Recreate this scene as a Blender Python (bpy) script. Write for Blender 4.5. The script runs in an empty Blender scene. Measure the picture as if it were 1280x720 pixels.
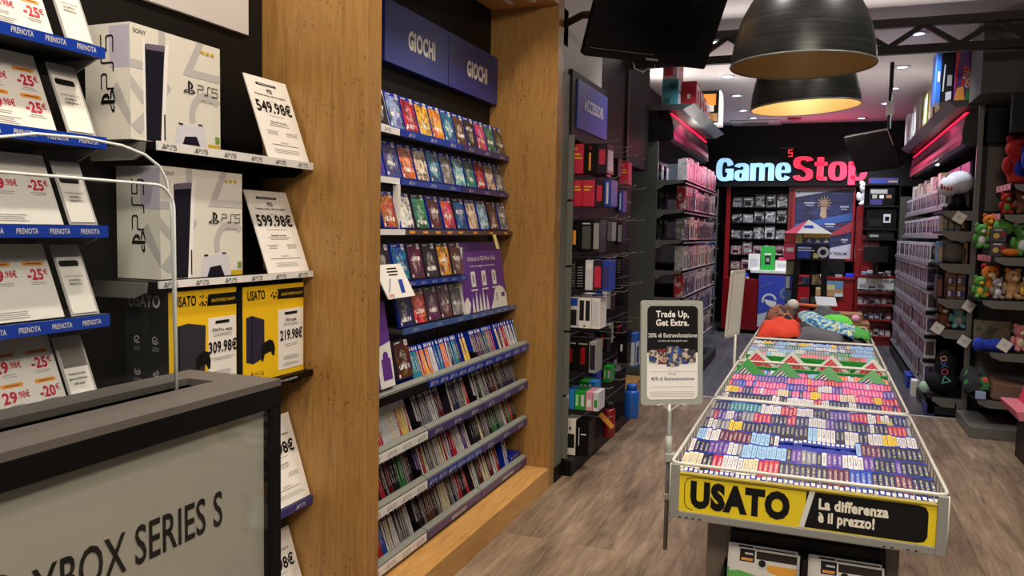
import bpy, math, random
from mathutils import Vector, Matrix
random.seed(11)
SC = bpy.context.scene
COL = SC.collection
PI = math.pi

# ------------------------------------------------------------------ camera
cam_d = bpy.data.cameras.new('camera')
cam_d.sensor_width = 36.0
cam_d.lens = 28.125
cam_d.clip_start = 0.02
cam = bpy.data.objects.new('camera', cam_d)
COL.objects.link(cam)
R = ((0.93325840, 0.04366101, -0.35654238), (0.35870558, -0.06091754, 0.93146087), (0.01894884, -0.99718743, -0.07251326))
cam.matrix_world = Matrix(((R[0][0], -R[0][1], -R[0][2], 0.0), (R[1][0], -R[1][1], -R[1][2], 0.0),
                           (R[2][0], -R[2][1], -R[2][2], 1.6), (0, 0, 0, 1)))
SC.camera = cam
SC.view_settings.view_transform = 'Standard'
SC.view_settings.look = 'None'
SC.view_settings.gamma = 1.0
SC.view_settings.use_curve_mapping = False
SC.view_settings.exposure = 0.66

# ------------------------------------------------------------------ world, lamps of the shop and added fill lights
def lin(c):
    return tuple((x / 255 / 12.92) if x / 255 <= 0.04045 else ((x / 255 + 0.055) / 1.055) ** 2.4 for x in c)

wd = bpy.data.worlds.new('world'); SC.world = wd; wd.use_nodes = True
wd.node_tree.nodes['Background'].inputs[0].default_value = (0.86, 0.84, 0.9, 1)
wd.node_tree.nodes['Background'].inputs[1].default_value = 0.22

WARM = (1.0, 0.87, 0.71); NEUT = (1.0, 0.93, 0.86); COOL = (0.86, 0.92, 1.0)
def spot(name, loc, to, power, color, angle=80, blend=0.6, size=0.05):
    d = bpy.data.lights.new(name, 'SPOT'); d.energy = power; d.color = color
    d.spot_size = math.radians(angle); d.spot_blend = blend; d.shadow_soft_size = size
    o = bpy.data.objects.new(name, d); COL.objects.link(o); o.location = loc
    o.rotation_euler = (Vector(to) - Vector(loc)).to_track_quat('-Z', 'Y').to_euler()
    return o
def area(name, loc, to, power, color, sx, sy):
    d = bpy.data.lights.new(name, 'AREA'); d.energy = power; d.color = color; d.shape = 'RECTANGLE'; d.size = sx; d.size_y = sy
    o = bpy.data.objects.new(name, d); COL.objects.link(o); o.location = loc
    o.rotation_euler = (Vector(to) - Vector(loc)).to_track_quat('-Z', 'Y').to_euler()
    return o
# track spots on the front ceiling that light the left shelves
for i, y in enumerate((0.9, 2.1, 3.1, 3.95)):
    spot('track_spot', (-1.22, y, 3.33), (-1.72, y + 0.18, 1.2), 46, WARM, 95, 0.8, 0.05)
# added fill lights without fixtures, to brighten the ceiling and the back counter
area('ceiling_fill_light', (-1.72, 9.2, 2.95), (-1.3, 9.2, 3.4), 26, NEUT, 0.15, 2.6)
area('ceiling_fill_light', (1.6, 10.0, 2.95), (1.0, 10.0, 3.4), 22, NEUT, 0.15, 3.4)
area('ceiling_fill_light', (-1.75, 5.3, 3.0), (-0.8, 5.6, 3.4), 1, NEUT, 0.1, 0.8)
area('truss_fill_light', (0.0, 6.85, 3.1), (0.0, 6.6, 3.4), 5, NEUT, 3.0, 0.05)  # added fill under the ceiling, not a fixture of the truss
for x in (-0.95, 0.1, 0.75): spot('counter_fill_spot', (x, 12.2, 3.37), (x, 13.7, 1.1), 70, COOL, 85, 0.8, 0.06)  # added spots that lift the counter and back wall
# soft ceiling panel over the shop front, behind the viewer
area('front_ceiling_panel', (0.5, -0.7, 3.3), (-1.0, 2.6, 1.0), 62, WARM, 1.6, 0.5)
spot('case_fill_spot', (0.95, 0.7, 3.33), (-0.95, 0.75, 0.9), 60, WARM, 70, 0.8, 0.06)  # added fill for the front of the display case, no known lamp
# ceiling spots above the bins and the front floor
for (x, y, p) in ((0.1, 1.3, 55), (-0.55, 2.7, 45), (0.55, 2.9, 62), (0.5, 4.4, 66), (0.0, 5.6, 62), (1.1, 1.6, 45), (-0.9, 5.9, 40), (0.8, 6.3, 30)):
    spot('ceiling_spot', (x, y, 3.36), (x, y + 0.15, 0.5), p, NEUT, 110, 0.9, 0.08)
# ------------------------------------------------------------------ materials
MATS = {}
def mat(name, rgb=(128, 128, 128), rough=0.5, metal=0.0, emit=0.0, spec=0.5, coat=0.0, ergb=None):
    if name in MATS: return MATS[name]
    m = bpy.data.materials.new(name); m.use_nodes = True
    b = m.node_tree.nodes['Principled BSDF']
    b.inputs['Base Color'].default_value = (*lin(rgb), 1)
    b.inputs['Roughness'].default_value = rough
    b.inputs['Metallic'].default_value = metal
    b.inputs['Specular IOR Level'].default_value = spec if max(rgb) > 48 or rough < 0.25 else 0.2
    b.inputs['Coat Weight'].default_value = coat
    if emit:
        b.inputs['Emission Color'].default_value = (*lin(ergb or rgb), 1)
        b.inputs['Emission Strength'].default_value = emit
    MATS[name] = m
    return m

class NT:
    def __init__(s, name):
        s.m = bpy.data.materials.new(name); s.m.use_nodes = True; MATS[name] = s.m
        s.t = s.m.node_tree; s.b = s.t.nodes['Principled BSDF']
    def n(s, typ, **kw):
        x = s.t.nodes.new('ShaderNode' + typ)
        for k, v in kw.items(): setattr(x, k, v)
        return x
    def put(s, sock, v):
        if isinstance(v, bpy.types.NodeSocket): s.t.links.new(v, sock)
        elif isinstance(v, (tuple, list)) and sock.type == 'RGBA' and len(v) == 3: sock.default_value = (*v, 1)
        else: sock.default_value = v
    def coord(s, which='Object'): return s.n('TexCoord').outputs[which]
    def mapping(s, vec, scale=(1, 1, 1), loc=(0, 0, 0), rot=(0, 0, 0)):
        x = s.n('Mapping'); s.put(x.inputs['Vector'], vec); x.inputs['Scale'].default_value = scale
        s.put(x.inputs['Location'], loc); x.inputs['Rotation'].default_value = rot
        return x.outputs[0]
    def noise(s, vec, scale, detail=4, rough=0.55, w=None, dist=0.0):
        x = s.n('TexNoise'); x.noise_dimensions = '4D' if w is not None else '3D'
        s.put(x.inputs['Vector'], vec); x.inputs['Scale'].default_value = scale; x.inputs['Detail'].default_value = detail
        x.inputs['Roughness'].default_value = rough; x.inputs['Distortion'].default_value = dist
        if w is not None: s.put(x.inputs['W'], w)
        return x.outputs['Fac']
    def ramp(s, fac, stops, interp='LINEAR'):
        x = s.n('ValToRGB'); s.put(x.inputs[0], fac); r = x.color_ramp; r.interpolation = interp
        while len(r.elements) < len(stops): r.elements.new(0.5)
        for e, (p, c) in zip(r.elements, stops): e.position = p; e.color = (*c, 1) if len(c) == 3 else c
        return x.outputs[0]
    def mix(s, fac, a, b, mode='MIX'):
        x = s.n('Mix'); x.data_type = 'RGBA'; x.blend_type = mode
        s.put(x.inputs[0], fac); s.put(x.inputs[6], a); s.put(x.inputs[7], b)
        return x.outputs[2]
    def math(s, op, a, b=0.0, c=0.0):
        x = s.n('Math'); x.operation = op; s.put(x.inputs[0], a); s.put(x.inputs[1], b); s.put(x.inputs[2], c)
        return x.outputs[0]
    def sep(s, vec):
        x = s.n('SeparateXYZ'); s.put(x.inputs[0], vec); return x.outputs
    def bump(s, h, strength=0.2, dist=0.01):
        x = s.n('Bump'); x.inputs['Strength'].default_value = strength; x.inputs['Distance'].default_value = dist
        s.put(x.inputs['Height'], h); s.put(s.b.inputs['Normal'], x.outputs[0])

def make_wood(name, axis, dark, mid, light):
    w = NT(name); c = w.coord()
    st = [7.0, 7.0, 7.0]; st[axis] = 0.7
    g = w.noise(w.mapping(c, tuple(st)), 4.0, 6, 0.6, dist=0.6)
    fine_s = [60.0, 60.0, 60.0]; fine_s[axis] = 2.5
    f = w.noise(w.mapping(c, tuple(fine_s)), 3.0, 3, 0.6)
    col = w.ramp(g, [(0.3, lin(mid)), (0.5, lin(light)), (0.7, lin(mid))])
    col = w.mix(w.math('MULTIPLY', w.ramp(f, [(0.4, (0, 0, 0)), (0.7, (1, 1, 1))]), 0.25), col, lin(dark))
    # burl knots in clusters
    k = w.n('TexVoronoi'); w.put(k.inputs['Vector'], w.mapping(c, (1, 1, 1))); k.inputs['Scale'].default_value = 42
    kd = w.ramp(k.outputs['Distance'], [(0.16, (1, 1, 1)), (0.34, (0, 0, 0))])
    cl = w.ramp(w.noise(c, 3.4, 3, 0.55), [(0.53, (0, 0, 0)), (0.61, (1, 1, 1))])
    col = w.mix(w.math('MULTIPLY', w.math('MULTIPLY', kd, cl), 0.5), col, lin(dark))
    w.put(w.b.inputs['Base Color'], col); w.b.inputs['Roughness'].default_value = 0.42
    w.bump(f, 0.08, 0.004)
    return w.m
WOOD_V = make_wood('oak_veneer_upright', 2, (80, 50, 22), (146, 104, 50), (168, 125, 66))
WOOD_Y = make_wood('oak_veneer_lengthwise', 1, (118, 74, 30), (182, 132, 70), (202, 154, 88))

def make_floor(name, cols, rough, pl, pw, seamcol, streak):
    w = NT(name); c = w.coord()
    sw = w.mapping(c, (1, 1, 1), rot=(0, 0, PI / 2))
    br = w.n('TexBrick'); w.put(br.inputs['Vector'], sw)
    br.inputs['Scale'].default_value = 1.0; br.inputs['Brick Width'].default_value = pl; br.inputs['Row Height'].default_value = pw
    br.inputs['Mortar Size'].default_value = 0.0015; br.inputs['Mortar Smooth'].default_value = 0.3; br.offset = 0.37
    br.inputs['Color1'].default_value = (0.0, 0, 0, 1); br.inputs['Color2'].default_value = (1, 1, 1, 1); br.inputs['Bias'].default_value = 0
    br.inputs['Mortar'].default_value = (0.5, 0.5, 0.5, 1)
    g1 = w.noise(w.mapping(c, (9, 1.1, 1)), 1.7, 7, 0.62, dist=0.5)
    g2 = w.noise(w.mapping(c, (70, 5, 1)), 1.0, 5, 0.65)
    g3 = w.noise(c, 1.6, 2, 0.5)
    v = w.math('ADD', w.math('MULTIPLY', g1, streak), w.math('MULTIPLY', g2, 0.35))
    v = w.math('ADD', v, w.math('MULTIPLY', br.outputs['Color'], 0.13))
    v = w.math('ADD', v, w.math('MULTIPLY', g3, 0.2))
    col = w.ramp(v, [(0.42, lin(cols[0])), (0.58, lin(cols[1])), (0.72, lin(cols[2])), (0.86, lin(cols[3]))])
    col = w.mix(w.math('MULTIPLY', br.outputs['Fac'], 0.45), col, lin(seamcol))
    w.put(w.b.inputs['Base Color'], col); w.b.inputs['Roughness'].default_value = rough
    w.bump(g2, 0.12, 0.004)
    return w.m
FLOOR_W = make_floor('grey_brown_planks', [(64, 50, 38), (110, 92, 73), (140, 119, 96), (168, 147, 121)], 0.5, 1.3, 0.19, (60, 46, 38), 0.62)
FLOOR_S = make_floor('dark_slate_planks', [(40, 40, 43), (60, 60, 64), (78, 78, 82), (100, 100, 105)], 0.36, 0.9, 0.22, (26, 26, 28), 0.62)

# cover art: the object's own colour with light and dark blobs, different on every copy
def make_cover(name):
    w = NT(name); oi = w.n('ObjectInfo'); c = w.coord()
    rnd = w.math('MULTIPLY', oi.outputs['Random'], 37.0)
    n1 = w.noise(c, 16, 3, 0.6, w=rnd, dist=0.8)
    n2 = w.noise(w.mapping(c, (1, 1, 0.5)), 34, 4, 0.65, w=w.math('ADD', rnd, 5.0))
    hs = w.n('HueSaturation'); w.put(hs.inputs['Color'], oi.outputs['Color']); w.put(hs.inputs['Hue'], w.math('ADD', 0.38, w.math('MULTIPLY', oi.outputs['Random'], 0.25)))
    hs.inputs['Saturation'].default_value = 1.15; hs.inputs['Value'].default_value = 1.2
    col = w.mix(w.ramp(n1, [(0.40, (0, 0, 0)), (0.60, (1, 1, 1))]), oi.outputs['Color'], hs.outputs[0])
    n3 = w.noise(c, 22, 5, 0.7, w=w.math('ADD', rnd, 21.0), dist=1.2)
    col = w.mix(w.ramp(n3, [(0.42, (0, 0, 0)), (0.60, (0.95, 0.95, 0.95))]), col, (0.015, 0.013, 0.02))
    col = w.mix(w.ramp(n2, [(0.55, (0, 0, 0)), (0.66, (1, 1, 1))]), col, (0.02, 0.018, 0.022))
    # a paler figure in the middle of the picture and a block of title lettering
    ox, oy, oz = w.sep(c)
    d2 = w.math('ADD', w.math('MULTIPLY', w.math('MULTIPLY', ox, ox), 500.0), w.math('MULTIPLY', w.math('POWER', w.math('SUBTRACT', oz, 0.075), 2.0), 230.0))
    fig = w.math('MULTIPLY', w.ramp(d2, [(0.35, (1, 1, 1)), (0.75, (0, 0, 0))]), w.ramp(w.noise(c, 42, 4, 0.7, w=w.math('ADD', rnd, 11.0), dist=0.6), [(0.46, (0, 0, 0)), (0.56, (1, 1, 1))]))
    col = w.mix(w.math('MULTIPLY', fig, 0.9), col, w.mix(0.5, hs.outputs[0], (0.72, 0.66, 0.58)))
    tz = w.math('ADD', 0.022, w.math('MULTIPLY', w.math('FRACT', w.math('MULTIPLY', rnd, 3.7)), 0.09))
    band = w.math('MULTIPLY', w.math('LESS_THAN', w.math('ABSOLUTE', w.math('SUBTRACT', oz, tz)), 0.010), w.math('LESS_THAN', w.math('ABSOLUTE', ox), 0.045))
    lt = w.ramp(w.noise(w.mapping(c, (1, 0.1, 0.35)), 95, 2, 0.5, w=rnd), [(0.47, (0, 0, 0)), (0.52, (1, 1, 1))])
    col = w.mix(w.math('MULTIPLY', band, lt), col, (0.78, 0.75, 0.7))
    w.put(w.b.inputs['Base Color'], col); w.b.inputs['Roughness'].default_value = 0.3; w.b.inputs['Specular IOR Level'].default_value = 0.3
    return w.m
COVER = make_cover('cover_art')

def make_spine(name, obj):
    w = NT(name)
    if obj:
        oi = w.n('ObjectInfo'); base = oi.outputs['Color']; rnd = oi.outputs['Random']
    else:
        a = w.n('VertexColor'); a.layer_name = 'Col'; base = a.outputs['Color']; rnd = a.outputs['Alpha']
    uv = w.n('UVMap').outputs[0]
    u, v, _ = w.sep(uv)
    ww = w.math('MULTIPLY', rnd, 61.0)
    letters = w.noise(w.mapping(uv, (1.6, 16, 1)), 2.2, 2, 0.5, w=ww)
    inside = w.math('MULTIPLY', w.math('GREATER_THAN', u, 0.28), w.math('LESS_THAN', u, 0.74))
    span = w.math('MULTIPLY', w.math('GREATER_THAN', v, 0.3), w.math('LESS_THAN', v, 0.86))
    txt = w.math('MULTIPLY', w.math('MULTIPLY', inside, span), w.ramp(letters, [(0.49, (0, 0, 0)), (0.54, (1, 1, 1))]))
    lum = w.n('RGBToBW'); w.put(lum.inputs[0], base)
    ink = w.ramp(lum.outputs[0], [(0.3, (0.75, 0.72, 0.66)), (0.36, (0.03, 0.03, 0.05))])
    col = w.mix(w.math('MULTIPLY', txt, 0.8), base, ink)
    w.put(w.b.inputs['Base Color'], col); w.b.inputs['Roughness'].default_value = 0.28
    return w.m
SPINE = make_spine('printed_spine', True)
SPINE_S = make_spine('printed_spine_many', False)

def make_objcol(name, rough=0.5, noise=0.0, scale=30):
    w = NT(name); oi = w.n('ObjectInfo'); col = oi.outputs['Color']
    if noise:
        n = w.noise(w.coord(), scale, 3, 0.6, w=w.math('MULTIPLY', oi.outputs['Random'], 31.0))
        col = w.mix(w.ramp(n, [(0.5, (0, 0, 0)), (0.62, (1, 1, 1))]), col, w.mix(noise, col, (0.9, 0.88, 0.85)))
        n2 = w.noise(w.coord(), scale * 0.8, 3, 0.6, w=w.math('MULTIPLY', oi.outputs['Random'], 77.0))
        col = w.mix(w.ramp(n2, [(0.56, (0, 0, 0)), (0.64, (1, 1, 1))]), col, w.mix(noise, col, (0.02, 0.02, 0.03)))
    w.put(w.b.inputs['Base Color'], col); w.b.inputs['Roughness'].default_value = rough
    return w.m
CARTON = make_objcol('printed_carton', 0.4, 0.75, 22)
FUR = make_objcol('plush_fabric', 0.95)
def make_fabric(name, stops, scale, interp='CONSTANT', rough=0.9):
    w = NT(name); n = w.noise(w.coord(), scale, 1, 0.4)
    w.put(w.b.inputs['Base Color'], w.ramp(n, [(p, lin(c)) for p, c in stops], interp)); w.b.inputs['Roughness'].default_value = rough
    return w.m
def make_poster(name, stops, scale, mp=(1, 1, 1), rot=(0, 0, 0), det=4):
    w = NT(name); n = w.noise(w.mapping(w.coord(), mp, rot=rot), scale, det, 0.55, dist=0.4)
    w.put(w.b.inputs['Base Color'], w.ramp(n, [(p, lin(c)) for p, c in stops])); w.b.inputs['Roughness'].default_value = 0.35
    return w.m
def make_glass(name, tint=(1, 1, 1), refl=0.09):
    m = bpy.data.materials.new(name); m.use_nodes = True; MATS[name] = m
    t = m.node_tree; t.nodes.clear()
    o = t.nodes.new('ShaderNodeOutputMaterial'); tr = t.nodes.new('ShaderNodeBsdfTransparent'); gl = t.nodes.new('ShaderNodeBsdfGlossy')
    fr = t.nodes.new('ShaderNodeMapRange'); lw = t.nodes.new('ShaderNodeLayerWeight'); lw.inputs[0].default_value = 0.5; pw = t.nodes.new('ShaderNodeMath'); pw.operation = 'POWER'; pw.inputs[1].default_value = 4.0; t.links.new(lw.outputs['Facing'], pw.inputs[0]); t.links.new(pw.outputs[0], fr.inputs[0]); fr.inputs[3].default_value = 0.03; fr.inputs[4].default_value = 0.6; mx = t.nodes.new('ShaderNodeMixShader')
    tr.inputs[0].default_value = (*tint, 1); gl.inputs['Roughness'].default_value = 0.03
    t.links.new(fr.outputs[0], mx.inputs[0]); t.links.new(tr.outputs[0], mx.inputs[1]); t.links.new(gl.outputs[0], mx.inputs[2]); t.links.new(mx.outputs[0], o.inputs[0])
    return m
GLASS = make_glass('clear_acrylic', (0.95, 0.96, 0.96))

WHITE = mat('white_paper', (232, 228, 220), 0.5); BLACK = mat('black_paint', (9, 8, 8), 0.45); INK = mat('black_ink', (18, 17, 18), 0.5)
CHAR = mat('charcoal_panel', (30, 29, 29), 0.5); GREY = mat('grey_metal', (112, 110, 104), 0.4); GREYD = mat('dark_grey_metal', (74, 73, 70), 0.45)
PLAST = mat('white_plastic', (214, 212, 206), 0.35); WIRE = mat('white_wire', (205, 203, 190), 0.35); BLUEP = mat('blue_case_plastic', (18, 44, 150), 0.25)
BLUE = mat('blue_print', (22, 62, 160), 0.4); PURP = mat('purple_print', (88, 44, 128), 0.4); NAVY = mat('navy_print', (54, 50, 110), 0.4)
RED = mat('red_lacquer', (140, 6, 18), 0.3); REDP = mat('red_print', (196, 30, 62), 0.5); YEL = mat('yellow_print', (232, 190, 22), 0.42)
ORAN = mat('orange_print', (240, 158, 60), 0.5); LGREY = mat('light_grey_print', (206, 204, 208), 0.45); MGREY = mat('grey_print', (150, 148, 146), 0.5)
GREENP = mat('green_case_plastic', (34, 150, 50), 0.3); DARKP = mat('dark_case_plastic', (46, 38, 48), 0.3); KRAFT = mat('brown_cardboard', (168, 128, 84), 0.8)
TEXTG = mat('fine_print', (120, 116, 112), 0.6); BLKGL = mat('black_screen', (9, 9, 11), 0.16); BROWN = mat('dark_brown_paint', (40, 29, 23), 0.5)
# ------------------------------------------------------------------ mesh building
X, Y, Z = Vector((1, 0, 0)), Vector((0, 1, 0)), Vector((0, 0, 1))
TEXTS = {}
def text_geo(s, bold=0.0, shear=0.0):
    k = (s, bold, shear)
    if k not in TEXTS:
        c = bpy.data.curves.new('lettering', 'FONT'); c.body = s; c.size = 1.0; c.offset = bold; c.shear = shear; c.resolution_u = 3; c.space_character = 1.0 + max(0.0, bold) * 1.8
        o = bpy.data.objects.new('lettering', c); COL.objects.link(o)
        me = bpy.data.meshes.new_from_object(o.evaluated_get(bpy.context.evaluated_depsgraph_get()))
        vs = [(v.co.x, v.co.y) for v in me.vertices]; fs = [tuple(p.vertices) for p in me.polygons]
        bpy.data.objects.remove(o); bpy.data.curves.remove(c); bpy.data.meshes.remove(me)
        x0 = min(v[0] for v in vs); x1 = max(v[0] for v in vs)
        TEXTS[k] = (vs, fs, x0, x1)
    return TEXTS[k]

class MB:
    def __init__(s): s.v = []; s.f = []; s.m = []; s.mats = []; s.sm = []; s.uv = {}; s.col = {}
    def mi(s, m):
        if m not in s.mats: s.mats.append(m)
        return s.mats.index(m)
    def face(s, pts, m, smooth=False):
        i = len(s.v); s.v += [tuple(p) for p in pts]; s.f.append(tuple(range(i, i + len(pts)))); s.m.append(s.mi(m)); s.sm.append(smooth)
        return len(s.f) - 1
    def mesh(s, vs, fs, m, smooth=False):
        i = len(s.v); s.v += [tuple(v) for v in vs]; k = s.mi(m)
        for f in fs: s.f.append(tuple(j + i for j in f)); s.m.append(k); s.sm.append(smooth)
    def hexa(s, p, m, mf=None):
        # p: 8 points, bottom 0-3 ccw, top 4-7; m: one material or six (bottom, top, front, right, back, left)
        ms = m if isinstance(m, (list, tuple)) else [m] * 6
        i = len(s.v); s.v += [tuple(q) for q in p]
        for f, mm in zip(((3, 2, 1, 0), (4, 5, 6, 7), (0, 1, 5, 4), (1, 2, 6, 5), (2, 3, 7, 6), (3, 0, 4, 7)), ms):
            s.f.append(tuple(j + i for j in f)); s.m.append(s.mi(mm)); s.sm.append(False)
        return s
    def box(s, x0, x1, y0, y1, z0, z1, m):
        return s.hexa([(x0, y0, z0), (x1, y0, z0), (x1, y1, z0), (x0, y1, z0), (x0, y0, z1), (x1, y0, z1), (x1, y1, z1), (x0, y1, z1)], m)
    def obox(s, o, r, b, u, m):
        # box from corner o spanned by r (right), b (back), u (up)
        o, r, b, u = Vector(o), Vector(r), Vector(b), Vector(u)
        return s.hexa([o, o + r, o + r + b, o + b, o + u, o + r + u, o + r + b + u, o + b + u], m)
    def flat(s, F, pts, m, off=0.0006):
        o, r, u = F; n = r.cross(u).normalized()
        s.face([o + r * a + u * b + n * off for a, b in pts], m)
    def rect(s, F, x0, y0, x1, y1, m, off=0.0006): s.flat(F, [(x0, y0), (x1, y0), (x1, y1), (x0, y1)], m, off)
    def prism(s, F, pts, depth, m, side=None):
        o, r, u = F; n = r.cross(u).normalized(); k = len(pts)
        fr = [o + r * a + u * b for a, b in pts]; bk = [p - n * depth for p in fr]
        s.face(fr, m); s.face(bk[::-1], m)
        for i in range(k):
            j = (i + 1) % k; s.face([fr[i], bk[i], bk[j], fr[j]], side or m)
    def text(s, F, t, x, y, h, m, w=None, align='c', bold=0.012, shear=0.0, off=0.0012, depth=0.0):
        o, r, u = F; n = r.cross(u).normalized()
        vs, fs, x0, x1 = text_geo(t, bold, shear)
        sy = h / 0.70; sx = (w / (x1 - x0)) if w else sy
        ax = {'l': x0, 'c': (x0 + x1) / 2, 'r': x1}[align]
        s.mesh([o + r * (x + (a - ax) * sx) + u * (y + b * sy) + n * off for a, b in vs], fs, m)
        if depth:
            s.mesh([o + r * (x + (a - ax) * sx) + u * (y + b * sy) + n * (off - depth) for a, b in vs], fs, m)
            cnt = {}
            for f in fs:
                for i in range(len(f)):
                    e = (f[i], f[(i + 1) % len(f)]); cnt[e] = 1
            P = lambda i, d: o + r * (x + (vs[i][0] - ax) * sx) + u * (y + vs[i][1] * sy) + n * d
            for (a, b) in cnt:
                if (b, a) not in cnt: s.face([P(a, off), P(a, off - depth), P(b, off - depth), P(b, off)], m)
    def stroke(s, F, pts, wd, m, off=0.001):
        o, r, u = F
        for (a, b) in zip(pts, pts[1:]):
            d = Vector((b[0] - a[0], b[1] - a[1])); L = d.length
            if L < 1e-9: continue
            d /= L; q = Vector((-d.y, d.x)) * wd / 2; e = d * wd * 0.45
            A = Vector(a) - e; B = Vector(b) + e
            s.flat(F, [A - q, B - q, B + q, A + q], m, off)
    def tube(s, path, r, m, n=8, closed=False):
        P = [Vector(p) for p in path]; k = len(P); rings = []
        for i, p in enumerate(P):
            if closed: t = (P[(i + 1) % k] - P[i - 1]).normalized()
            else: t = (P[min(i + 1, k - 1)] - P[max(i - 1, 0)]).normalized()
            a = t.cross(Z) if abs(t.z) < 0.95 else t.cross(X)
            a.normalize(); b = t.cross(a)
            rr = r[i] if isinstance(r, (list, tuple)) else r
            rings.append([p + (a * math.cos(2 * PI * j / n) + b * math.sin(2 * PI * j / n)) * rr for j in range(n)])
        i0 = len(s.v); vs = [v for ring in rings for v in ring]; fs = []
        for i in range(k if closed else k - 1):
            for j in range(n):
                fs.append((i * n + j, i * n + (j + 1) % n, ((i + 1) % k) * n + (j + 1) % n, ((i + 1) % k) * n + j))
        if not closed: fs.append(tuple(range(n - 1, -1, -1))); fs.append(tuple((k - 1) * n + j for j in range(n)))
        s.mesh(vs, fs, m, True)
    def lathe(s, prof, c, m, n=40, tilt=None):
        c = Vector(c); vs = []; fs = []; k = len(prof)
        for j in range(n):
            a = 2 * PI * j / n
            for (r, z) in prof:
                p = Vector((r * math.cos(a), r * math.sin(a), z))
                if tilt: p = tilt @ p
                vs.append(c + p)
        for j in range(n):
            for i in range(k - 1):
                fs.append((j * k + i, ((j + 1) % n) * k + i, ((j + 1) % n) * k + i + 1, j * k + i + 1))
        s.mesh(vs, fs, m, True)
    def ball(s, c, r, m, n=14, k=9):
        c = Vector(c); r = Vector(r) if isinstance(r, (tuple, list, Vector)) else Vector((r, r, r)); vs = []; fs = []
        for i in range(k + 1):
            t = PI * i / k
            for j in range(n):
                a = 2 * PI * j / n
                vs.append((c.x + r.x * math.sin(t) * math.cos(a), c.y + r.y * math.sin(t) * math.sin(a), c.z + r.z * math.cos(t)))
        for i in range(k):
            for j in range(n): fs.append((i * n + j, (i + 1) * n + j, (i + 1) * n + (j + 1) % n, i * n + (j + 1) % n))
        s.mesh(vs, fs, m, True)
    def data(s, name, org):
        me = bpy.data.meshes.new(name); o = Vector(org)
        me.from_pydata([tuple(Vector(v) - o) for v in s.v], [], s.f)
        for m in s.mats: me.materials.append(m)
        me.polygons.foreach_set('material_index', s.m); me.polygons.foreach_set('use_smooth', s.sm)
        if s.uv:
            ul = me.uv_layers.new(name='UVMap')
            for p in me.polygons:
                q = s.uv.get(p.index)
                if q:
                    for li, t in zip(p.loop_indices, q): ul.data[li].uv = t
        if s.col:
            cl = me.color_attributes.new('Col', 'FLOAT_COLOR', 'CORNER')
            for p in me.polygons:
                q = s.col.get(p.index, (0.5, 0.5, 0.5, 0.5))
                for li in p.loop_indices: cl.data[li].color = q
        me.update()
        return me
    def build(s, name, parent=None, bevel=0.0, label=None):
        if parent is not None: org = Vector(parent.get('org', (0, 0, 0)))
        else:
            xs = [v[0] for v in s.v]; ys = [v[1] for v in s.v]; zs = [v[2] for v in s.v]
            org = Vector(((min(xs) + max(xs)) / 2, (min(ys) + max(ys)) / 2, min(zs)))
        o = bpy.data.objects.new(name, s.data(name, org)); COL.objects.link(o)
        if parent is not None: o.parent = parent
        else: o.location = org
        o['org'] = tuple(org)
        if bevel:
            b = o.modifiers.new('bevel', 'BEVEL'); b.width = bevel; b.segments = 2; b.limit_method = 'ANGLE'; b.angle_limit = math.radians(40)
        if label: o['label'] = label
        return o
def tag(o, label=None, cat=None, group=None, kind=None):
    if label: o['label'] = label
    if cat: o['category'] = cat
    if group: o['group'] = group
    if kind: o['kind'] = kind
    return o
def thing(name, loc, label, cat, group=None):
    o = bpy.data.objects.new(name, None); COL.objects.link(o); o.location = loc; o.empty_display_size = 0.05
    o['org'] = tuple(loc)
    return tag(o, label, cat, group)
def struct(o): o['kind'] = 'structure'; return o
def dup(root, loc, label=None, group=None, rot=None, color=None):
    r = root.copy(); COL.objects.link(r); r.location = loc
    if rot is not None: r.rotation_euler = rot
    if label: r['label'] = label
    if group: r['group'] = group
    if color: r.color = color
    for ch in root.children:
        c = ch.copy(); COL.objects.link(c); c.parent = r
        if color: c.color = color
        for g in ch.children:
            d = g.copy(); COL.objects.link(d); d.parent = c
            if color: d.color = color
    return r
def rrect(x0, y0, x1, y1, r, n=5):
    pts = []
    for (cx, cy, a0) in ((x1 - r, y1 - r, 0), (x0 + r, y1 - r, 90), (x0 + r, y0 + r, 180), (x1 - r, y0 + r, 270)):
        for i in range(n + 1):
            a = math.radians(a0 + 90 * i / n); pts.append((cx + r * math.cos(a), cy + r * math.sin(a)))
    return pts
def ordn(n):
    w = ['zeroth', 'first', 'second', 'third', 'fourth', 'fifth', 'sixth', 'seventh', 'eighth', 'ninth', 'tenth', 'eleventh', 'twelfth']
    if n < len(w): return w[n]
    return '%d%s' % (n, 'th' if 10 < n % 100 < 14 else {1: 'st', 2: 'nd', 3: 'rd'}.get(n % 10, 'th'))
def FX(x, y, z): return (Vector((x, y, z)), Y.copy(), Z.copy())          # a face that looks towards +X
def FNX(x, y, z): return (Vector((x, y, z)), -Y, Z.copy())               # a face that looks towards -X
def FNY(x, y, z): return (Vector((x, y, z)), X.copy(), Z.copy())         # a face that looks towards -Y

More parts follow.
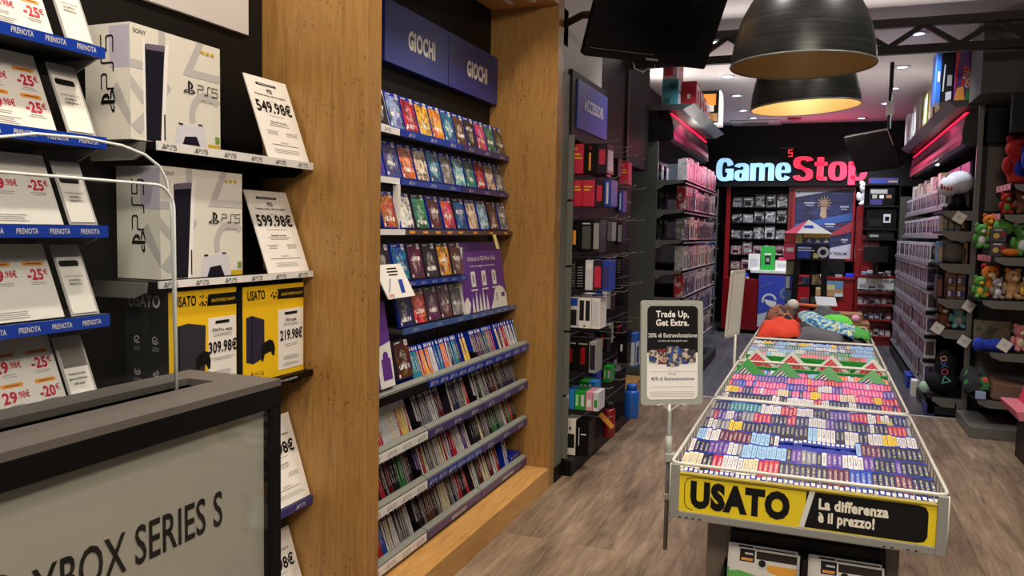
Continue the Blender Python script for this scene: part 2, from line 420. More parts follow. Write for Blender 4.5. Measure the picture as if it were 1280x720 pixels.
# marks printed on the packaging: the console maker's emblem and the thin wide "PS5" / "PS4" lettering
def emblem(mb, F, x, y, h, m, off=0.001):
    P = lambda pts: [(x + a * h, y + b * h) for a, b in pts]
    mb.flat(F, P([(-.12, -.02), (.06, -.08), (.06, .76), (.2, .70), (.24, .56), (.2, .46), (.1, .46), (.1, .36), (.26, .34), (.4, .44), (.42, .62), (.32, .78), (.1, .90), (-.12, .96)]), m, off)
    mb.flat(F, P([(-.18, .3), (-.52, .18), (-.6, .08), (-.5, -.02), (-.3, -.02), (-.18, .02), (-.18, .1), (-.36, .06), (-.44, .1), (-.36, .16), (-.18, .2)]), m, off)
    mb.flat(F, P([(.12, .3), (.5, .26), (.66, .14), (.56, .04), (.12, -.08), (.12, .02), (.42, .1), (.46, .14), (.4, .17), (.12, .2)]), m, off)
def console_word(mb, F, x, y, h, m, last='5', wd=0.11, off=0.001):
    P = lambda pts, dx: [(x + (dx + a) * h, y + b * h) for a, b in pts]
    w = wd * h
    mb.stroke(F, P([(0, 0), (0, .5), (.08, .56), (.8, .56), (.9, .64), (.9, .9), (.8, 1), (0, 1)], 0), w, m, off)
    mb.stroke(F, P([(0, 0), (.42, 0), (.5, .08), (.5, .92), (.58, 1), (1.0, 1)], 1.1), w, m, off)
    if last == '5': mb.stroke(F, P([(1, 1), (.06, 1), (.06, .56), (.86, .56), (.96, .46), (.96, .1), (.86, 0), (0, 0)], 2.3), w, m, off)
    else: mb.stroke(F, P([(.8, 0), (.8, 1), (0, .36), (0, .26), (1, .26)], 2.3), w, m, off)
def fine_lines(mb, F, x, y, w, n, m, gap=0.006, hh=0.0016, off=0.0009, rnd=random):
    for i in range(n):
        f = 0.6 + 0.4 * rnd.random()
        mb.rect(F, x - w * f / 2, y - i * gap, x + w * f / 2, y - i * gap + hh, m, off)
# ------------------------------------------------------------------ the room
m = MB(); m.box(-2.5, 2.6, -1.2, 7.95, -0.05, 0, FLOOR_W); struct(m.build('floor'))
m = MB(); m.box(-2.5, 2.6, 7.95, 15.0, -0.05, 0, FLOOR_S); struct(m.build('floor'))
m = MB(); m.box(-2.0, 2.2, 7.93, 7.965, 0, 0.004, mat('steel_strip', (225, 222, 215), 0.3, 0.4)); struct(m.build('trim_1'))
CEIL = mat('ceiling_paint', (200, 194, 194), 0.7)
m = MB(); m.box(-2.5, 2.6, -1.2, 15.0, 3.4, 3.45, CEIL); struct(m.build('ceiling'))
DARKW = mat('dark_wall_paint', (22, 21, 21), 0.6)
m = MB(); m.box(-2.2, -2.05, -1.2, 15.0, 0, 3.4, DARKW); struct(m.build('wall_left'))
m = MB(); m.box(2.0, 2.15, -1.2, 15.0, 0, 3.4, mat('grey_wall_paint', (92, 90, 86), 0.6)); struct(m.build('wall_right'))
m = MB(); m.box(-2.05, 2.0, 14.85, 15.0, 0, 3.4, DARKW); struct(m.build('wall_back'))
m = MB(); m.box(-2.05, 2.0, 13.85, 14.0, 2.39, 3.4, mat('fascia_paint', (15, 14, 17), 0.5))
for x in (-1.0, 0.0): m.box(x - 0.003, x + 0.003, 13.845, 13.85, 2.39, 3.4, BLACK)
struct(m.build('trim_2'))
# light pillar between the wooden alcove and the accessories
PIL = mat('pillar_paint', (150, 150, 138), 0.6)
m = MB(); m.box(-2.05, -1.53, 4.76, 5.74, 2.58, 3.4, mat('pillar_white', (205, 203, 198), 0.6)); struct(m.build('wall_pillar'))
m = MB(); m.box(-2.05, -1.51, 4.765, 4.9, 0.1, 2.575, mat('post_paint', (104, 103, 92), 0.5)); m.box(-2.05, -1.505, 4.762, 4.905, 0, 0.1, BLACK); struct(m.build('trim_3'))

# ------------------------------------------------------------------ wooden alcove on the left wall
AY0, AY1 = 2.585, 4.65
al = thing('display_alcove', (-1.75, 3.6, 0), 'oak-veneered wall alcove framing the shelves of games, with a low wooden plinth', 'alcove')
for (a, b) in ((2.485, AY0), (AY1, 4.755)):
    m = MB(); m.box(-2.045, -1.512, a, b, 0, 3.4, WOOD_V); m.build('side_panel', al, 0.003)
m = MB(); m.box(-2.045, -1.512, AY0, AY1, 2.945, 3.4, WOOD_Y); m.build('header', al, 0.003)
for x in (-1.62, -1.76):
    m = MB(); m.box(x - 0.015, x + 0.015, 2.7, 4.5, 2.925, 2.945, PLAST); m.build('light_tube', al, 0.004, 'unlit white light tube')
m = MB(); m.box(-2.0, -1.512, AY0, AY1, 0, 0.125, WOOD_Y); m.build('plinth', al, 0.003)
m = MB(); m.box(-2.04, -1.95, AY0, AY1, 2.055, 2.945, mat('black_laminate', (14, 12, 11), 0.55)); m.build('upper_back_panel', al, 0, 'black back panel')
m = MB(); m.box(-2.04, -1.95, AY0, AY1, 0.125, 2.055, mat('grey_back', (134, 128, 128), 0.6))
m.box(-1.95, -1.949, 3.95, 3.956, 0.125, 2.055, BLACK); m.build('lower_back_panel', al, 0, 'grey back panel')
SIGNB = mat('sign_blue', (27, 40, 116), 0.35)
for i, (a, b, lab) in enumerate(((3.275, 3.948, 'blue sign reading GIOCHI in the alcove, beside the near upright'), (3.962, 4.645, 'blue sign reading GIOCHI in the alcove, touching the far upright'))):
    m = MB(); m.box(-1.95, -1.9, a, b, 2.365, 2.652, SIGNB)
    m.text(FX(-1.9, 0, 0), 'GIOCHI', (a + b) / 2 + 0.03, 2.468, 0.082, WHITE, w=0.29, bold=0.045)
    tag(m.build('category_sign', None, 0.002), lab, 'sign', 'blue GIOCHI signs')

# shelves with printed price strips
def strip_text(m, F, y0, y1, zc, h, ink, word, n, off=0.001):
    for i in range(n):
        y = y0 + (y1 - y0) * (i + 0.5) / n
        emblem(m, F, y - h * 1.6, zc - h / 2, h, ink, off)
        console_word(m, F, y - h * 0.9, zc - h / 2, h * 0.85, ink, word, 0.16, off)
def shelf(name, y0, y1, z0, z1, x, xb, mats, label, group, word=None, n=3, ink=PLAST, board=None, strip=None, extra=None):
    t = thing(name, ((x + xb) / 2, (y0 + y1) / 2, z0), label, 'shelf', group)
    b = MB(); b.box(xb, x - 0.006, y0 + 0.004, y1 - 0.004, z0 + 0.004, z1 - 0.004, board or GREYD)
    b.build('shelf_board', t)
    p = MB(); p.box(x - 0.006, x, y0 + 0.002, y1 - 0.002, z0, z1, strip)
    if word: strip_text(p, FX(x, 0, 0), y0, y1, (z0 + z1) / 2, (z1 - z0) * 0.5, ink, word, n)
    if extra: extra(p)
    p.build('price_strip', t)
    return t
S1, S2, S3 = (2.6, 3.268), (3.272, 3.95), (3.957, 4.645)
STW = mat('strip_white', (226, 224, 220), 0.3); STB = mat('strip_blue', (20, 50, 146), 0.3); STN = mat('strip_violet', (60, 50, 106), 0.3); STBR = mat('strip_brown', (88, 66, 66), 0.35)
G = 'game shelves in the wooden alcove'
NAMES = ['top', 'second', 'third', 'fourth', 'fifth', 'sixth', 'seventh', 'eighth', 'bottom']
def tags_extra(y0, y1, z, c, n):
    def f(p):
        for i in range(n):
            y = y0 + (y1 - y0) * (i + 0.5) / n; p.rect(FX(-1.78, 0, 0), y - 0.035, z - 0.006, y + 0.02, z + 0.006, c, 0.001)
    return f
SEC = {0: 'near', 1: 'middle', 2: 'far'}
def lab(row, k, what): return '%s of the %s row, %s bay of the wooden alcove' % (what, NAMES[row], SEC[k])
for k, ((a, b), st, w, ink) in enumerate(((S1, STW, '5', MGREY), (S2, STB, '4', PLAST), (S3, STN, '4', PLAST))):
    shelf('game_shelf', a, b, 2.02, 2.05, -1.813, -1.949, 0, lab(0, k, ['shelf with white strip', 'shelf with blue strip', 'shelf with violet strip'][k]), G, w, 3, ink, strip=st)
for k, ((a, b), st, w, ink) in enumerate(((S1, STW, None, MGREY), (S2, STB, '4', PLAST), (S3, STN, '4', PLAST))):
    shelf('game_shelf', a, b, 1.798, 1.826, -1.811, -1.949, 0, lab(1, k, ['shelf with white edge', 'shelf with blue strip', 'shelf with violet strip'][k]), G, w, 3, ink, strip=st)
for k, ((a, b), st) in enumerate(((S1, STW), (S2, STBR), (S3, STBR))):
    shelf('game_shelf', a, b, 1.567, 1.593, -1.78, -1.949, 0, lab(2, k, ['shelf with white edge', 'shelf with brown strip', 'shelf with brown strip'][k]), G, None, strip=st, extra=None if k == 0 else tags_extra(a, b, 1.58, ORAN, 5 if k == 1 else 3))
shelf('game_shelf', 3.0, 3.91, 1.33, 1.356, -1.75, -1.949, 0, lab(3, 1, 'short blue edged shelf'), G, '4', 8, PLAST, strip=STB)
shelf('game_shelf', 3.2, 3.952, 1.112, 1.14, -1.75, -1.949, 0, lab(4, 1, 'blue edged shelf'), G, '4', 3, PLAST, strip=mat('strip_pale_blue', (64, 92, 150), 0.3))
shelf('game_shelf', 3.957, 4.645, 1.11, 1.137, -1.75, -1.949, 0, lab(4, 2, 'blue edged shelf'), G, '4', 6, PLAST, strip=mat('strip_pale_blue', (64, 92, 150), 0.3))
# acrylic side frame on the near bay of the second row
m = MB(); m.box(-1.83, -1.805, 3.236, 3.262, 1.594, 1.797, PLAST); tag(m.build('frame_post'), 'white upright bar of the display frame in the near bay of the alcove', 'frame')

# lower gondola shelves: boards with a raised front and a sloping ledge
def low_shelf(y0, y1, z0, z1, x, st, label, word, n, ink, promo=False):
    t = thing('game_shelf', (x - 0.15, (y0 + y1) / 2, z0), label, 'shelf', G)
    b = MB(); b.box(-1.949, x - 0.075, y0 + 0.004, y1 - 0.004, z0, z0 + 0.016, CHAR)
    b.hexa([(x - 0.076, y0 + .004, z0), (x - 0.006, y0 + .004, z0), (x - 0.006, y1 - .004, z0), (x - 0.076, y1 - .004, z0),
            (x - 0.076, y0 + .004, z0 + .016), (x - 0.03, y0 + .004, z1 - .016), (x - 0.03, y1 - .004, z1 - .016), (x - 0.076, y1 - .004, z0 + .016)], CHAR)
    b.hexa([(x - 0.03, y0 + .002, z1 - .016), (x, y0 + .002, z1 - .016), (x, y1 - .002, z1 - .016), (x - .03, y1 - .002, z1 - .016),
            (x - 0.03, y0 + .002, z1 + .004), (x, y0 + .002, z1 - .006), (x, y1 - .002, z1 - .006), (x - .03, y1 - .002, z1 + .004)], mat('ledge_grey', (128, 130, 122), 0.4))
    b.build('shelf_board', t)
    p = MB(); p.box(x - 0.006, x + 0.002, y0 + 0.003, y1 - 0.003, z0, z1 - 0.016, st); F = FX(x + 0.002, 0, 0)
    if promo: p.text(F, 'SUPER SCONTI', y0 + (y1 - y0) * 0.55, z0 + 0.006, 0.018, PLAST, bold=0.02)
    elif word: strip_text(p, F, y0, y1, (z0 + z1 - 0.016) / 2, 0.019, ink, word, n)
    p.build('price_strip', t)
    return t
SB = (2.6, 3.27); SM = (3.274, 3.915); SF = (3.92, 4.63)
LOWZ = {5: (0.862, 0.915), 6: (0.628, 0.68), 7: (0.395, 0.447), 8: (0.145, 0.197)}
for row, spec in {5: ((BLACK, None, 3), (STB, '4', 6), (STB, '4', 5)), 6: ((STW, '5', 5), (STN, '4', 3), (STN, '4', 3)),
                  7: ((STW, '5', 5), (STB, '4', 6), (STN, '4', 3)), 8: ((STW, '5', 5), (STN, 'P', 1), (STN, 'P', 1))}.items():
    for k, (st, w, n) in enumerate(spec):
        a, b = (SB, SM, SF)[k]; z0, z1 = LOWZ[row]
        nm = {id(BLACK): 'black', id(STB): 'blue', id(STN): 'violet', id(STW): 'white'}[id(st)]
        low_shelf(a, b, z0, z1, -1.655, st, lab(row, k, 'low shelf with %s strip' % nm), w, n, MGREY if st is STW else PLAST, w == 'P')
m = MB(); m.box(-1.95, -1.74, AY0, AY1, 0.126, 0.143, BLACK); m.build('base_board', al)

# ------------------------------------------------------------------ game cases
PAL = {'white': (214, 210, 206), 'black': (30, 28, 30), 'red': (186, 34, 44), 'blue': (34, 74, 168), 'pale blue': (150, 190, 220), 'yellow': (232, 196, 44), 'orange': (222, 118, 40),
       'green': (60, 128, 66), 'purple': (98, 60, 142), 'pink': (226, 86, 132), 'grey': (128, 126, 128), 'brown': (96, 62, 44), 'teal': (40, 128, 138), 'cream': (222, 206, 168), 'dark red': (96, 22, 28), 'navy': (26, 34, 78)}
LIN = {k: (*lin(v), 1.0) for k, v in PAL.items()}
def cover_mesh(band):
    b = MB(); t = 0.007
    b.hexa([(-.0665, -t, 0), (.0665, -t, 0), (.0665, t, 0), (-.0665, t, 0), (-.0665, -t, .17), (.0665, -t, .17), (.0665, t, .17), (-.0665, t, .17)], band)
    F = (Vector((0, -t, 0)), X.copy(), Z.copy())
    b.rect(F, -.063, .004, .063, .152, COVER, 0.0006)
    emblem(b, F, -.05, .1555, .01, PLAST, 0.0008); b.rect(F, -.04, .158, -.01, .163, PLAST, 0.0008)
    b.rect(F, .03, .143, .056, .168, PLAST, 0.0012); b.rect(F, .035, .148, .051, .164, MGREY, 0.0016)
    b.rect(F, -.058, .008, -.044, .022, PLAST, 0.001)
    return b.data('game_case', (0, 0, 0))
COV = {'blue': cover_mesh(BLUEP), 'black': cover_mesh(DARKP), 'white': cover_mesh(mat('white_case_band', (220, 224, 232), 0.3))}
def spine_mesh(band, th, name, blank=False, H=0.168, D=0.128, near=False):
    b = MB(); t = th / 2
    b.hexa([(-t, 0, 0), (t, 0, 0), (t, D, 0), (-t, D, 0), (-t, 0, H), (t, 0, H), (t, D, H), (-t, D, H)], band)
    if not blank:
        z0, z1 = (.040, H - .012) if near else (.004, H - .028)
        i = b.face([(-t * .9, -.0006, z0), (t * .9, -.0006, z0), (t * .9, -.0006, z1), (-t * .9, -.0006, z1)], SPINE)
        b.uv[i] = [(0, 0), (1, 0), (1, 1), (0, 1)]
        q = t * (.66 if near else .5); z0, z1 = (.016, .036) if near else (H - .022, H - .006)
        b.face([(-q, -.0006, z0), (q, -.0006, z0), (q, -.0006, z1), (-q, -.0006, z1)], PLAST)
    return b.data(name, (0, 0, 0))
def put(me, name, loc, rot, label, cat, group, color):
    o = bpy.data.objects.new(name, me); COL.objects.link(o); o.location = loc; o.rotation_euler = rot
    o.color = LIN[color] if isinstance(color, str) else color
    return tag(o, label, cat, group)
def face_case(y, z, x, col, band, label, group, lean=15, yaw=0):
    return put(COV[band], 'game_case', (x, y, z), Matrix.Rotation(PI / 2 + yaw, 4, 'Z').to_3x3().__matmul__(Matrix.Rotation(-math.radians(lean), 3, 'X')).to_euler(), label, 'game case', group, col)
FG = 'game cases facing out in the alcove'
ROWA = ['black', 'pale blue', 'red', 'yellow', 'yellow', 'blue', 'brown', 'black', 'orange', 'green', 'brown']
ROWB = ['blue', 'purple', 'orange', 'cream', 'blue', 'grey', 'pale blue', 'teal', 'red', 'cream', 'grey']
ROWC = ['red', 'white', 'green', 'brown', 'orange', 'blue', 'cream', 'pale blue', 'brown', 'grey']
for row, (cols, z, x, y0) in enumerate(((ROWA, 2.052, -1.835, 3.135), (ROWB, 1.829, -1.833, 3.10), (ROWC, 1.596, -1.803, 3.17))):
    for i, c in enumerate(cols):
        y = y0 + i * (4.56 - y0) / (len(cols) - 1)
        if y + 0.068 > 4.645: y = 4.576
        face_case(y, z, x, c, 'white' if (row == 0 and i == 0) else ('black' if row == 2 and i % 3 == 2 else 'blue'),
                  '%s game case facing out, %s from the near end of the %s row' % (c, ordn(i + 1), NAMES[row]), FG)
for i, c in enumerate(['black', 'blue', 'dark red', 'black', 'orange', 'brown']):
    face_case(3.075 + i * 0.152, 1.359, -1.773, c, 'black' if i != 1 else 'blue', '%s game case facing out, %s along the fourth row above the short shelf' % (c, ordn(i + 1)), FG, 13)
for i, c in enumerate(['navy', 'orange', 'dark red', 'brown', 'grey']):
    face_case(3.272 + i * 0.142, 1.143, -1.773, c, 'blue' if i == 0 else 'black', '%s game case facing out, %s along the fifth row beside the purple poster' % (c, ordn(i + 1)), FG, 13)
face_case(3.11, 0.935, -1.69, 'dark red', 'black', 'dark red game case facing out at the near end of the sixth row', FG, 12)
# cases on the low shelves, spines out, nearest first
SPM = {'blue': spine_mesh(BLUEP, .0165, 'spine_case'), 'black': spine_mesh(DARKP, .0165, 'spine_case'), 'white': spine_mesh(mat('white_case_band', (220, 224, 232), 0.3), .0165, 'spine_case')}
def runs(pal, n, lo=1, hi=4):
    out = []
    while len(out) < n: out += [random.choice(pal)] * random.randint(lo, hi)
    return out[:n]
slots = []
P5 = ['white', 'red', 'blue', 'yellow', 'cream', 'white', 'grey', 'teal', 'orange', 'black', 'white']
P4 = ['black', 'grey', 'cream', 'dark red', 'white', 'brown', 'navy', 'red', 'black', 'green', 'grey']
rowspec = {5: [(3.23, 3.79, 'blue', P5), (3.80, 3.89, 'blue', ['yellow', 'orange']), (3.935, 4.25, 'blue', P4), (4.29, 4.61, 'blue', ['white', 'red', 'cream', 'green', 'dark red'])],
           6: [(2.74, 3.24, 'white', P5), (3.285, 3.58, 'black', ['red', 'grey', 'dark red', 'white']), (3.65, 3.88, 'black', P4), (3.94, 4.15, 'black', ['white', 'grey', 'black', 'green']), (4.16, 4.6, 'black', ['brown', 'navy', 'dark red', 'grey', 'black'])],
           7: [(2.74, 3.25, 'black', P4), (3.29, 3.89, 'black', ['red', 'white', 'cream', 'yellow', 'purple', 'grey', 'black', 'white']), (3.94, 4.6, 'black', P4)],
           8: [(2.74, 3.25, 'black', ['white', 'grey', 'cream', 'blue', 'red', 'white']), (3.29, 3.89, 'black', ['cream', 'brown', 'black', 'grey', 'red']), (3.95, 4.35, 'black', ['white', 'red', 'cream', 'black', 'green', 'dark red'])]}
for row, segs in rowspec.items():
    for (a, b, band, pal) in segs:
        n = int((b - a) / .0187)
        for i, c in enumerate(runs(pal, n, 1, 3)):
            slots.append((a + (i + .5) * .0187, row, band, c))
slots.sort(key=lambda q: (q[0], q[1]))
cnt = {}; rest = []
order = {}
for (y, row, band, c) in slots:
    order[row] = order.get(row, 0) + 1
    lean = math.radians(19 + random.uniform(-2, 2)); tw = random.uniform(-.03, .03)
    z = LOWZ[row][1] - .026 + random.uniform(0, .003)
    Mx = Matrix.Rotation(PI / 2, 3, 'Z') @ Matrix.Rotation(tw, 3, 'Y') @ Matrix.Rotation(-lean, 3, 'X')
    loc = (-1.706, y, z)
    if sum(cnt.values()) < 300:
        cnt[row] = cnt.get(row, 0) + 1
        put(SPM[band], 'spine_case', loc, Mx.to_euler(), '%s-spined game case, %s from the near end of the alcove\'s %s row' % (c, ordn(order[row]), NAMES[row]), 'game case', 'game cases standing spine out on the low shelves', c)
    else: rest.append((Mx, loc, band, c))
def add_spine(b, Mx, loc, band, th, c, H=0.168, D=0.128, near=False):
    t = th / 2; loc = Vector(loc); T = lambda p: Mx @ Vector(p) + loc
    b.hexa([T(p) for p in ((-t, 0, 0), (t, 0, 0), (t, D, 0), (-t, D, 0), (-t, 0, H), (t, 0, H), (t, D, H), (-t, D, H))], band)
    z0, z1 = (.040, H - .012) if near else (.004, H - .028)
    i = b.face([T(p) for p in ((-t * .9, -.0008, z0), (t * .9, -.0008, z0), (t * .9, -.0008, z1), (-t * .9, -.0008, z1))], SPINE_S)
    b.uv[i] = [(0, 0), (1, 0), (1, 1), (0, 1)]; b.col[i] = (*LIN[c][:3], random.random())
    q = t * (.66 if near else .5); z0, z1 = (.016, .036) if near else (H - .022, H - .006)
    b.face([T(p) for p in ((-q, -.0008, z0), (q, -.0008, z0), (q, -.0008, z1), (-q, -.0008, z1))], PLAST)
if rest:
    b = MB()
    for (Mx, loc, band, c) in rest: add_spine(b, Mx, loc, {'blue': BLUEP, 'black': DARKP}[band], .0165, c)
    tag(b.build('spine_case_row'), 'remaining game cases at the far end of the low shelves', 'game cases', None, 'stuff')
# loose cases leaning and lying at the far end of the bottom row
for i in range(3):
    put(SPM['blue'], 'spine_case', (-1.70, 4.40 + i * .021, .175), (Matrix.Rotation(PI / 2, 3, 'Z') @ Matrix.Rotation(.25, 3, 'Y') @ Matrix.Rotation(-.33, 3, 'X')).to_euler(),
        'white game case leaning at the far end of the bottom row, %s' % ['first of three', 'second of three', 'third of three'][i], 'game case', 'leaning cases on the bottom row', 'white')
for i in range(2):
    put(SPM['blue'], 'spine_case', (-1.69, 4.62, .196 + i * .019), (Matrix.Rotation(PI / 2, 3, 'Z') @ Matrix.Rotation(-PI / 2, 3, 'Y')).to_euler(),
        'blue game case lying flat at the far end of the bottom row, %s' % ['lower', 'upper'][i], 'game case', 'flat cases on the bottom row', 'navy')
# dividers
for k, (row, y) in enumerate(((6, 3.243), (7, 3.253), (8, 3.253), (5, 3.895), (6, 3.89))):
    m = MB(); z = LOWZ[row][1] - .03; m.box(-1.86, -1.69, y + .012, y + .03, z, z + .055, BLACK)
    tag(m.build('shelf_divider', None, .003), 'small black divider on the %s row of the alcove, %s bay end' % (NAMES[row], 'near' if y < 3.5 else 'middle'), 'divider', 'black shelf dividers')
m = MB(); m.prism((Vector((-1.765, 4.30, 1.57)), Y.copy(), Vector((.25, .1, -1)).normalized()), [(-.022, 0), (.022, 0), (.03, .085), (-.014, .085)][::-1], .002, mat('tag_yellow', (214, 196, 120), .5))
tag(m.build('hanging_tag'), 'small pale yellow tag hanging from the third row of the alcove', 'tag')
# purple club poster, flyer, purple stand
m = MB(); u = Vector((-.06, 0, .385)); F = (Vector((-1.757, 3.9, 1.142)), Y.copy(), u.normalized()); L = u.length
t = thing('club_poster', (-1.78, 4.2, 1.14), 'purple club poster board with phone pictures standing on the fifth row', 'poster')
m.prism(F, [(0, 0), (.62, 0), (.62, L), (0, L)], .02, PURP, PLAST)
m.text(F, 'Unisciti al GS Pro Club', .31, .285, .024, PLAST, w=.40, bold=.01)
m.text(F, 'Tutti i vantaggi in un solo posto', .31, .25, .011, PLAST, w=.36)
for i in range(3):
    x = .16 + i * .15; m.flat(F, rrect(x - .03, .14, x + .03, .225, .006), PLAST, .001); m.rect(F, x - .014, .16, x + .014, .205, MGREY, .0015); m.rect(F, x - .045, .118, x + .045, .126, PLAST, .001)
m.flat(F, [(.0, .0), (.06, .0), (.09, .05), (.05, .09), (0, .06)], PLAST, .001)
m.flat(F, [(.36, 0), (.62, 0), (.62, .07), (.58, .115), (.52, .13), (.45, .11), (.41, .05)], PLAST, .001)
m.rect(F, .54, .06, .59, .085, PURP, .0016); m.rect(F, .46, .04, .475, .09, GREY, .0016)
for i, (x, h) in enumerate(((.12, .09), (.17, .12), (.22, .10), (.27, .13), (.32, .09))):
    m.flat(F, [(x - .02, 0), (x + .02, 0), (x + .012, h * .6), (x + .004, h), (x - .008, h * .6)], PLAST, .001)
m.build('poster_board', t)
m = MB(); m.box(-1.93, -1.785, 3.902, 3.908, 1.142, 1.5, PLAST); m.build('side_wing', t)
m = MB(); u = Vector((-.05, 0, .15)).normalized(); F = (Vector((-1.672, 2.93, 1.30)), Y.copy(), u)
m.prism(F, [(0, 0), (.235, 0), (.18, .15), (-.055, .15)], .004, WHITE)
fine_lines(m, F, .09, .128, .12, 3, INK, .014, .006)
m.stroke(F, [(.02, .03), (.055, .085)], .006, BLUE); m.rect(F, .12, .02, .155, .08, BLUE, .001); m.text(F, '5.95€', .03, .006, .014, REDP)
tag(m.build('flyer'), 'white flyer with blue picture hanging in front of the fourth row', 'flyer')
m = MB(); F = (Vector((-1.665, 2.62, .93)), Y.copy(), Vector((-.06, 0, .36)).normalized())
m.prism(F, [(0, 0), (.36, 0), (.36, .36), (0, .36)], .012, PURP, PLAST)
m.flat(F, [(.24, 0), (.36, 0), (.36, .19), (.24, .17)], PLAST, .001); m.rect(F, .27, .03, .345, .12, PURP, .0015); m.flat(F, rrect(.285, .04, .33, .15, .02), PURP, .0016)
tag(m.build('purple_stand'), 'purple promotional card stand beside the near upright of the alcove', 'card stand')
# ------------------------------------------------------------------ console bay, left of the alcove
XL = -1.731
m = MB(); m.box(-2.05, -1.96, -0.3, 2.484, 0, 3.4, mat('black_laminate', (14, 12, 11), 0.55)); struct(m.build('wall_panel'))
m = MB(); m.box(-1.96, -1.945, 1.2, 2.39, 2.278, 3.3, mat('pale_poster', (196, 192, 190), 0.5)); tag(m.build('blank_poster'), 'pale blank poster panel high on the black wall above the console boxes', 'poster')
CB = 'console shelves left of the alcove'
def console_shelf(z0, z1, label, strip, word, n, ink, y0=1.744):
    t = thing('console_shelf', (-1.84, 2.1, z0), label, 'shelf', CB)
    b = MB(); b.box(-1.958, XL - .006, y0, 2.478, z1 - .022, z1 - .002, BLACK)
    b.build('shelf_board', t)
    for y in (y0 - .012, 2.46):
        b = MB(); b.prism((Vector((0, y, 0)), X.copy(), Z.copy()), [(-1.958, z0 - .03), (-1.80, z0 - .028), (-1.765, z0 - .012), (-1.76, z1 - .004), (-1.958, z1 - .004)], -.01, GREY if y < 2 else BLACK)
        b.build('shelf_bracket', t)
    p = MB(); p.box(XL - .006, XL, y0, 2.478, z0, z1, strip)
    if word: strip_text(p, FX(XL, 0, 0), y0 - .02, 2.478, (z0 + z1) / 2, .0135, ink, word, n)
    elif ink: p.text(FX(XL, 0, 0), 'Scopri il nostro usato garantito', 2.3, z0 + .008, .009, ink, bold=.0)
    p.build('price_strip', t)
console_shelf(1.803, 1.829, 'top console shelf with white strip of repeated logos', STW, '5', 6, INK)
console_shelf(1.415, 1.436, 'second console shelf with white strip of repeated logos', STW, '5', 6, INK)
console_shelf(1.048, 1.072, 'black edged shelf under the two yellow console boxes', BLACK, None, 0, PLAST)
console_shelf(.566, .596, 'violet edged shelf holding a price card below the yellow boxes', NAVY, '5', 5, PLAST)
console_shelf(.13, .16, 'lowest console shelf near the floor beside the wooden upright', NAVY, '5', 5, PLAST)

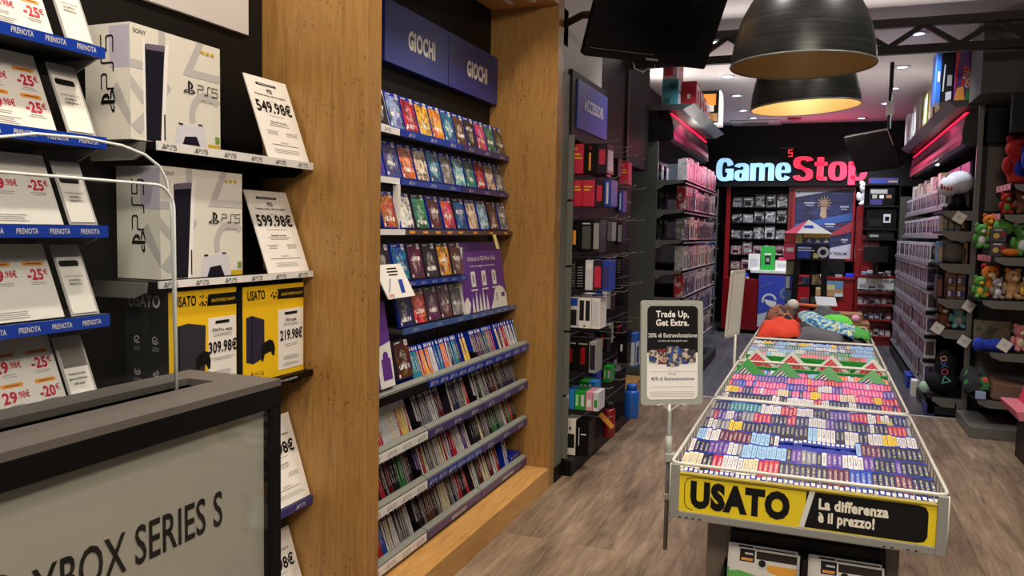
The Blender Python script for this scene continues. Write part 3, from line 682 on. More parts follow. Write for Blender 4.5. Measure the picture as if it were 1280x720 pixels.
BOXW = mat('box_white', (226, 222, 210), 0.42); SHAPE = mat('box_pale_grey', (190, 187, 184), 0.42); CONS = mat('print_black', (28, 27, 38), 0.35); CONSW = mat('print_white', (242, 241, 238), 0.4)
def arc(cx, cy, r0, r1, a0, a1, n=16):
    o = []; 
    for i in range(n + 1):
        a = math.radians(a0 + (a1 - a0) * i / n); o.append((cx + r1 * math.cos(a), cy + r1 * math.sin(a)))
    for i in range(n + 1):
        a = math.radians(a1 + (a0 - a1) * i / n); o.append((cx + r0 * math.cos(a), cy + r0 * math.sin(a)))
    return o
def console_box(y0, y1, z0, z1, x, depth, label):
    m = MB(); m.box(x - depth, x, y0, y1, z0, z1, BOXW); F = FX(x, y0, z0); w = y1 - y0; h = z1 - z0
    a = .0006
    # large pale square, triangle, cross and circle
    m.flat(F, [(.0, .62 * h), (.36 * w, .62 * h), (.36 * w, h), (.29 * w, h), (.29 * w, .69 * h), (0, .69 * h)], SHAPE, a)
    m.flat(F, [(.55 * w, .66 * h), (.72 * w, h), (.80 * w, h), (.67 * w, .73 * h), (w, .73 * h), (w, .66 * h)], SHAPE, a)
    m.flat(F, [(0, .44 * h), (.22 * w, .22 * h), (.42 * w, .50 * h), (.37 * w, .56 * h), (.21 * w, .34 * h), (0, .55 * h)], SHAPE, a)
    m.flat(F, [(.0, .12 * h), (.09 * w, .05 * h), (.2 * w, .18 * h), (.13 * w, .25 * h)], SHAPE, a * 1.5)
    m.flat(F, arc(.84 * w, .30 * h, .15 * w, .22 * w, 43, 200), SHAPE, a)
    # the console and its pad
    m.flat(F, [(.13 * w, .0), (.12 * w, .84 * h), (.14 * w, .9 * h), (.2 * w, .0)], CONSW, a * 2)
    m.flat(F, [(.24 * w, .0), (.36 * w, .86 * h), (.40 * w, .93 * h), (.34 * w, .0)], CONSW, a * 2)
    m.flat(F, [(.15 * w, .005 * h), (.145 * w, .84 * h), (.35 * w, .87 * h), (.30 * w, .005 * h)], CONS, a * 3)
    m.flat(F, [(.152 * w, .80 * h), (.15 * w, .85 * h), (.34 * w, .875 * h), (.345 * w, .82 * h)], mat('print_violet_grey', (110, 100, 118), .35), a * 4)
    m.flat(F, [(.335 * w, .03 * h), (.335 * w, .26 * h), (.35 * w, .26 * h), (.35 * w, .03 * h)], CONS, a * 3)
    m.flat(F, [(.46 * w, .0), (.47 * w, .15 * h), (.51 * w, .21 * h), (.58 * w, .2 * h), (.70 * w, .21 * h), (.77 * w, .23 * h), (.81 * w, .17 * h), (.82 * w, .0), (.73 * w, .0), (.69 * w, .04 * h), (.58 * w, .03 * h), (.54 * w, .0)], mat('print_pad_white', (214, 212, 220), .4), a * 3)
    m.flat(F, [(.53 * w, .0), (.565 * w, .09 * h), (.70 * w, .105 * h), (.75 * w, .0)], CONS, a * 4)
    m.rect(F, .49 * w, .195 * h, .54 * w, .21 * h, CONS, a * 5); m.rect(F, .72 * w, .215 * h, .77 * w, .228 * h, CONS, a * 5)
    m.flat(F, [(.84 * w, .0), (.99 * w, .0), (.99 * w, .05 * h), (.84 * w, .05 * h)], mat('gold_print', (206, 172, 44), .4), a * 3)
    m.rect(F, .93 * w, .07 * h, .985 * w, .13 * h, mat('rating_green', (120, 150, 60), .5), a * 3)
    for i in range(3): m.rect(F, (.76 + .06 * i) * w, .905 * h, (.80 + .06 * i) * w, .93 * h, mat('gold_print', (206, 172, 44), .4), a * 3)
    m.text(F, 'SONY', .03 * w, .92 * h, .012, INK, align='l', bold=.0)
    emblem(m, F, .62 * w, .505 * h, .038, INK, a * 3); console_word(m, F, .72 * w, .515 * h, .026, INK, '5', .11, a * 3)
    m.text(F, 'PlayStation', .84 * w, .44 * h, .008, TEXTG, bold=0)
    # near end of the box: turned emblem and word
    FS = (Vector((x - depth, y0, z0)), X.copy(), Z.copy())
    m.rect(FS, depth * .55, .62 * h, depth, .98 * h, mat('side_violet', (190, 186, 204), .42), a)
    m.flat(FS, [(depth * .55, .42 * h), (depth * .72, .5 * h), (depth, .22 * h), (depth, .1 * h)], SHAPE, a)
    FV = (Vector((x - depth * .42, y0, z0)), Z.copy(), -X)
    emblem(m, FV, .33 * h, -.012, .052, INK, a * 3); console_word(m, FV, .44 * h, -.01, .044, INK, '5', .1, a * 3)
    tag(m.build('console_box', None, .002), label, 'console box', 'white console boxes')
console_box(1.695, 2.046, 1.8295, 2.145, -1.776, .165, 'white console box on the top shelf beside the leaning price card')
console_box(1.795, 2.146, 1.4365, 1.765, -1.776, .165, 'white console box on the second shelf behind the clear acrylic screen')

YBOX = mat('box_yellow', (236, 190, 24), 0.42); YSIDE = mat('box_dark_side', (32, 34, 34), .45)
def used_box(y0, y1, z0, z1, x, label, price, name, pro):
    t = thing('used_console_box', (x - .08, (y0 + y1) / 2, z0), label, 'console box', 'yellow used-console boxes')
    m = MB(); m.hexa([(x - .165, y0, z0), (x, y0, z0), (x, y1, z0), (x - .165, y1, z0), (x - .165, y0, z1), (x, y0, z1), (x, y1, z1), (x - .165, y1, z1)], [YBOX, YBOX, YSIDE, YBOX, YBOX, YBOX])
    F = FX(x, y0, z0); w = y1 - y0; h = z1 - z0; a = .0006
    m.text(F, 'USATO', .07 * w, .86 * h, .03, INK, w=.09, align='l', bold=.03)
    m.flat(F, [(.54 * w, .84 * h), (w, .83 * h), (w, .95 * h), (.56 * w, .95 * h)], INK, a)
    for i in range(16): 
        q = random.uniform(.42, .56); v = random.uniform(.84, .94); m.rect(F, q * w, v * h, q * w + .006, v * h + .005, INK, a)
    m.text(F, 'QUALITÀ E PREZZO GARANTITI', .79 * w, .875 * h, .009, YBOX, w=.37 * w, off=.0014)
    if pro: m.flat(F, [(.06 * w, .12 * h), (.30 * w, .09 * h), (.50 * w, .12 * h), (.52 * w, .66 * h), (.26 * w, .70 * h), (.07 * w, .68 * h)], mat('print_console', (44, 44, 50), .4), a)
    else: m.flat(F, [(.05 * w, .22 * h), (.16 * w, .19 * h), (.33 * w, .24 * h), (.33 * w, .64 * h), (.13 * w, .70 * h), (.05 * w, .68 * h)], mat('print_console_blue', (34, 36, 58), .4), a)
    m.stroke(F, [(.14 * w, .2 * h), (.14 * w, .68 * h)], .003, INK, a * 2)
    px = .42 * w if pro else .33 * w
    m.flat(F, [(px + q * w, v * h) for q, v in ((-.05, .2), (-.02, .2), (.0, .27), (.1, .29), (.13, .24), (.16, .24), (.17, .32), (.14, .40), (.08, .42), (.0, .40), (-.05, .36))], INK, a * 2)
    emblem(m, F, .13 * w, .045 * h, .02, INK, a); console_word(m, F, .18 * w, .05 * h, .014, INK, '4', .13, a)
    FS = (Vector((x - .165, y0, z0)), X.copy(), Z.copy())
    m.text(FS, 'USATO', .075, .86 * h, .034, PLAST, w=.12, bold=.03)
    for i, (ix, iy) in enumerate(((.045, .56), (.115, .56), (.045, .27), (.115, .27))):
        m.flat(FS, arc(ix, iy * h, .009, .0115, 20 + 60 * i, 330 + 20 * i), PLAST, a); m.stroke(FS, [(ix - .005, iy * h), (ix - .001, iy * h - .005), (ix + .007, iy * h + .006)], .002, PLAST, a)
        fine_lines(m, FS, ix, iy * h - .022, .034, 3, MGREY, .005)
    m.build('carton', t, .0015)
    c = MB(); c0 = .56 * w; c1 = .985 * w; c.obox((x + .001, y0 + c0, z0 + .02), (0, c1 - c0, 0), (-.002, 0, 0), (0, 0, .66 * h), WHITE)
    G2 = FX(x + .0012, y0, z0)
    c.flat(G2, rrect(.66 * w, .66 * h, .88 * w, .69 * h, .003), INK, a); c.text(G2, name, .77 * w, .585 * h, .011, INK); fine_lines(c, G2, .77 * w, .56 * h, .11, 2, TEXTG)
    c.text(G2, price, .775 * w, .385 * h, .034, INK, w=.128, bold=.03); fine_lines(c, G2, .77 * w, .33 * h, .11, 2, TEXTG); fine_lines(c, G2, .77 * w, .2 * h, .1, 3, TEXTG); fine_lines(c, G2, .77 * w, .12 * h, .11, 2, TEXTG)
    c.build('price_card', t, 0, 'white price card reading ' + price)
used_box(1.80, 2.09, 1.0725, 1.40, -1.755, 'yellow used-console box with black side and the 309.98€ card', '309.98€', 'PS4 Pro usata', True)
used_box(2.12, 2.452, 1.0725, 1.395, -1.755, 'yellow used-console box with the 219.98€ card, against the wooden upright', '219.98€', 'PS4 usata', False)

def a4_card(y0, y1, z, L, x, price, title, label, lean=20, sub='Digital Edition'):
    t = math.radians(lean); u = Vector((-math.sin(t), 0, math.cos(t))); F = (Vector((x, y0, z)), Y.copy(), u); w = y1 - y0
    m = MB(); m.prism(F, [(0, 0), (w, 0), (w, L), (0, L)], .004, WHITE, PLAST)
    c = w / 2
    m.flat(F, rrect(.22 * w, .895 * L, .70 * w, .925 * L, .003), INK, .0008); m.rect(F, .27 * w, .907 * L, .65 * w, .913 * L, LGREY, .0014)
    m.text(F, title, c, .81 * L, .014, INK, bold=.03); m.text(F, 'Prenota online, ritira in negozio', c, .765 * L, .008, INK, w=.72 * w); m.text(F, 'a partire da', c, .70 * L, .006, TEXTG, bold=0)
    m.text(F, price, c, .565 * L, .040, INK, w=.84 * w, bold=.03)
    fine_lines(m, F, c, .52 * L, .12, 1, TEXTG); m.text(F, 'Disponibile da subito', c, .44 * L, .007, INK); fine_lines(m, F, c, .42 * L, .13, 2, TEXTG)
    for q in (.28, .74): fine_lines(m, F, q * w, .33 * L, .07, 3, TEXTG)
    m.text(F, 'Scopri di più', c, .19 * L, .006, INK, bold=0); fine_lines(m, F, c, .165 * L, .17, 1, INK); fine_lines(m, F, c, .11 * L, .18, 3, MGREY)
    tag(m.build('price_card'), label, 'price card', 'tilted price cards on the console shelves')
a4_card(2.238, 2.468, 1.83, .302, -1.742, '549.98€', 'PS5', 'tilted white card reading 549.98€ on the top console shelf')
a4_card(2.238, 2.468, 1.4365, .302, -1.742, '599.98€', 'PS5', 'tilted white card reading 599.98€ on the second console shelf')
a4_card(2.245, 2.475, .597, .32, -1.742, '399.98€', 'PS4', 'tilted white card with cut off price behind the corner of the black display case', 18)
a4_card(2.245, 2.475, .161, .32, -1.742, '299.98€', 'PS4', 'tilted white card on the lowest console shelf by the wooden upright', 18)

# ------------------------------------------------------------------ pre-order bay at the far left
PX = -1.70; PG = 'pre-order shelves'
PRE = [(2.010, 2.037, 'top'), (1.784, 1.814, 'second'), (1.561, 1.591, 'third'), (1.333, 1.364, 'fourth'), (1.10, 1.13, 'fifth')]
STP = mat('strip_deep_blue', (24, 62, 170), 0.3)
for i, (z0, z1, nm) in enumerate(PRE):
    t = thing('preorder_shelf', (-1.82, 1.2, z0), 'shelf with blue PRENOTA strip at the left edge, %s from the top' % ['first', 'second', 'third', 'fourth', 'fifth'][i], 'shelf', PG)
    b = MB(); b.box(-1.958, PX - .006, .55, 1.54, z0, z0 + .012, BLACK); b.build('shelf_board', t)
    b = MB(); b.prism((Vector((0, 1.541, 0)), X.copy(), Z.copy()), [(-1.958, z0 - .03), (-1.80, z0 - .03), (PX - .03, z0), (PX - .006, z0), (PX - .006, z1), (-1.958, z1)], .006, GREY); b.build('shelf_bracket', t)
    p = MB(); p.box(PX - .006, PX, .55, 1.545, z0, z1, STP)
    for y in (1.49, 1.405, 1.32, 1.235, 1.15, 1.065): p.text(FX(PX, 0, 0), 'PRENOTA', y, z0 + .009, .0125, PLAST, w=.055, bold=.02)
    p.build('price_strip', t)
def offer_card(y0, y1, z, L, x, rows, label, pic=False):
    t = math.radians(22); u = Vector((-math.sin(t), 0, math.cos(t))); F = (Vector((x, y0, z)), Y.copy(), u); w = y1 - y0
    m = MB(); m.prism(F, [(0, 0), (w, 0), (w, L), (0, L)], .003, WHITE)
    for (v, a, b) in rows:
        for (q, s, ql) in ((.60, a, 'l'), (.87, b, 'l')):
            m.flat(F, rrect((q - .09) * w, v + .036, (q + .085) * w, v + .046, .0045), ORAN, .0008); m.rect(F, (q - .06) * w, v + .0402, (q + .055) * w, v + .0418, BROWN, .0014)
            fine_lines(m, F, q * w, v - .008, .05, 2, MGREY, .005)
        m.text(F, a, .555 * w, v, .026, REDP, w=.036, bold=.035); m.text(F, '.98€', .665 * w, v + .008, .016, REDP, w=.032, bold=.012)
        m.text(F, b, .86 * w, v, .026, REDP, w=.042, bold=.035); m.text(F, '€', .95 * w, v + .012, .014, REDP, bold=.012)
    fine_lines(m, F, .55 * w, .022, .12, 4, MGREY, .005)
    m.rect(F, .02 * w, .02, .38 * w, L - .02, mat('game_picture', (70, 80, 120), .5), .0008)
    tag(m.build('offer_card'), label, 'offer card', 'pre-order offer cards')
R2 = [(.115, '29', '-25'), (.045, '29', '-25')]
offer_card(1.125, 1.43, 2.038, .21, -1.735, R2, 'offer card with -25€ on the top PRENOTA shelf')
offer_card(1.115, 1.432, 1.815, .20, -1.735, R2, 'offer card with two rows of 29.98€ on the second PRENOTA shelf')
offer_card(1.125, 1.445, 1.592, .182, -1.735, [(.088, '29', '-25')], 'offer card with one row of prices on the third PRENOTA shelf')
offer_card(1.12, 1.442, 1.365, .192, -1.735, [(.10, '29', '-25')], 'offer card with one row of prices on the fourth PRENOTA shelf')
offer_card(1.13, 1.452, 1.131, .215, -1.735, [(.118, '29', '-25'), (.044, '29', '-20')], 'offer card ending in -20€ on the fifth PRENOTA shelf')
for i, z in enumerate((2.038, 1.815, 1.592, 1.365, 1.131)):
    t = math.radians(22); u = Vector((-math.sin(t), 0, math.cos(t))); F = (Vector((-1.722, 1.452, z)), Y.copy(), u); L = .19 if i != 2 else .17
    th = thing('info_card', (-1.74, 1.49, z), 'small portrait info card on the %s PRENOTA shelf, right of the offer card' % ['top', 'second', 'third', 'fourth', 'fifth'][i], 'info card', 'small pre-order info cards')
    m = MB(); m.prism(F, [(0, 0), (.082, 0), (.082, L), (0, L)], .003, mat('holder_grey', (176, 174, 172), .2)); m.build('card_holder', th)
    m = MB(); m.prism((F[0] + u * .006 + F[1].cross(u) * .0025, F[1], F[2]), [(.004, 0), (.074, 0), (.074, L - .04), (.004, L - .04)], .0015, WHITE); F2 = (F[0] + F[1].cross(u) * .0027 + u * .006, F[1], F[2])
    if i < 4:
        m.flat(F2, rrect(.006, L - .066, .062, L - .05, .006), INK, .0008)
        m.text(F2, 'SCOPRI I GIOCHI', .036, L - .095, .005, TEXTG, bold=0); m.text(F2, 'SCOPRI E', .036, L - .106, .0055, INK); m.text(F2, 'PRENOTA', .036, L - .116, .0055, INK)
    else:
        m.rect(F2, .004, .10, .074, L - .04, mat('dim_picture', (120, 112, 108), .5), .0008)
        for k in range(3): m.text(F2, ['Prenota il tuo', 'gioco preferito', 'alla cassa'][k], .036, .08 - k * .013, .006, INK)
        m.flat(F2, rrect(.015, .015, .06, .03, .004), LGREY, .0008)
    m.build('paper_insert', th)

# ------------------------------------------------------------------ black glazed display case in the left foreground
BK = mat('case_black', (10, 9, 9), 0.4); BKT = mat('case_top', (84, 78, 73), 0.5)
dc = thing('display_case', (-1.0, .7, 0), 'black framed display case with grey glazed front in the left foreground', 'display case')
zt = 1.323
m = MB(); m.box(-.99, -.9, -.1, 1.19, zt - .012, zt, BKT); m.box(-1.11, -1.05, -.1, 1.19, zt - .012, zt, BKT); m.box(-1.05, -.99, 1.12, 1.19, zt - .012, zt, BKT); m.box(-1.05, -.99, -.1, -.05, zt - .012, zt, BKT)
m.build('top_board', dc, 0, 'worn dark grey top with a long slot')
m = MB(); m.box(-1.05, -.99, -.05, 1.12, zt - .07, zt - .06, BLACK); m.build('slot_floor', dc)
m = MB(); m.box(-.925, -.9, -.1, 1.19, zt - .05, zt - .0125, BK); m.box(-.925, -.9, 1.163, 1.19, 0.1, zt - .05, BK); m.box(-.925, -.9, -.1, -.06, .1, zt - .05, BK); m.box(-.925, -.9, -.1, 1.19, 0, .1, BK)
m.box(-1.11, -.925, 1.17, 1.19, 0, zt - .0125, BK); m.box(-1.11, -1.09, -.1, 1.17, 0, zt - .0125, BK); m.box(-1.09, -.925, -.1, -.08, 0, zt - .0125, BK); m.build('frame', dc, .002)
m = MB(); m.box(-.93, -.918, -.06, 1.163, .1, zt - .05, mat('poster_grey', (168, 163, 150), .12, coat=.6)); F = FX(-.918, 0, 0)
F = (Vector((-.918, 0, 0)), Y.copy(), Z.copy())
m.text(F, 'XBOX SERIES S', .705, 1.098, .058, INK, w=.35, align='l', bold=.012)
m.flat(F, arc(.655, 1.135, .024, .034, 0, 360, 30), INK, .001); m.stroke(F, [(.636, 1.155), (.655, 1.138), (.674, 1.155)], .006, INK, .001)
m.build('poster_panel', dc, 0, 'grey poster lettered in black')
m = MB(); m.box(-.909, -.905, -.06, 1.163, .1, zt - .05, GLASS); m.build('glass_pane', dc, 0, 'clear glass')
EDGE = mat('acrylic_edge', (222, 224, 220), .25, spec=.6)
sh = thing('acrylic_screen', (-1.0, .5, zt - .059), 'clear acrylic screen with rounded corners standing in the slot of the display case', 'screen')
def pane(x, out):
    m = MB(); F0 = [(x + .002, a, b) for a, b in out]; B0 = [(x - .002, a, b) for a, b in out]
    m.face(F0, GLASS); m.face(B0[::-1], GLASS)
    for i in range(len(out) - 1):
        m.face([F0[i], B0[i], B0[i + 1], F0[i + 1]], EDGE)
    # polished edge bevel, seen as a bright rim
    m.tube([(x, a, b) for a, b in out], .0024, EDGE, 6)
    m.build('pane', sh)
zb = zt - .059
def corner(cy, cz, r, n=7): return [(cy + r * math.cos(PI / 2 * i / n), cz + r * math.sin(PI / 2 * i / n)) for i in range(n + 1)]
pane(-1.002, [(1.045, zb)] + corner(1.003, 1.622, .04) + [(.3, 1.664), (-.03, 1.664), (-.03, zb)])
pane(-1.035, [(1.078, zb), (1.072, 1.60), (1.069, 1.645), (1.06, 1.675), (1.045, 1.695), (1.015, 1.711), (.97, 1.721), (.90, 1.725), (.82, 1.722), (.74, 1.706), (.6, 1.66), (.3, 1.56), (-.03, 1.5), (-.03, zb)])
# ------------------------------------------------------------------ bins of used discs in the aisle
BX0, BX1 = -.392, .357
BINY = [2.415, 3.475, 4.59, 5.63]; BINL = [1.035, 1.08, 1.0, 1.05]
STEEL = mat('sign_frame_steel', (150, 150, 144), .35, .3)
bin_labels = ['front wire bin of used games with the yellow USATO sign', 'second wire bin of used games behind the yellow sign bin', 'third wire bin of used games with a green row', 'rear wire bin heaped with clothing']
BINS = []
for i, y0 in enumerate(BINY):
    L = BINL[i]; y1 = y0 + L; zt = .902
    t = thing('display_bin', (-.02, y0 + L / 2, 0), bin_labels[i], 'bin', 'wire bins in the aisle'); BINS.append(t)
    m = MB(); m.box(BX0 + .02, BX1 - .02, y0 + .02, y1 - .02, .725, .735, GREYD)
    m.build('bin_floor', t)
    m = MB()
    def ring(z, r=.0042):
        c = .03; P = []
        for (cx, cy, a0) in ((BX1 - c, y1 - c, 0), (BX0 + c, y1 - c, 90), (BX0 + c, y0 + c, 180), (BX1 - c, y0 + c, 270)):
            for k in range(5):
                a = math.radians(a0 + 22.5 * k); P.append((cx + c * math.cos(a), cy + c * math.sin(a), z))
        m.tube(P, r, WIRE, 8, True)
    ring(zt, .0055); ring(.735)
    if i == 3: ring(.83, .003)
    n = 15 if i != 3 else 15
    for k in range(n):
        x = BX0 + .035 + (BX1 - BX0 - .07) * k / (n - 1)
        m.tube([(x, y0, .735), (x, y0, zt)], .0017, WIRE, 5)
        m.tube([(x, y1, .735), (x, y1, zt)], .0017, WIRE, 5)
    for k in range(14):
        y = y0 + .06 + (L - .12) * k / 13
        for x in (BX0, BX1): m.tube([(x, y, .735), (x, y, zt)], .0017, WIRE, 5)
    for x in (BX0, BX1):
        for y in (y0, y1): m.tube([(x, y, .735), (x, y, .90)], .005, WIRE, 6)
    m.build('wire_basket', t)
    m = MB(); m.box(-.30, .265, y0 + .19, y1 - .06, 0.02, .72, mat('pedestal_taupe', (112, 100, 90), .45)); m.box(-.28, .245, y0 + .21, y1 - .08, 0, .02, BLACK)
    m.build('pedestal', t, .006)
# sign of the front bin
t = BINS[0]; ys = 2.405
m = MB(); F = FNY(0, ys, 0)
m.box(-.392, -.366, ys, ys + .018, .735, .90, STEEL); m.box(.331, .357, ys, ys + .018, .735, .90, STEEL); m.box(-.366, .331, ys, ys + .018, .735, .757, STEEL); m.box(-.366, .331, ys, ys + .018, .872, .878, mat('sign_top_yellow', (190, 172, 60), .3)); 
for x in (-.365, -.345, -.325, -.305, .2, .22, .26, .28): m.box(x, x + .008, ys - .001, ys + .002, .7375, .742, BLACK)
m.build('sign_frame', t, .002)
m = MB(); m.box(-.366, .331, ys + .008, ys + .014, .757, .872, mat('sign_yellow', (226, 200, 30), .35)); F = FNY(0, ys + .008, 0)
m.flat(F, [(-.004, .8665), (-.008, .7605)] + [(.285, .7605), (.303, .765), (.311, .78), (.311, .848), (.303, .862), (.285, .8665)], INK, .0008)
m.flat(F, [(-.022, .759), (-.007, .759), (.020, .87), (.005, .87)], mat('sign_divider', (214, 212, 204), .4), .0012)
ol = [(.0, .865), (-.325, .865), (-.342, .858), (-.35, .842), (-.35, .786), (-.342, .77), (-.325, .763)]
m.stroke(F, ol, .0022, INK, .0006)
m.text(F, 'USATO', -.19, .778, .072, INK, w=.285, bold=.065)
m.text(F, 'La differenza', .030, .820, .029, mat('sign_cream', (232, 226, 206), .4), w=.182, align='l', bold=.045); m.stroke(F, [(.0335, .8075), (.0395, .8025)], .0045, mat('sign_cream', (232, 226, 206), .4), .0014); m.text(F, 'e il prezzo!', .030, .782, .029, mat('sign_cream', (232, 226, 206), .4), w=.148, align='l', bold=.045)
m.build('sign_panel', t, 0, 'yellow and black sign panel')
# brochure holder and brochures under the sign
m = MB(); m.hexa([(-.235, 2.585, .42), (.235, 2.585, .42), (.235, 2.604, .42), (-.235, 2.604, .42), (-.225, 2.585, .66), (.225, 2.585, .66), (.225, 2.604, .66), (-.225, 2.604, .66)], BLACK)
m.box(-.235, .235, 2.47, 2.585, .40, .42, BLACK); m.box(-.008, .008, 2.49, 2.585, .42, .63, mat('holder_black', (28, 27, 27), .25)); m.box(-.24, -.235, 2.47, 2.604, .40, .56, BLACK); m.box(.235, .24, 2.47, 2.604, .40, .56, BLACK)
m.build('brochure_holder', t, .002)
for i, (x0, x1) in enumerate(((-.222, -.014), (.016, .222))):
    for j in range(2):
        u = Vector((0, .062, .19)).normalized(); F = (Vector((x0 - j * .006, 2.50 + j * .006, .4205)), X.copy(), u); w = x1 - x0; L = .205 + j * .008
        m = MB(); m.prism(F, [(0, 0), (w, 0), (w, L), (0, L)], .003, WHITE)
        m.rect(F, .03, L - .042, .075, L - .004, INK, .0008); m.rect(F, .035, L - .038, .07, L - .03, ORAN, .0012); m.rect(F, .045, L - .02, .07, L - .014, PLAST, .0012)
        m.flat(F, [(.10, L - .042), (.2, L - .042), (.2, L - .085), (.12, L - .064)], mat('flyer_orange', (246, 172, 36), .45), .0008); m.rect(F, .08, L - .030, .2, L - .006, BROWN, .0008)
        m.flat(F, arc(.098, L - .045, 0, .016, 0, 360), PLAST, .0012); m.flat(F, arc(.098, L - .041, 0, .011, 0, 360), INK, .0016)
        m.flat(F, [(0, 0), (.13, 0), (.11, L - .085), (.03, L - .070), (0, L - .075)], mat('flyer_green', (92, 186, 74), .45), .0008); m.flat(F, arc(.15, L - .10, 0, .016, 0, 360), INK, .001)
        m.rect(F, 0, 0, w, .05, PLAST, .0014)
        tag(m.build('brochure'), '%s colourful brochure in the %s pocket of the black holder under the yellow sign' % (['front', 'rear'][j], ['left', 'right'][i]), 'brochure', 'brochures under the bin sign')

TH = .0152
BSP = spine_mesh(BLUEP, TH, 'disc_case', False, .166, .11, True); BSPB = spine_mesh(BLUEP, TH, 'disc_case', True, .166, .11)
N = 47
def binrows(i, rows, pitch, y0, pal_list, z=.868):
    out = []
    for r in range(rows):
        cols = runs(pal_list[r % len(pal_list)], N, 1, 4)
        for k in range(N):
            x = BX0 + .014 + TH / 2 + k * ((BX1 - BX0 - .028) / N)
            out.append((i, r, k, x, y0 + r * pitch, z, cols[k]))
    return out
PB1 = [['red', 'black', 'black', 'dark red', 'white', 'cream', 'cream', 'black', 'white', 'blue'], ['purple', 'white', 'white', 'black', 'pale blue', 'grey', 'black', 'purple', 'black', 'blue'],
       ['pale blue', 'black', 'pale blue', 'dark red', 'white', 'pink', 'black', 'orange'], ['white', 'black', 'white', 'grey', 'black', 'pale blue', 'yellow', 'black'], ['white', 'black', 'purple', 'red', 'grey', 'white', 'navy'],
       ['white', 'navy', 'black', 'white', 'white', 'purple', 'teal', 'red']]
PB2 = [['black', 'white', 'red', 'white', 'grey', 'navy'], ['navy', 'yellow', 'pink', 'red', 'white', 'pink', 'cream'], ['blue', 'pink', 'purple', 'pink', 'red', 'white'], ['white', 'purple', 'pink', 'pink', 'orange', 'red'], ['pale blue', 'white', 'purple', 'pink', 'red', 'orange']]
PB3 = [['red', 'white', 'cream', 'red', 'grey'], ['pink', 'white', 'grey', 'pale blue', 'red'], ['pale blue', 'grey', 'white', 'green', 'pale blue'], ['grey', 'white', 'green', 'pale blue'], ['grey', 'white', 'yellow', 'pale blue']]
ROT = Matrix.Rotation(-math.radians(80), 3, 'X')
cases = binrows(0, 6, .170, 2.432, PB1)
for (i, r, k, x, y, z, c) in cases:
    gap = (r == 2 and 18 <= k <= 33)
    tw = random.uniform(-.04, .04)
    if gap: z -= .032
    if not gap and r == 3 and 40 <= k <= 41: c = 'yellow'
    nm = ordn(k + 1)
    put(BSPB if gap else BSP, 'disc_case', (x, y, z + random.uniform(-.003, .003)), (ROT @ Matrix.Rotation(tw, 3, 'Z')).to_euler(),
        ('sunken plain blue used case, %s from left in the third row of the front bin' % nm) if gap else '%s-spined used case, %s from left in the %s row of the front bin' % (c, nm, ordn(r + 1)), 'game case', 'used game cases in the front bin', 'blue' if gap else c)
b = MB()
for (i, r, k, x, y, z, c) in binrows(1, 5, .170, 3.492, PB2) + binrows(2, 5, .172, 4.70, PB3):
    band = GREENP if (i == 2 and r < 2) else BLUEP
    tw = random.uniform(-.04, .04)
    add_spine(b, ROT @ Matrix.Rotation(tw, 3, 'Z'), (x, y, z + random.uniform(-.003, .003)), band, TH, c, .166, .11, True)
tag(b.build('disc_case_rows'), 'rows of used game cases in the second and third bins', 'game cases', None, 'stuff')
def row_bar(y, z0, z1, mm, nm, label, x0=BX0 + .012, x1=BX1 - .012):
    q = MB(); q.box(x0, x1, y, y + .012, z0, z1, mm); tag(q.build(nm, None, .002), label, 'divider')
row_bar(4.345, .80, .91, GREENP, 'bin_divider', 'green divider bar across the back of the second bin')
row_bar(4.66, .84, .925, GREENP, 'bin_divider', 'green divider bar across the front of the third bin', BX0 + .03, BX1 - .05)
# tilted cases that stick out of the bins corner up
STR = NT('striped_card'); c_ = STR.coord(); wv = STR.n('TexWave'); STR.put(wv.inputs['Vector'], c_); wv.inputs['Scale'].default_value = 22; wv.bands_direction = 'X'
STR.put(STR.b.inputs['Base Color'], STR.ramp(wv.outputs['Fac'], [(0.45, lin((220, 215, 210))), (0.55, lin((60, 54, 60)))]))
STRR = NT('striped_red_card'); c_ = STRR.coord(); wv = STRR.n('TexWave'); STRR.put(wv.inputs['Vector'], c_); wv.inputs['Scale'].default_value = 20; wv.bands_direction = 'X'
STRR.put(STRR.b.inputs['Base Color'], STRR.ramp(wv.outputs['Fac'], [(0.88, lin((206, 32, 40))), (0.97, lin((216, 150, 150)))]))
def corner_mesh(body, art):
    q = MB(); h = .0075
    q.hexa([(-.068, -h, 0), (.068, -h, 0), (.068, h, 0), (-.068, h, 0), (-.068, -h, .17), (.068, -h, .17), (.068, h, .17), (-.068, h, .17)], body)
    F = (Vector((0, -h, 0)), X.copy(), Z.copy()); q.rect(F, -.056, .012, .056, .15 if body is PLAST else .125, art); return q.data('corner_case', (0, 0, 0))
CMG = corner_mesh(GREENP, STR.m); CMR = corner_mesh(PLAST, STRR.m)
for k, x in enumerate((-.40 + .085, -.14, .055, .25)):
    for me_, yy, cc, dz in ((CMG, 4.20, 'green', .795), (CMR, 4.56, 'red', .80)):
        put(me_, 'corner_case', (x + (.02 if cc == 'red' else 0) - .06, yy, dz), (Matrix.Rotation(-.25, 3, 'X') @ Matrix.Rotation(math.radians(40 + 3 * k), 3, 'Y')).to_euler(),
            '%s striped case poking corner up from the bins, %s from the left of its row' % (cc, ordn(k + 1)), 'game case', 'striped cases standing corner up', 'green')
yl = MB(); yl.flat((Vector((.24, 3.30, .883)), X.copy(), Y.copy()), [(0, 0), (.055, 0), (.05, .09), (-.005, .09)], mat('olive_card', (190, 176, 30), .5)); yl.prism((Vector((.24, 3.30, .885)), X.copy(), Y.copy()), [(0, 0), (.055, 0), (.05, .09), (-.005, .09)], .002, mat('olive_card', (190, 176, 30), .5))
tag(yl.build('yellow_card'), 'olive yellow card lying on the cases at the back right of the front bin', 'card')

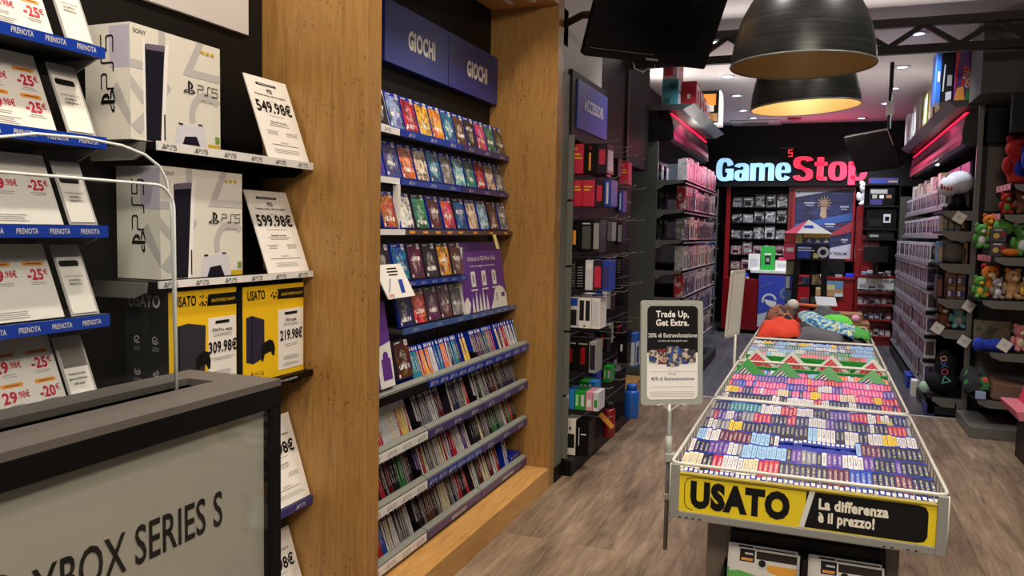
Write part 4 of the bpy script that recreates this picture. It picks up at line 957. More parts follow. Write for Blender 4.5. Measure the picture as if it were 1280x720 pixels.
# ------------------------------------------------------------------ sign on a pole clipped to the front bin
ps = thing('poster_stand', (-.432, 2.575, .6), 'grey framed Trade Up Get Extra poster on a pole at the front bin', 'poster stand')
FRG = mat('poster_frame_grey', (158, 160, 150), .4)
yaw, tl = .5186, -.0822
r = Vector((math.cos(yaw), math.sin(yaw), 0)); nn = Vector((math.sin(yaw), -math.cos(yaw), 0)); u = Z * math.cos(tl) + nn * math.sin(tl)
C0 = Vector((-.4332, 2.6028, 1.211)); F = (C0, r, u)
m = MB(); m.prism(F, rrect(-.105, -.17, .105, .17, .012), .012, FRG); m.build('poster_frame', ps, .002)
m = MB(); m.flat(F, rrect(-.085, -.152, .087, .152, .016), WHITE, .001)
m.flat(F, [(-.085, .0), (.087, .0)] + [p for p in rrect(-.085, -.152, .087, .152, .016) if p[1] > .1], INK, .0014)
m.text(F, 'Trade Up,', .0, .116, .020, WHITE, w=.112, off=.002, bold=.03); m.text(F, 'Get Extra.', .0, .088, .020, WHITE, w=.112, off=.002, bold=.03)
m.text(F, '20% di Extravalutazione', .001, .05, .0135, WHITE, w=.166, off=.002, bold=.01); m.text(F, 'sul ritiro dei tuoi giochi usati', .001, .036, .006, WHITE, w=.1, off=.002, bold=0)
for k, (x, s, c) in enumerate(((-.066, .8, (52, 96, 160)), (-.034, .95, (150, 40, 44)), (.066, .8, (60, 52, 46)), (.038, .95, (52, 88, 170)), (.002, 1.25, (70, 110, 190)))):
    w, h = .017 * s, .026 * s; m.rect(F, x - w, -.012 - h, x + w, -.012 + h, make_poster('tiny_cover_%d' % k, [(.35, c), (.5, (40, 40, 60)), (.6, (210, 190, 160)), (.7, c)], 60), .003)
m.text(F, 'E in più', 0, -.072, .006, INK, off=.002, bold=0); m.text(F, '40% di Extravalutazione', .001, -.09, .011, NAVY, w=.146, off=.002, bold=.01); fine_lines(m, F, 0, -.104, .04, 1, TEXTG)
for v in (-.062, -.112, -.128, -.133, -.138, -.143): m.rect(F, -.075, v, .077, v + .0009, MGREY, .002)
m.build('poster_sheet', ps, 0, 'black and white poster sheet')
m = MB(); m.tube([(-.432, 2.585, .56), (-.432, 2.585, 1.02)], .007, GREY, 10); m.tube([(-.432, 2.585, .86), (-.432, 2.585, .94)], .0115, FRG, 10); m.tube([(-.432, 2.585, 1.0), (-.436, 2.592, 1.045)], .006, PLAST, 8)
m.box(-.438, -.394, 2.56, 2.60, .86, .885, FRG); m.box(-.438, -.394, 2.56, 2.60, .735, .75, FRG); m.build('pole', ps)
m = MB()
for s in (-1, 1): m.tube([(-.434, 2.588, 1.02), tuple(C0 + r * .03 * s - u * .166 - nn * .002), tuple(C0 + r * .05 * s - u * .172)], .0022, PLAST, 6)
m.build('clip', ps)
# second sign, seen almost edge on
p2 = thing('poster_stand', (-.425, 4.6, .6), 'pale poster stand seen nearly edge-on at the third bin', 'poster stand')
yaw = math.radians(76); r = Vector((math.cos(yaw), math.sin(yaw), 0)); nn = Vector((math.sin(yaw), -math.cos(yaw), 0)); F = (Vector((-.418, 4.58, 1.215)), r, (Z + nn * .06).normalized())
m = MB(); m.prism(F, rrect(-.105, -.185, .105, .185, .012), .012, mat('poster_frame_cream', (206, 200, 186), .45)); m.build('poster_frame', p2, .002)
m = MB(); m.flat(F, rrect(-.09, -.168, .09, .168, .014), WHITE, .001); fine_lines(m, F, 0, .1, .14, 3, MGREY, .03, .008); m.build('poster_sheet', p2)
m = MB(); m.tube([(-.418, 4.60, .60), (-.418, 4.60, 1.04)], .007, WIRE, 8); m.box(-.424, -.394, 4.59, 4.61, .83, .87, WIRE); m.build('pole', p2)

# ------------------------------------------------------------------ clothing heaped on the rear bin
def cloth(name, label, pts, thick, material, seed, amp=.02, nx=18, ny=14):
    # pts: four corners (xyz) of a draped piece
    rr = random.Random(seed); A, B, C, D = [Vector(p) for p in pts]; ph = [rr.uniform(0, 6.3) for _ in range(6)]
    vs = []
    for j in range(ny + 1):
        for i in range(nx + 1):
            s, t = i / nx, j / ny
            p = (A * (1 - s) + B * s) * (1 - t) + (D * (1 - s) + C * s) * t
            w = math.sin(s * 7 + ph[0] + 2 * t) * math.sin(t * 5 + ph[1]) * amp + math.sin(s * 15 + t * 9 + ph[2]) * amp * .35
            edge = min(s, 1 - s, t, 1 - t); p.z += w + (thick * (min(edge * 7, 1) ** .6))
            p.x += math.sin(t * 8 + ph[3]) * amp * .5; p.y += math.sin(s * 9 + ph[4]) * amp * .5
            vs.append(p)
    k = len(vs); lo = []
    for j in range(ny + 1):
        for i in range(nx + 1):
            p = vs[j * (nx + 1) + i].copy(); edge = min(i / nx, 1 - i / nx, j / ny, 1 - j / ny); p.z -= .008 + thick * (min(edge * 7, 1) ** .6) * .9; lo.append(p)
    fs = []
    W = nx + 1
    for j in range(ny):
        for i in range(nx):
            a = j * W + i; fs.append((a, a + 1, a + W + 1, a + W)); fs.append((k + a + W, k + a + W + 1, k + a + 1, k + a))
    bd = [i for i in range(W)] + [j * W + nx for j in range(1, ny + 1)] + [ny * W + i for i in range(nx - 1, -1, -1)] + [j * W for j in range(ny - 1, 0, -1)]
    for a, b_ in zip(bd, bd[1:] + bd[:1]): fs.append((b_, a, k + a, k + b_))
    m = MB(); m.mesh(vs + lo, fs, material, True); o = m.build(name); tag(o, label, 'clothing', 'clothes heaped on the rear bin'); return o
ORC = mat('orange_red_cloth', (206, 54, 26), .85); DKC = mat('charcoal_cloth', (52, 50, 56), .9)
FLO = make_fabric('floral_cloth', [(0, (46, 88, 130)), (.42, (96, 160, 196)), (.52, (196, 206, 190)), (.58, (214, 196, 60)), (.63, (70, 130, 180))], 26)
GRN = make_fabric('green_grey_cloth', [(0, (62, 64, 66)), (.5, (58, 58, 62)), (.53, (92, 196, 70))], 3.2)
MIXF = make_fabric('mixed_brown_cloth', [(0, (60, 36, 30)), (.45, (120, 60, 42)), (.55, (160, 110, 80)), (.62, (40, 30, 34))], 14)
cloth('dark_garment', 'dark garment spread across the rear bin under the other clothes', [(-.37, 5.66, .84), (.34, 5.66, .84), (.34, 6.60, .88), (-.37, 6.60, .88)], .07, DKC, 1, .02)
cloth('orange_garment', 'orange-red garment bundled at the left of the rear bin', [(-.38, 5.68, .90), (-.10, 5.70, .915), (-.10, 6.05, .955), (-.36, 6.1, .95)], .055, ORC, 2, .016)
cloth('grey_garment', 'grey garment folded between the orange and flowered ones', [(-.12, 5.69, .90), (.16, 5.66, .895), (.2, 5.95, .93), (-.1, 6.0, .95)], .04, mat('mid_grey_cloth', (86, 84, 92), .9), 3, .014)
cloth('flowered_garment', 'pale blue flowered garment draped over the rear bin', [(-.10, 5.98, .99), (.23, 5.72, .925), (.27, 6.02, .955), (-.14, 6.34, 1.02)], .035, FLO, 4, .012)
cloth('green_garment', 'grey and green garment lying behind the flowered one', [(-.05, 6.32, 1.0), (.25, 6.04, .96), (.16, 6.5, 1.0), (.0, 6.62, 1.03)], .045, GRN, 5, .016)
cloth('brown_garment', 'brown patterned garment at the back left of the rear bin', [(-.36, 6.08, .96), (-.16, 6.12, .975), (-.12, 6.55, 1.02), (-.33, 6.58, 1.0)], .06, MIXF, 6, .022)
cloth('green_garment', 'bright green garment hanging at the right edge of the rear bin', [(.24, 5.80, .93), (.35, 5.80, .915), (.35, 6.08, .92), (.25, 6.06, .95)], .03, mat('bright_green_cloth', (70, 150, 62), .9), 8, .012)
m = MB(); m.tube([(-.20, 6.60, 1.06), (.0, 6.58, 1.055), (.1, 6.50, 1.03), (.2, 6.35, .99)], [.014, .016, .016, .012], mat('rust_cloth', (196, 96, 56), .85), 8)
tag(m.build('rust_scarf'), 'rust orange rolled scarf across the back of the clothes pile', 'clothing')
m = MB(); m.ball((-.17, 6.42, 1.07), (.045, .04, .045), mat('pale_cloth', (200, 196, 188), .9)); tag(m.build('white_bundle'), 'small white bundle on top of the clothes pile', 'clothing')
m = MB(); m.ball((.265, 6.22, 1.01), (.03, .028, .028), mat('pink_cloth', (226, 150, 190), .9)); tag(m.build('pink_ball'), 'small pink soft ball at the right of the clothes pile', 'toy')

# ------------------------------------------------------------------ pendant lamps
SHADE = NT('shade_black'); n_ = SHADE.noise(SHADE.mapping(SHADE.coord(), (2, 2, 60)), 2.0, 3, .5); SHADE.put(SHADE.b.inputs['Base Color'], SHADE.ramp(n_, [(.3, lin((34, 35, 35))), (.7, lin((62, 63, 62)))]))
SHADE.b.inputs['Roughness'].default_value = .34; SHADE.b.inputs['Metallic'].default_value = .5
GOLD = mat('shade_gold_inside', (188, 156, 96), .42, .25)
PROF = [(.240, 0), (.238, .03), (.232, .07), (.221, .12), (.204, .17), (.180, .215), (.150, .253), (.112, .283), (.075, .30), (.05, .312), (.045, .36), (.03, .38), (0.006, .385)]
INNER = [(.236, .001), (.234, .03), (.228, .07), (.217, .118), (.200, .167), (.176, .211), (.146, .248), (.108, .278), (.05, .30), (.001, .302)]
for i, (x, y, z, tl, pw, lab) in enumerate(((-.085, 3.0, 2.187, 0, .03, 'nearer black dome pendant lamp above the aisle'), (-.09, 3.95, 2.185, .05, 2.6, 'second black dome pendant lamp with brightly lit gold inside'))):
    t = thing('pendant_lamp', (x, y, z), lab, 'pendant lamp', 'black pendant lamps')
    tm = Matrix.Rotation(-tl, 3, 'Y')
    m = MB(); m.lathe(PROF, (x, y, z), SHADE.m, 56, tm); m.build('lamp_shade', t)
    m = MB(); m.lathe(INNER, (x, y, z), GOLD, 56, tm); m.build('shade_lining', t, 0, 'gold lining')
    m = MB(); m.tube([Vector((x, y, z)) + tm @ Vector((.240 * math.cos(2 * PI * k / 56), .240 * math.sin(2 * PI * k / 56), 0)) for k in range(56)], .0035, GREY, 6, True); m.build('shade_rim', t)
    m = MB(); m.tube([(x, y, z + .38), (x, y, 3.4)], .005, BLACK, 8); m.build('cord', t)
    m = MB(); m.ball((x, y, z + .19), (.035, .035, .05), mat('bulb_%d' % i, (255, 226, 170), .4, emit=(.15 if i == 0 else 2.0))); m.build('bulb', t)
    d = bpy.data.lights.new('pendant_light', 'POINT'); d.energy = pw; d.color = NEUT; d.shadow_soft_size = .04; o = bpy.data.objects.new('pendant_light', d); COL.objects.link(o); o.location = (x, y, z + .10)

# ------------------------------------------------------------------ ceiling truss, downlights, air conditioner
TR = mat('truss_brown', (20, 13, 11), .5)
t = thing('ceiling_truss', (0, 7.0, 3.02), 'dark brown zigzag lattice truss spanning the shop under the ceiling', 'truss')
m = MB(); m.box(-2.04, 1.99, 6.97, 7.03, 3.225, 3.29, TR); m.build('top_chord', t, .003)
m = MB(); m.box(-2.04, 1.99, 6.97, 7.03, 3.02, 3.085, TR); m.build('bottom_chord', t, .003)
x = -2.0; k = 0
while x < 1.9:
    a, b_ = (3.085, 3.225) if k % 2 == 0 else (3.225, 3.085)
    m = MB(); m.prism(FNY(0, 6.98, 0), [(x - .035, a), (x + .035, a), (x + .245, b_), (x + .175, b_)], .04, TR); m.build('diagonal_bar', t); x += .245; k += 1
DLM = mat('downlight_trim', (196, 194, 196), .3, .2)
DL = [(-.99, 7.83), (-1.07, 9.55), (-1.09, 10.88), (-1.12, 12.2), (-1.04, 13.0), (.73, 8.0), (.735, 9.5), (.76, 10.83), (.75, 12.0), (.51, 13.4)]
for k, (x, y) in enumerate(DL):
    lab = 'recessed ceiling downlight, %s from the truss in the %s row' % (ordn(k + 1 if k < 5 else k - 4), 'left' if k < 5 else 'right')
    t = thing('downlight', (x, y, 3.385), lab, 'downlight', 'recessed downlights')
    m = MB(); m.lathe([(.05, 3.392), (.05, 3.389), (.085, 3.386), (.088, 3.399), (.05, 3.399)], (x, y, 0), DLM, 24); ring_ = m.build('trim_ring', t)
    m = MB(); m.lathe([(.001, 3.393), (.05, 3.393)], (x, y, 0), mat('downlight_lens', (214, 226, 255), .3, emit=5.0), 24); m.build('lens', ring_)
    spot('downlight_beam', (x, y, 3.375), (x, y, 0), 60, COOL, 105, .9, .05)
t = thing('air_conditioner', (-1.05, 14.1 - .1, 3.38), 'ceiling air conditioner cassette near the illuminated shop name', 'air conditioner')
m = MB(); m.box(-1.42, -.66, 13.25, 13.82, 3.375, 3.3995, PLAST); m.build('casing', t, .01)
m = MB(); m.box(-1.24, -.84, 13.4, 13.68, 3.370, 3.376, BLACK)
for k in range(9): m.box(-1.24, -.84, 13.42 + k * .03, 13.425 + k * .03, 3.368, 3.371, PLAST)
m.build('grille', t)
m = MB(); m.lathe([(.001, 3.372), (.10, 3.375), (.105, 3.399)], (-.45, 13.2, 0), mat('red_lit_speaker', (180, 60, 90), .5), 20); tag(m.build('ceiling_speaker'), 'round ceiling speaker near the air conditioner', 'speaker')

# ------------------------------------------------------------------ televisions
def tv(name, C, yaw, tilt, w, h, label, silver=False, roll=0.0):
    r = Vector((math.cos(yaw), math.sin(yaw), 0)); n = Vector((math.sin(yaw), -math.cos(yaw), 0)); u = Z * math.cos(tilt) + n * math.sin(tilt)
    r, u = r * math.cos(roll) + u * math.sin(roll), u * math.cos(roll) - r * math.sin(roll)
    n = r.cross(u); C = Vector(C); t = thing(name, tuple(C), label, 'television')
    F = (C, r, u); m = MB(); m.prism(F, rrect(-w / 2, -h / 2, w / 2, h / 2, .012), .035, mat('tv_gloss_black', (14, 13, 14), .18)); m.prism((C - n * .035, r, u), rrect(-w * .36, -h * .36, w * .36, h * .36, .03), .035, BLACK, BLACK)
    if silver: m.stroke(F, [(-w / 2 + .01, h / 2 - .003), (w / 2 - .003, h / 2 - .003), (w / 2 - .003, h * .1)], .007, mat('tv_silver', (190, 192, 190), .3, .5), .001)
    cas = m.build('tv_casing', t, .002)
    m = MB(); m.rect(F, -w / 2 + .03, -h / 2 + .045, w / 2 - .03, h / 2 - .03, BLKGL, .0012); m.build('tv_screen', t, 0, 'dark switched off screen')
    if not silver:
        m = MB(); m.text(F, 'SAMSUNG', 0.03, -h / 2 + .014, .011, LGREY, bold=.01, off=.0015); m.rect(F, -w / 2 + .03, -h / 2 + .042, w * .05, -h / 2 + .0435, mat('tv_trim_light', (150, 140, 120), .3), .0016); m.build('maker_lettering', cas, 0, 'pale maker lettering')
    return t, F, n
t, F, n = tv('television', (-.7871, 4.0053, 2.654), .7656, .4984, .72, .45, 'large dark television tilted down from the left wall near the ceiling')
back = F[0] - n * .07
m = MB(); m.tube([tuple(back), (-1.35, 4.6, 2.86), (-1.54, 4.80, 2.86)], .022, BROWN, 8); m.box(-1.56, -1.53, 4.76, 4.9, 2.75, 2.97, BROWN); m.build('wall_arm', t)
m = MB(); q = F[0] - F[2] * .235 - n * .02
m.tube([tuple(q - F[1] * .06), tuple(q - F[1] * .05 - Z * .03), tuple(q - Z * .045), tuple(q + F[1] * .03 - Z * .02), tuple(q + F[1] * .06 - Z * .05), tuple(q + F[1] * .07)], .0018, PLAST, 5); m.build('loose_cable', t, 0, 'pale loose cable')
t, F, n = tv('television', (.4568, 9.0102, 2.4618), -.774, .5052, .56, .42, 'dark television with silver rim hanging from the ceiling in front of the back wall', True, .0468)
m = MB(); back = F[0] - n * .07; m.tube([tuple(back), (.62, 9.25, 2.62), (.62, 9.25, 3.4)], .02, BLACK, 8); m.box(.585, .655, 9.215, 9.285, 2.86, 3.0, PLAST); m.build('ceiling_mount', t)
# ------------------------------------------------------------------ accessories wall beyond the pillar
aw = thing('accessory_wall', (-1.6, 5.9, 0), 'dark slotted accessory wall with hooks beyond the wooden alcove', 'wall display')
m = MB(); m.box(-1.60, -1.56, 4.92, 6.95, .1, 2.18, mat('slatwall_dark', (20, 19, 20), .55))
for k in range(12): m.box(-1.56, -1.555, 4.93, 6.95, .25 + k * .16, .26 + k * .16, GREYD)
m.build('slotted_panel', aw)
for k in range(5):
    m = MB(); z0 = .12 + k * .42; m.box(-1.565, -1.475, 4.905, 4.92, z0, z0 + .405, mat('end_grey', (96, 97, 88), .5)); m.build('end_panel', aw, .002)
m = MB()
for k in range(52): m.box(-1.512, -1.500, 4.906, 4.914, .14 + k * .047, .165 + k * .047, BLACK)
m.build('slot_strip', aw)
m = MB(); m.box(-1.60, -1.45, 4.93, 6.9, 0, .1, BLACK); m.build('plinth', aw)
m = MB(); m.box(-1.53, -1.50, 4.92, 5.78, 2.19, 2.62, mat('topper_black', (22, 21, 22), .5)); m.box(-1.5, -1.49, 5.02, 5.775, 2.265, 2.575, mat('sign_blue_lighter', (58, 78, 180), .35)); m.text(FX(-1.49, 0, 0), 'ACCESSORI', 5.41, 2.40, .075, WHITE, w=.48, bold=.02)
tag(m.build('category_sign', None, .002), 'blue sign reading ACCESSORI above the hanging accessories', 'sign')
hk = MB()
def carton(name, x0, x1, y0, y1, z0, z1, body, label, group, faces=None, cat='box'):
    # boxed goods: body colour with printed panels on the aisle face and on the near end
    m = MB(); m.box(x0, x1, y0, y1, z0, z1, body)
    if faces: faces(m, (Vector((x0, y0, z0)), X.copy(), Z.copy()), x1 - x0, FX(x1, y0, z0), y1 - y0, z1 - z0)
    return tag(m.build(name, None, .0015), label, cat, group)
def art(*ops):
    def f(m, FN, wn, FA, wa, h):
        for k, (face, x0, y0, x1, y1, c) in enumerate(ops):
            F, w = (FN, wn) if face == 'n' else (FA, wa)
            m.rect(F, x0 * w, y0 * h, x1 * w, y1 * h, c, .0008 + .0003 * k)
    return f
ACC = [  # z0, height, list over the first (nearest) column of (thickness, body, art, words)
 (1.975, .19, [(.092, REDP, art(('n', .15, .62, .75, .68, YEL), ('n', .15, .5, .9, .55, YEL), ('n', .3, .8, .5, .88, ORAN)), 'red'), (.088, BLACK, art(('n', .4, .1, .55, .7, ORAN), ('n', .4, .82, .6, .92, RED)), 'black with an orange picture'), (.07, DARKP, art(('a', .1, .1, .9, .8, LGREY), ('n', .2, .3, .8, .8, REDP)), 'dark')]),
 (1.762, .17, [(.088, REDP, art(('n', .1, .72, .8, .77, YEL), ('n', .1, .6, .9, .65, YEL)), 'red'), (.085, REDP, art(('n', .1, .72, .8, .77, YEL), ('n', .1, .6, .6, .65, YEL)), 'red'), (.06, DARKP, art(('n', .2, .2, .8, .8, REDP)), 'dark red'), (.05, BLUE, art(('n', .3, .1, .6, .9, LGREY)), 'blue')]),
 (1.465, .21, [(.085, BLACK, art(('n', .3, .22, .62, .66, ORAN)), 'black with an orange window'), (.08, BLACK, art(('n', .1, .1, .85, .8, GREYD), ('n', .1, .86, .8, .9, LGREY)), 'black with a grey picture'), (.05, DARKP, art(('n', .1, .1, .9, .9, MGREY)), 'grey')]),
 (1.217, .195, [(.06, CHAR, art(*[('n', .12, .1 + .09 * k, .88, .13 + .09 * k, TEXTG) for k in range(9)]), 'charcoal printed'), (.06, BLACK, art(*[('n', .12, .1 + .09 * k, .8, .13 + .09 * k, TEXTG) for k in range(8)]), 'black printed'), (.055, LGREY, art(('n', .1, .7, .9, .9, WHITE)), 'grey'), (.06, DARKP, art(('n', .1, .1, .9, .8, REDP)), 'dark red'), (.05, BLUE, art(('n', .1, .1, .9, .8, NAVY)), 'blue')]),
 (.963, .20, [(.08, LGREY, art(('n', .05, .72, .95, .98, BLUE), ('n', .12, .08, .9, .6, CHAR)), 'blue-topped'), (.09, WHITE, art(('n', .08, .25, .44, .92, CHAR), ('n', .56, .25, .9, .92, CHAR), ('n', .4, .06, .6, .1, INK)), 'white with two black shapes'), (.06, WHITE, art(('n', .1, .1, .9, .9, LGREY)), 'pale')]),
 (.67, .205, [(.08, BLACK, art(('n', .35, .3, .6, .75, RED), ('n', .1, .9, .9, .94, MGREY)), 'black with a red picture'), (.08, BLACK, art(('n', .3, .25, .7, .8, RED), ('n', .1, .9, .9, .94, MGREY)), 'black red-windowed'), (.05, MGREY, art(('n', .1, .1, .9, .9, DARKP)), 'grey')]),
 (.417, .125, [(.07, mat('sky_carton', (40, 130, 200), .4), art(('n', .15, .2, .45, .8, WHITE)), 'sky blue'), (.075, GREENP, art(('n', .1, .2, .35, .8, mat('pale_green_print', (160, 220, 150), .5)), ('n', .6, .2, .9, .8, LGREY)), 'green'), (.05, mat('pink_carton', (220, 150, 170), .4), art(('n', .2, .2, .8, .6, WHITE)), 'pink'), (.04, LGREY, art(('n', .2, .2, .8, .6, GREENP)), 'grey')]),
 (.105, .24, [(.085, mat('cream_carton', (222, 216, 200), .45), art(('n', .35, .2, .92, .6, CHAR), ('n', .45, .7, .6, .8, INK)), 'cream'), (.09, BLACK, art(('n', .4, .6, .8, .63, WHITE), ('n', .2, .3, .26, .8, LGREY)), 'black lettered'), ]),
]
AG = 'boxed accessories on hooks'
rowname = ['top', 'second', 'third', 'fourth', 'fifth', 'sixth', 'seventh', 'lowest']
hooks = []
for ri, (z0, h, items) in enumerate(ACC):
    for ci in range(5):
        y0 = 5.06 + ci * .34; d = .17
        its = items if ci == 0 else random.sample(items, min(len(items), 2 if ci < 3 and (ci + ri) % 2 else 1))
        if ci and ri == 7: continue
        hooks.append((y0 + d / 2, z0 + h + .018, -1.26 if ci < 2 else -1.37))
        x = -1.545
        for ti, (th, body, fa, words) in enumerate(its):
            if ci: th = th * .85; hh = h * random.uniform(.7, 1.0); body = random.choice([body, body, DARKP, BLACK, MGREY, WHITE, BLUE])
            else: hh = h
            lab = ('%s boxed accessory, nearest on the %s hook row, %s from wall' % (words, rowname[ri], ordn(ti + 1))) if ci == 0 else 'boxed accessory, %s from the wall on the %s hook row, %s column from the pillar' % (ordn(ti + 1), rowname[ri], ordn(ci + 1))
            carton('accessory_box', x, x + th - .004, y0, y0 + d * (1 if ci == 0 else .8), z0 + h - hh, z0 + h, body, lab, AG, fa, 'accessory box'); x += th
for (y, z, xe) in hooks: hk.tube([(-1.56, y, z), (xe, y, z), (xe + .025, y, z + .015)], .003, GREY, 5)
hk.build('hook', aw)
# bottles and boxes low at the end of the accessory wall
def bottle(x, y, z, r, h, c, label):
    t = thing('drink_bottle', (x, y, z), label, 'bottle', 'hanging drink bottles')
    m = MB(); m.lathe([(.001, 0), (r * .9, 0), (r, .01), (r, h * .75), (r * .9, h * .82), (.001, h * .82)], (x, y, z), c, 20); m.build('bottle_body', t)
    m = MB(); m.lathe([(.001, h * .82), (r * .7, h * .82), (r * .72, h * .97), (r * .6, h), (.001, h)], (x, y, z), mat('lid_' + c.name, (30, 28, 30) if 'red' in c.name else (24, 92, 190), .4), 20); m.build('lid', t)
bottle(-1.36, 5.55, .13, .045, .25, mat('bottle_red', (128, 24, 30), .3), 'dark red drink bottle hanging low on the accessory wall')
bottle(-1.34, 6.2, .13, .06, .27, mat('bottle_blue', (36, 96, 186), .3), 'blue drink bottle at the far low end of the accessory wall')
m = MB(); m.prism((Vector((-1.40, 5.40, .31)), Vector((.7, .1, -.7)).normalized(), Vector((.5, 0, .5)).normalized()), [(0, 0), (.13, 0), (.13, .035), (0, .035)], .003, ORAN); tag(m.build('orange_tag'), 'orange price tag dangling between the boxes and bottles', 'tag')
carton('accessory_box', -1.50, -1.42, 6.35, 6.5, .52, .80, BLACK, 'black boxed headset beside the blue boxes low on the accessory wall', AG, art(('n', .3, .4, .5, .6, WHITE)), 'accessory box')
for k in range(3): carton('accessory_box', -1.43 + k * .05, -1.385 + k * .05, 6.5 + k * .12, 6.66 + k * .12, .48, .76, mat('blue_carton', (46, 96, 180), .4), 'blue headset box, %s from the wall, low at the far end of the accessory wall' % ordn(k + 1), AG, art(('n', .1, .05, .9, .75, LGREY), ('a', .1, .05, .9, .75, LGREY), ('a', .3, .1, .7, .6, INK)), 'accessory box')
m = MB(); m.box(-2.0, -1.60, 6.98, 7.92, 0, .15, WOOD_Y); m.box(-2.0, -1.62, 6.98, 7.92, .15, .155, WOOD_Y); tag(m.build('low_plinth', None, .003), 'low wooden plinth between the accessory wall and the grey shelf end', 'plinth')
m = MB(); m.box(-2.05, -1.62, 6.05, 7.9, 2.2, 3.4, mat('recess_brown', (28, 23, 21), .6)); m.box(-1.62, -1.6, 6.9, 6.98, .155, 3.1, BROWN); struct(m.build('wall_recess'))

# ------------------------------------------------------------------ shelving along the left wall at the back
GP = mat('gondola_grey', (90, 92, 86), .5)
def canopy(name, side, label):
    # side -1: left wall (faces +X), +1: right wall (faces -X)
    xw, xf = (-1.95, -1.42) if side < 0 else (1.9, 1.15)
    y0, y1 = (7.98, 10.6) if side < 0 else (7.98, 12.3)
    zb, zt_ = (2.50, 2.76) if side < 0 else (2.40, 2.68)
    t = thing(name, ((xw + xf) / 2, (y0 + y1) / 2, zb), label, 'canopy')
    m = MB()
    prof = [(xw, zb), (xf, zb), (xf - side * .03, zb + .04), (xf - side * .035, zb + .12), (xf - side * .0, zt_), (xw, zt_)]
    m.prism((Vector((0, y0, 0)), X.copy(), Z.copy()), prof, (y1 - y0), mat('canopy_black', (17, 16, 18), .3)); m.build('canopy_body', t)
    n = 4 if side < 0 else 5
    for k in range(n):
        a = y0 + .02 + k * (y1 - y0) / n; b_ = a + (y1 - y0) / n - .03
        m = MB(); m.hexa([(xf - side * .033, a, zb + .02), (xf - side * .037, a, zb + .02), (xf - side * .037, b_, zb + .02), (xf - side * .033, b_, zb + .02), (xf - side * .012, a, zt_ - .03), (xf - side * .016, a, zt_ - .03), (xf - side * .016, b_, zt_ - .03), (xf - side * .012, b_, zt_ - .03)], mat('canopy_panel', (58, 54, 58), .28)); m.build('front_panel', t)
    m = MB(); m.box(xf - .012, xf + .012, y0 + .02, y1 - .02, zt_ + .004, zt_ + .016, mat('red_led', (255, 20, 70), .4, emit=.7 if side < 0 else .25)); m.build('led_strip', t, 0, 'glowing red light strip')
    return t
canopy('lit_canopy', -1, 'dark canopy with red light strip over the left back shelves')
canopy('lit_canopy', 1, 'dark canopy with red light strip over the figure shelves on the right')
area('red_canopy_light', (-1.22, 9.0, 2.70), (-1.6, 9.0, 2.35), 6, (1.0, .05, .22), .05, 2.2)
area('red_canopy_light', (.95, 9.2, 2.62), (1.3, 9.2, 2.3), 3, (1.0, .05, .22), .05, 1.8)
gl = thing('wall_shelving', (-1.6, 9.3, 0), 'grey end panel and bracketed shelves of the left back shelving', 'shelving unit')
m = MB(); m.box(-1.96, -1.53, 7.97, 8.0, 0, 2.5, GP); m.build('end_panel', gl, .002)
m = MB(); m.box(-1.96, -1.90, 8.0, 10.6, 0, 2.5, mat('back_black', (26, 26, 27), .5)); m.build('back_panel', gl)
m = MB(); m.box(-1.9, -1.55, 7.96, 8.0, 2.505, 2.85, BLACK); m.build('top_end_panel', gl)
LZ = [2.12, 1.83, 1.53, 1.225, .955, .69, .40]
for z in LZ:
    m = MB(); m.box(-1.9, -1.25, 8.0, 10.55, z - .02, z, CHAR); m.box(-1.262, -1.25, 8.0, 10.55, z - .035, z + .005, mat('label_rail', (150, 148, 156), .4)); m.build('shelf_board', gl)
    for y in (7.985, 10.56):
        m = MB(); m.prism((Vector((0, y, 0)), X.copy(), Z.copy()), [(-1.9, z - .09), (-1.50, z - .085), (-1.46, z - .05), (-1.28, z - .03), (-1.265, z + .0), (-1.9, z + .0)], -.012, GREY); m.build('shelf_bracket', gl)
m = MB(); m.box(-1.95, -1.2, 8.05, 10.6, .02, .12, CHAR); m.build('base_board', gl)
BP = [['white', 'red', 'pink', 'grey', 'black'], ['red', 'navy', 'dark red', 'white', 'grey'], ['grey', 'white', 'cream', 'dark red', 'black'], ['white', 'cream', 'grey', 'red', 'white'], ['white', 'grey', 'navy', 'cream'], ['blue', 'white', 'navy', 'black'], ['white', 'cream', 'grey', 'red']]
def goods_mesh(th, w, h, side):
    m = MB(); m.box(-th if side > 0 else 0, 0 if side > 0 else th, 0, w, 0, h, CARTON)
    F = FX(th, 0, 0) if side < 0 else (Vector((-th, w, 0)), -Y, Z.copy())
    m.rect(F, .06 * w, .78 * h, .94 * w, .94 * h, PLAST, .001); m.rect(F, .16 * w, .82 * h, .7 * w, .89 * h, MGREY, .0016); m.rect(F, .2 * w, .1 * h, .8 * w, .62 * h, mat('window_dark', (48, 44, 48), .3), .001)
    return m.data('boxed_goods', (0, 0, 0))
GM = [goods_mesh(.09, .13, .24, -1), goods_mesh(.09, .15, .21, -1), goods_mesh(.09, .165, .235, -1)]
for ri, z in enumerate(LZ):
    y = 8.06; k = 0
    while y < 10.4:
        g = random.choice(GM); w = .17; c = random.choice(BP[ri])
        if k == 0: c = ['white', 'red', 'grey', 'white', 'red', 'blue', 'white'][ri]
        k += 1
        put(g, 'boxed_goods', (-1.35 + random.uniform(0, .004), y, z + .001), (0, 0, 0), '%s boxed goods, %s from near end, %s shelf of the left back shelving' % (c, ordn(k), rowname[ri] if ri < 6 else 'lowest'), 'box', 'boxed goods on the left back shelves', c); y += w
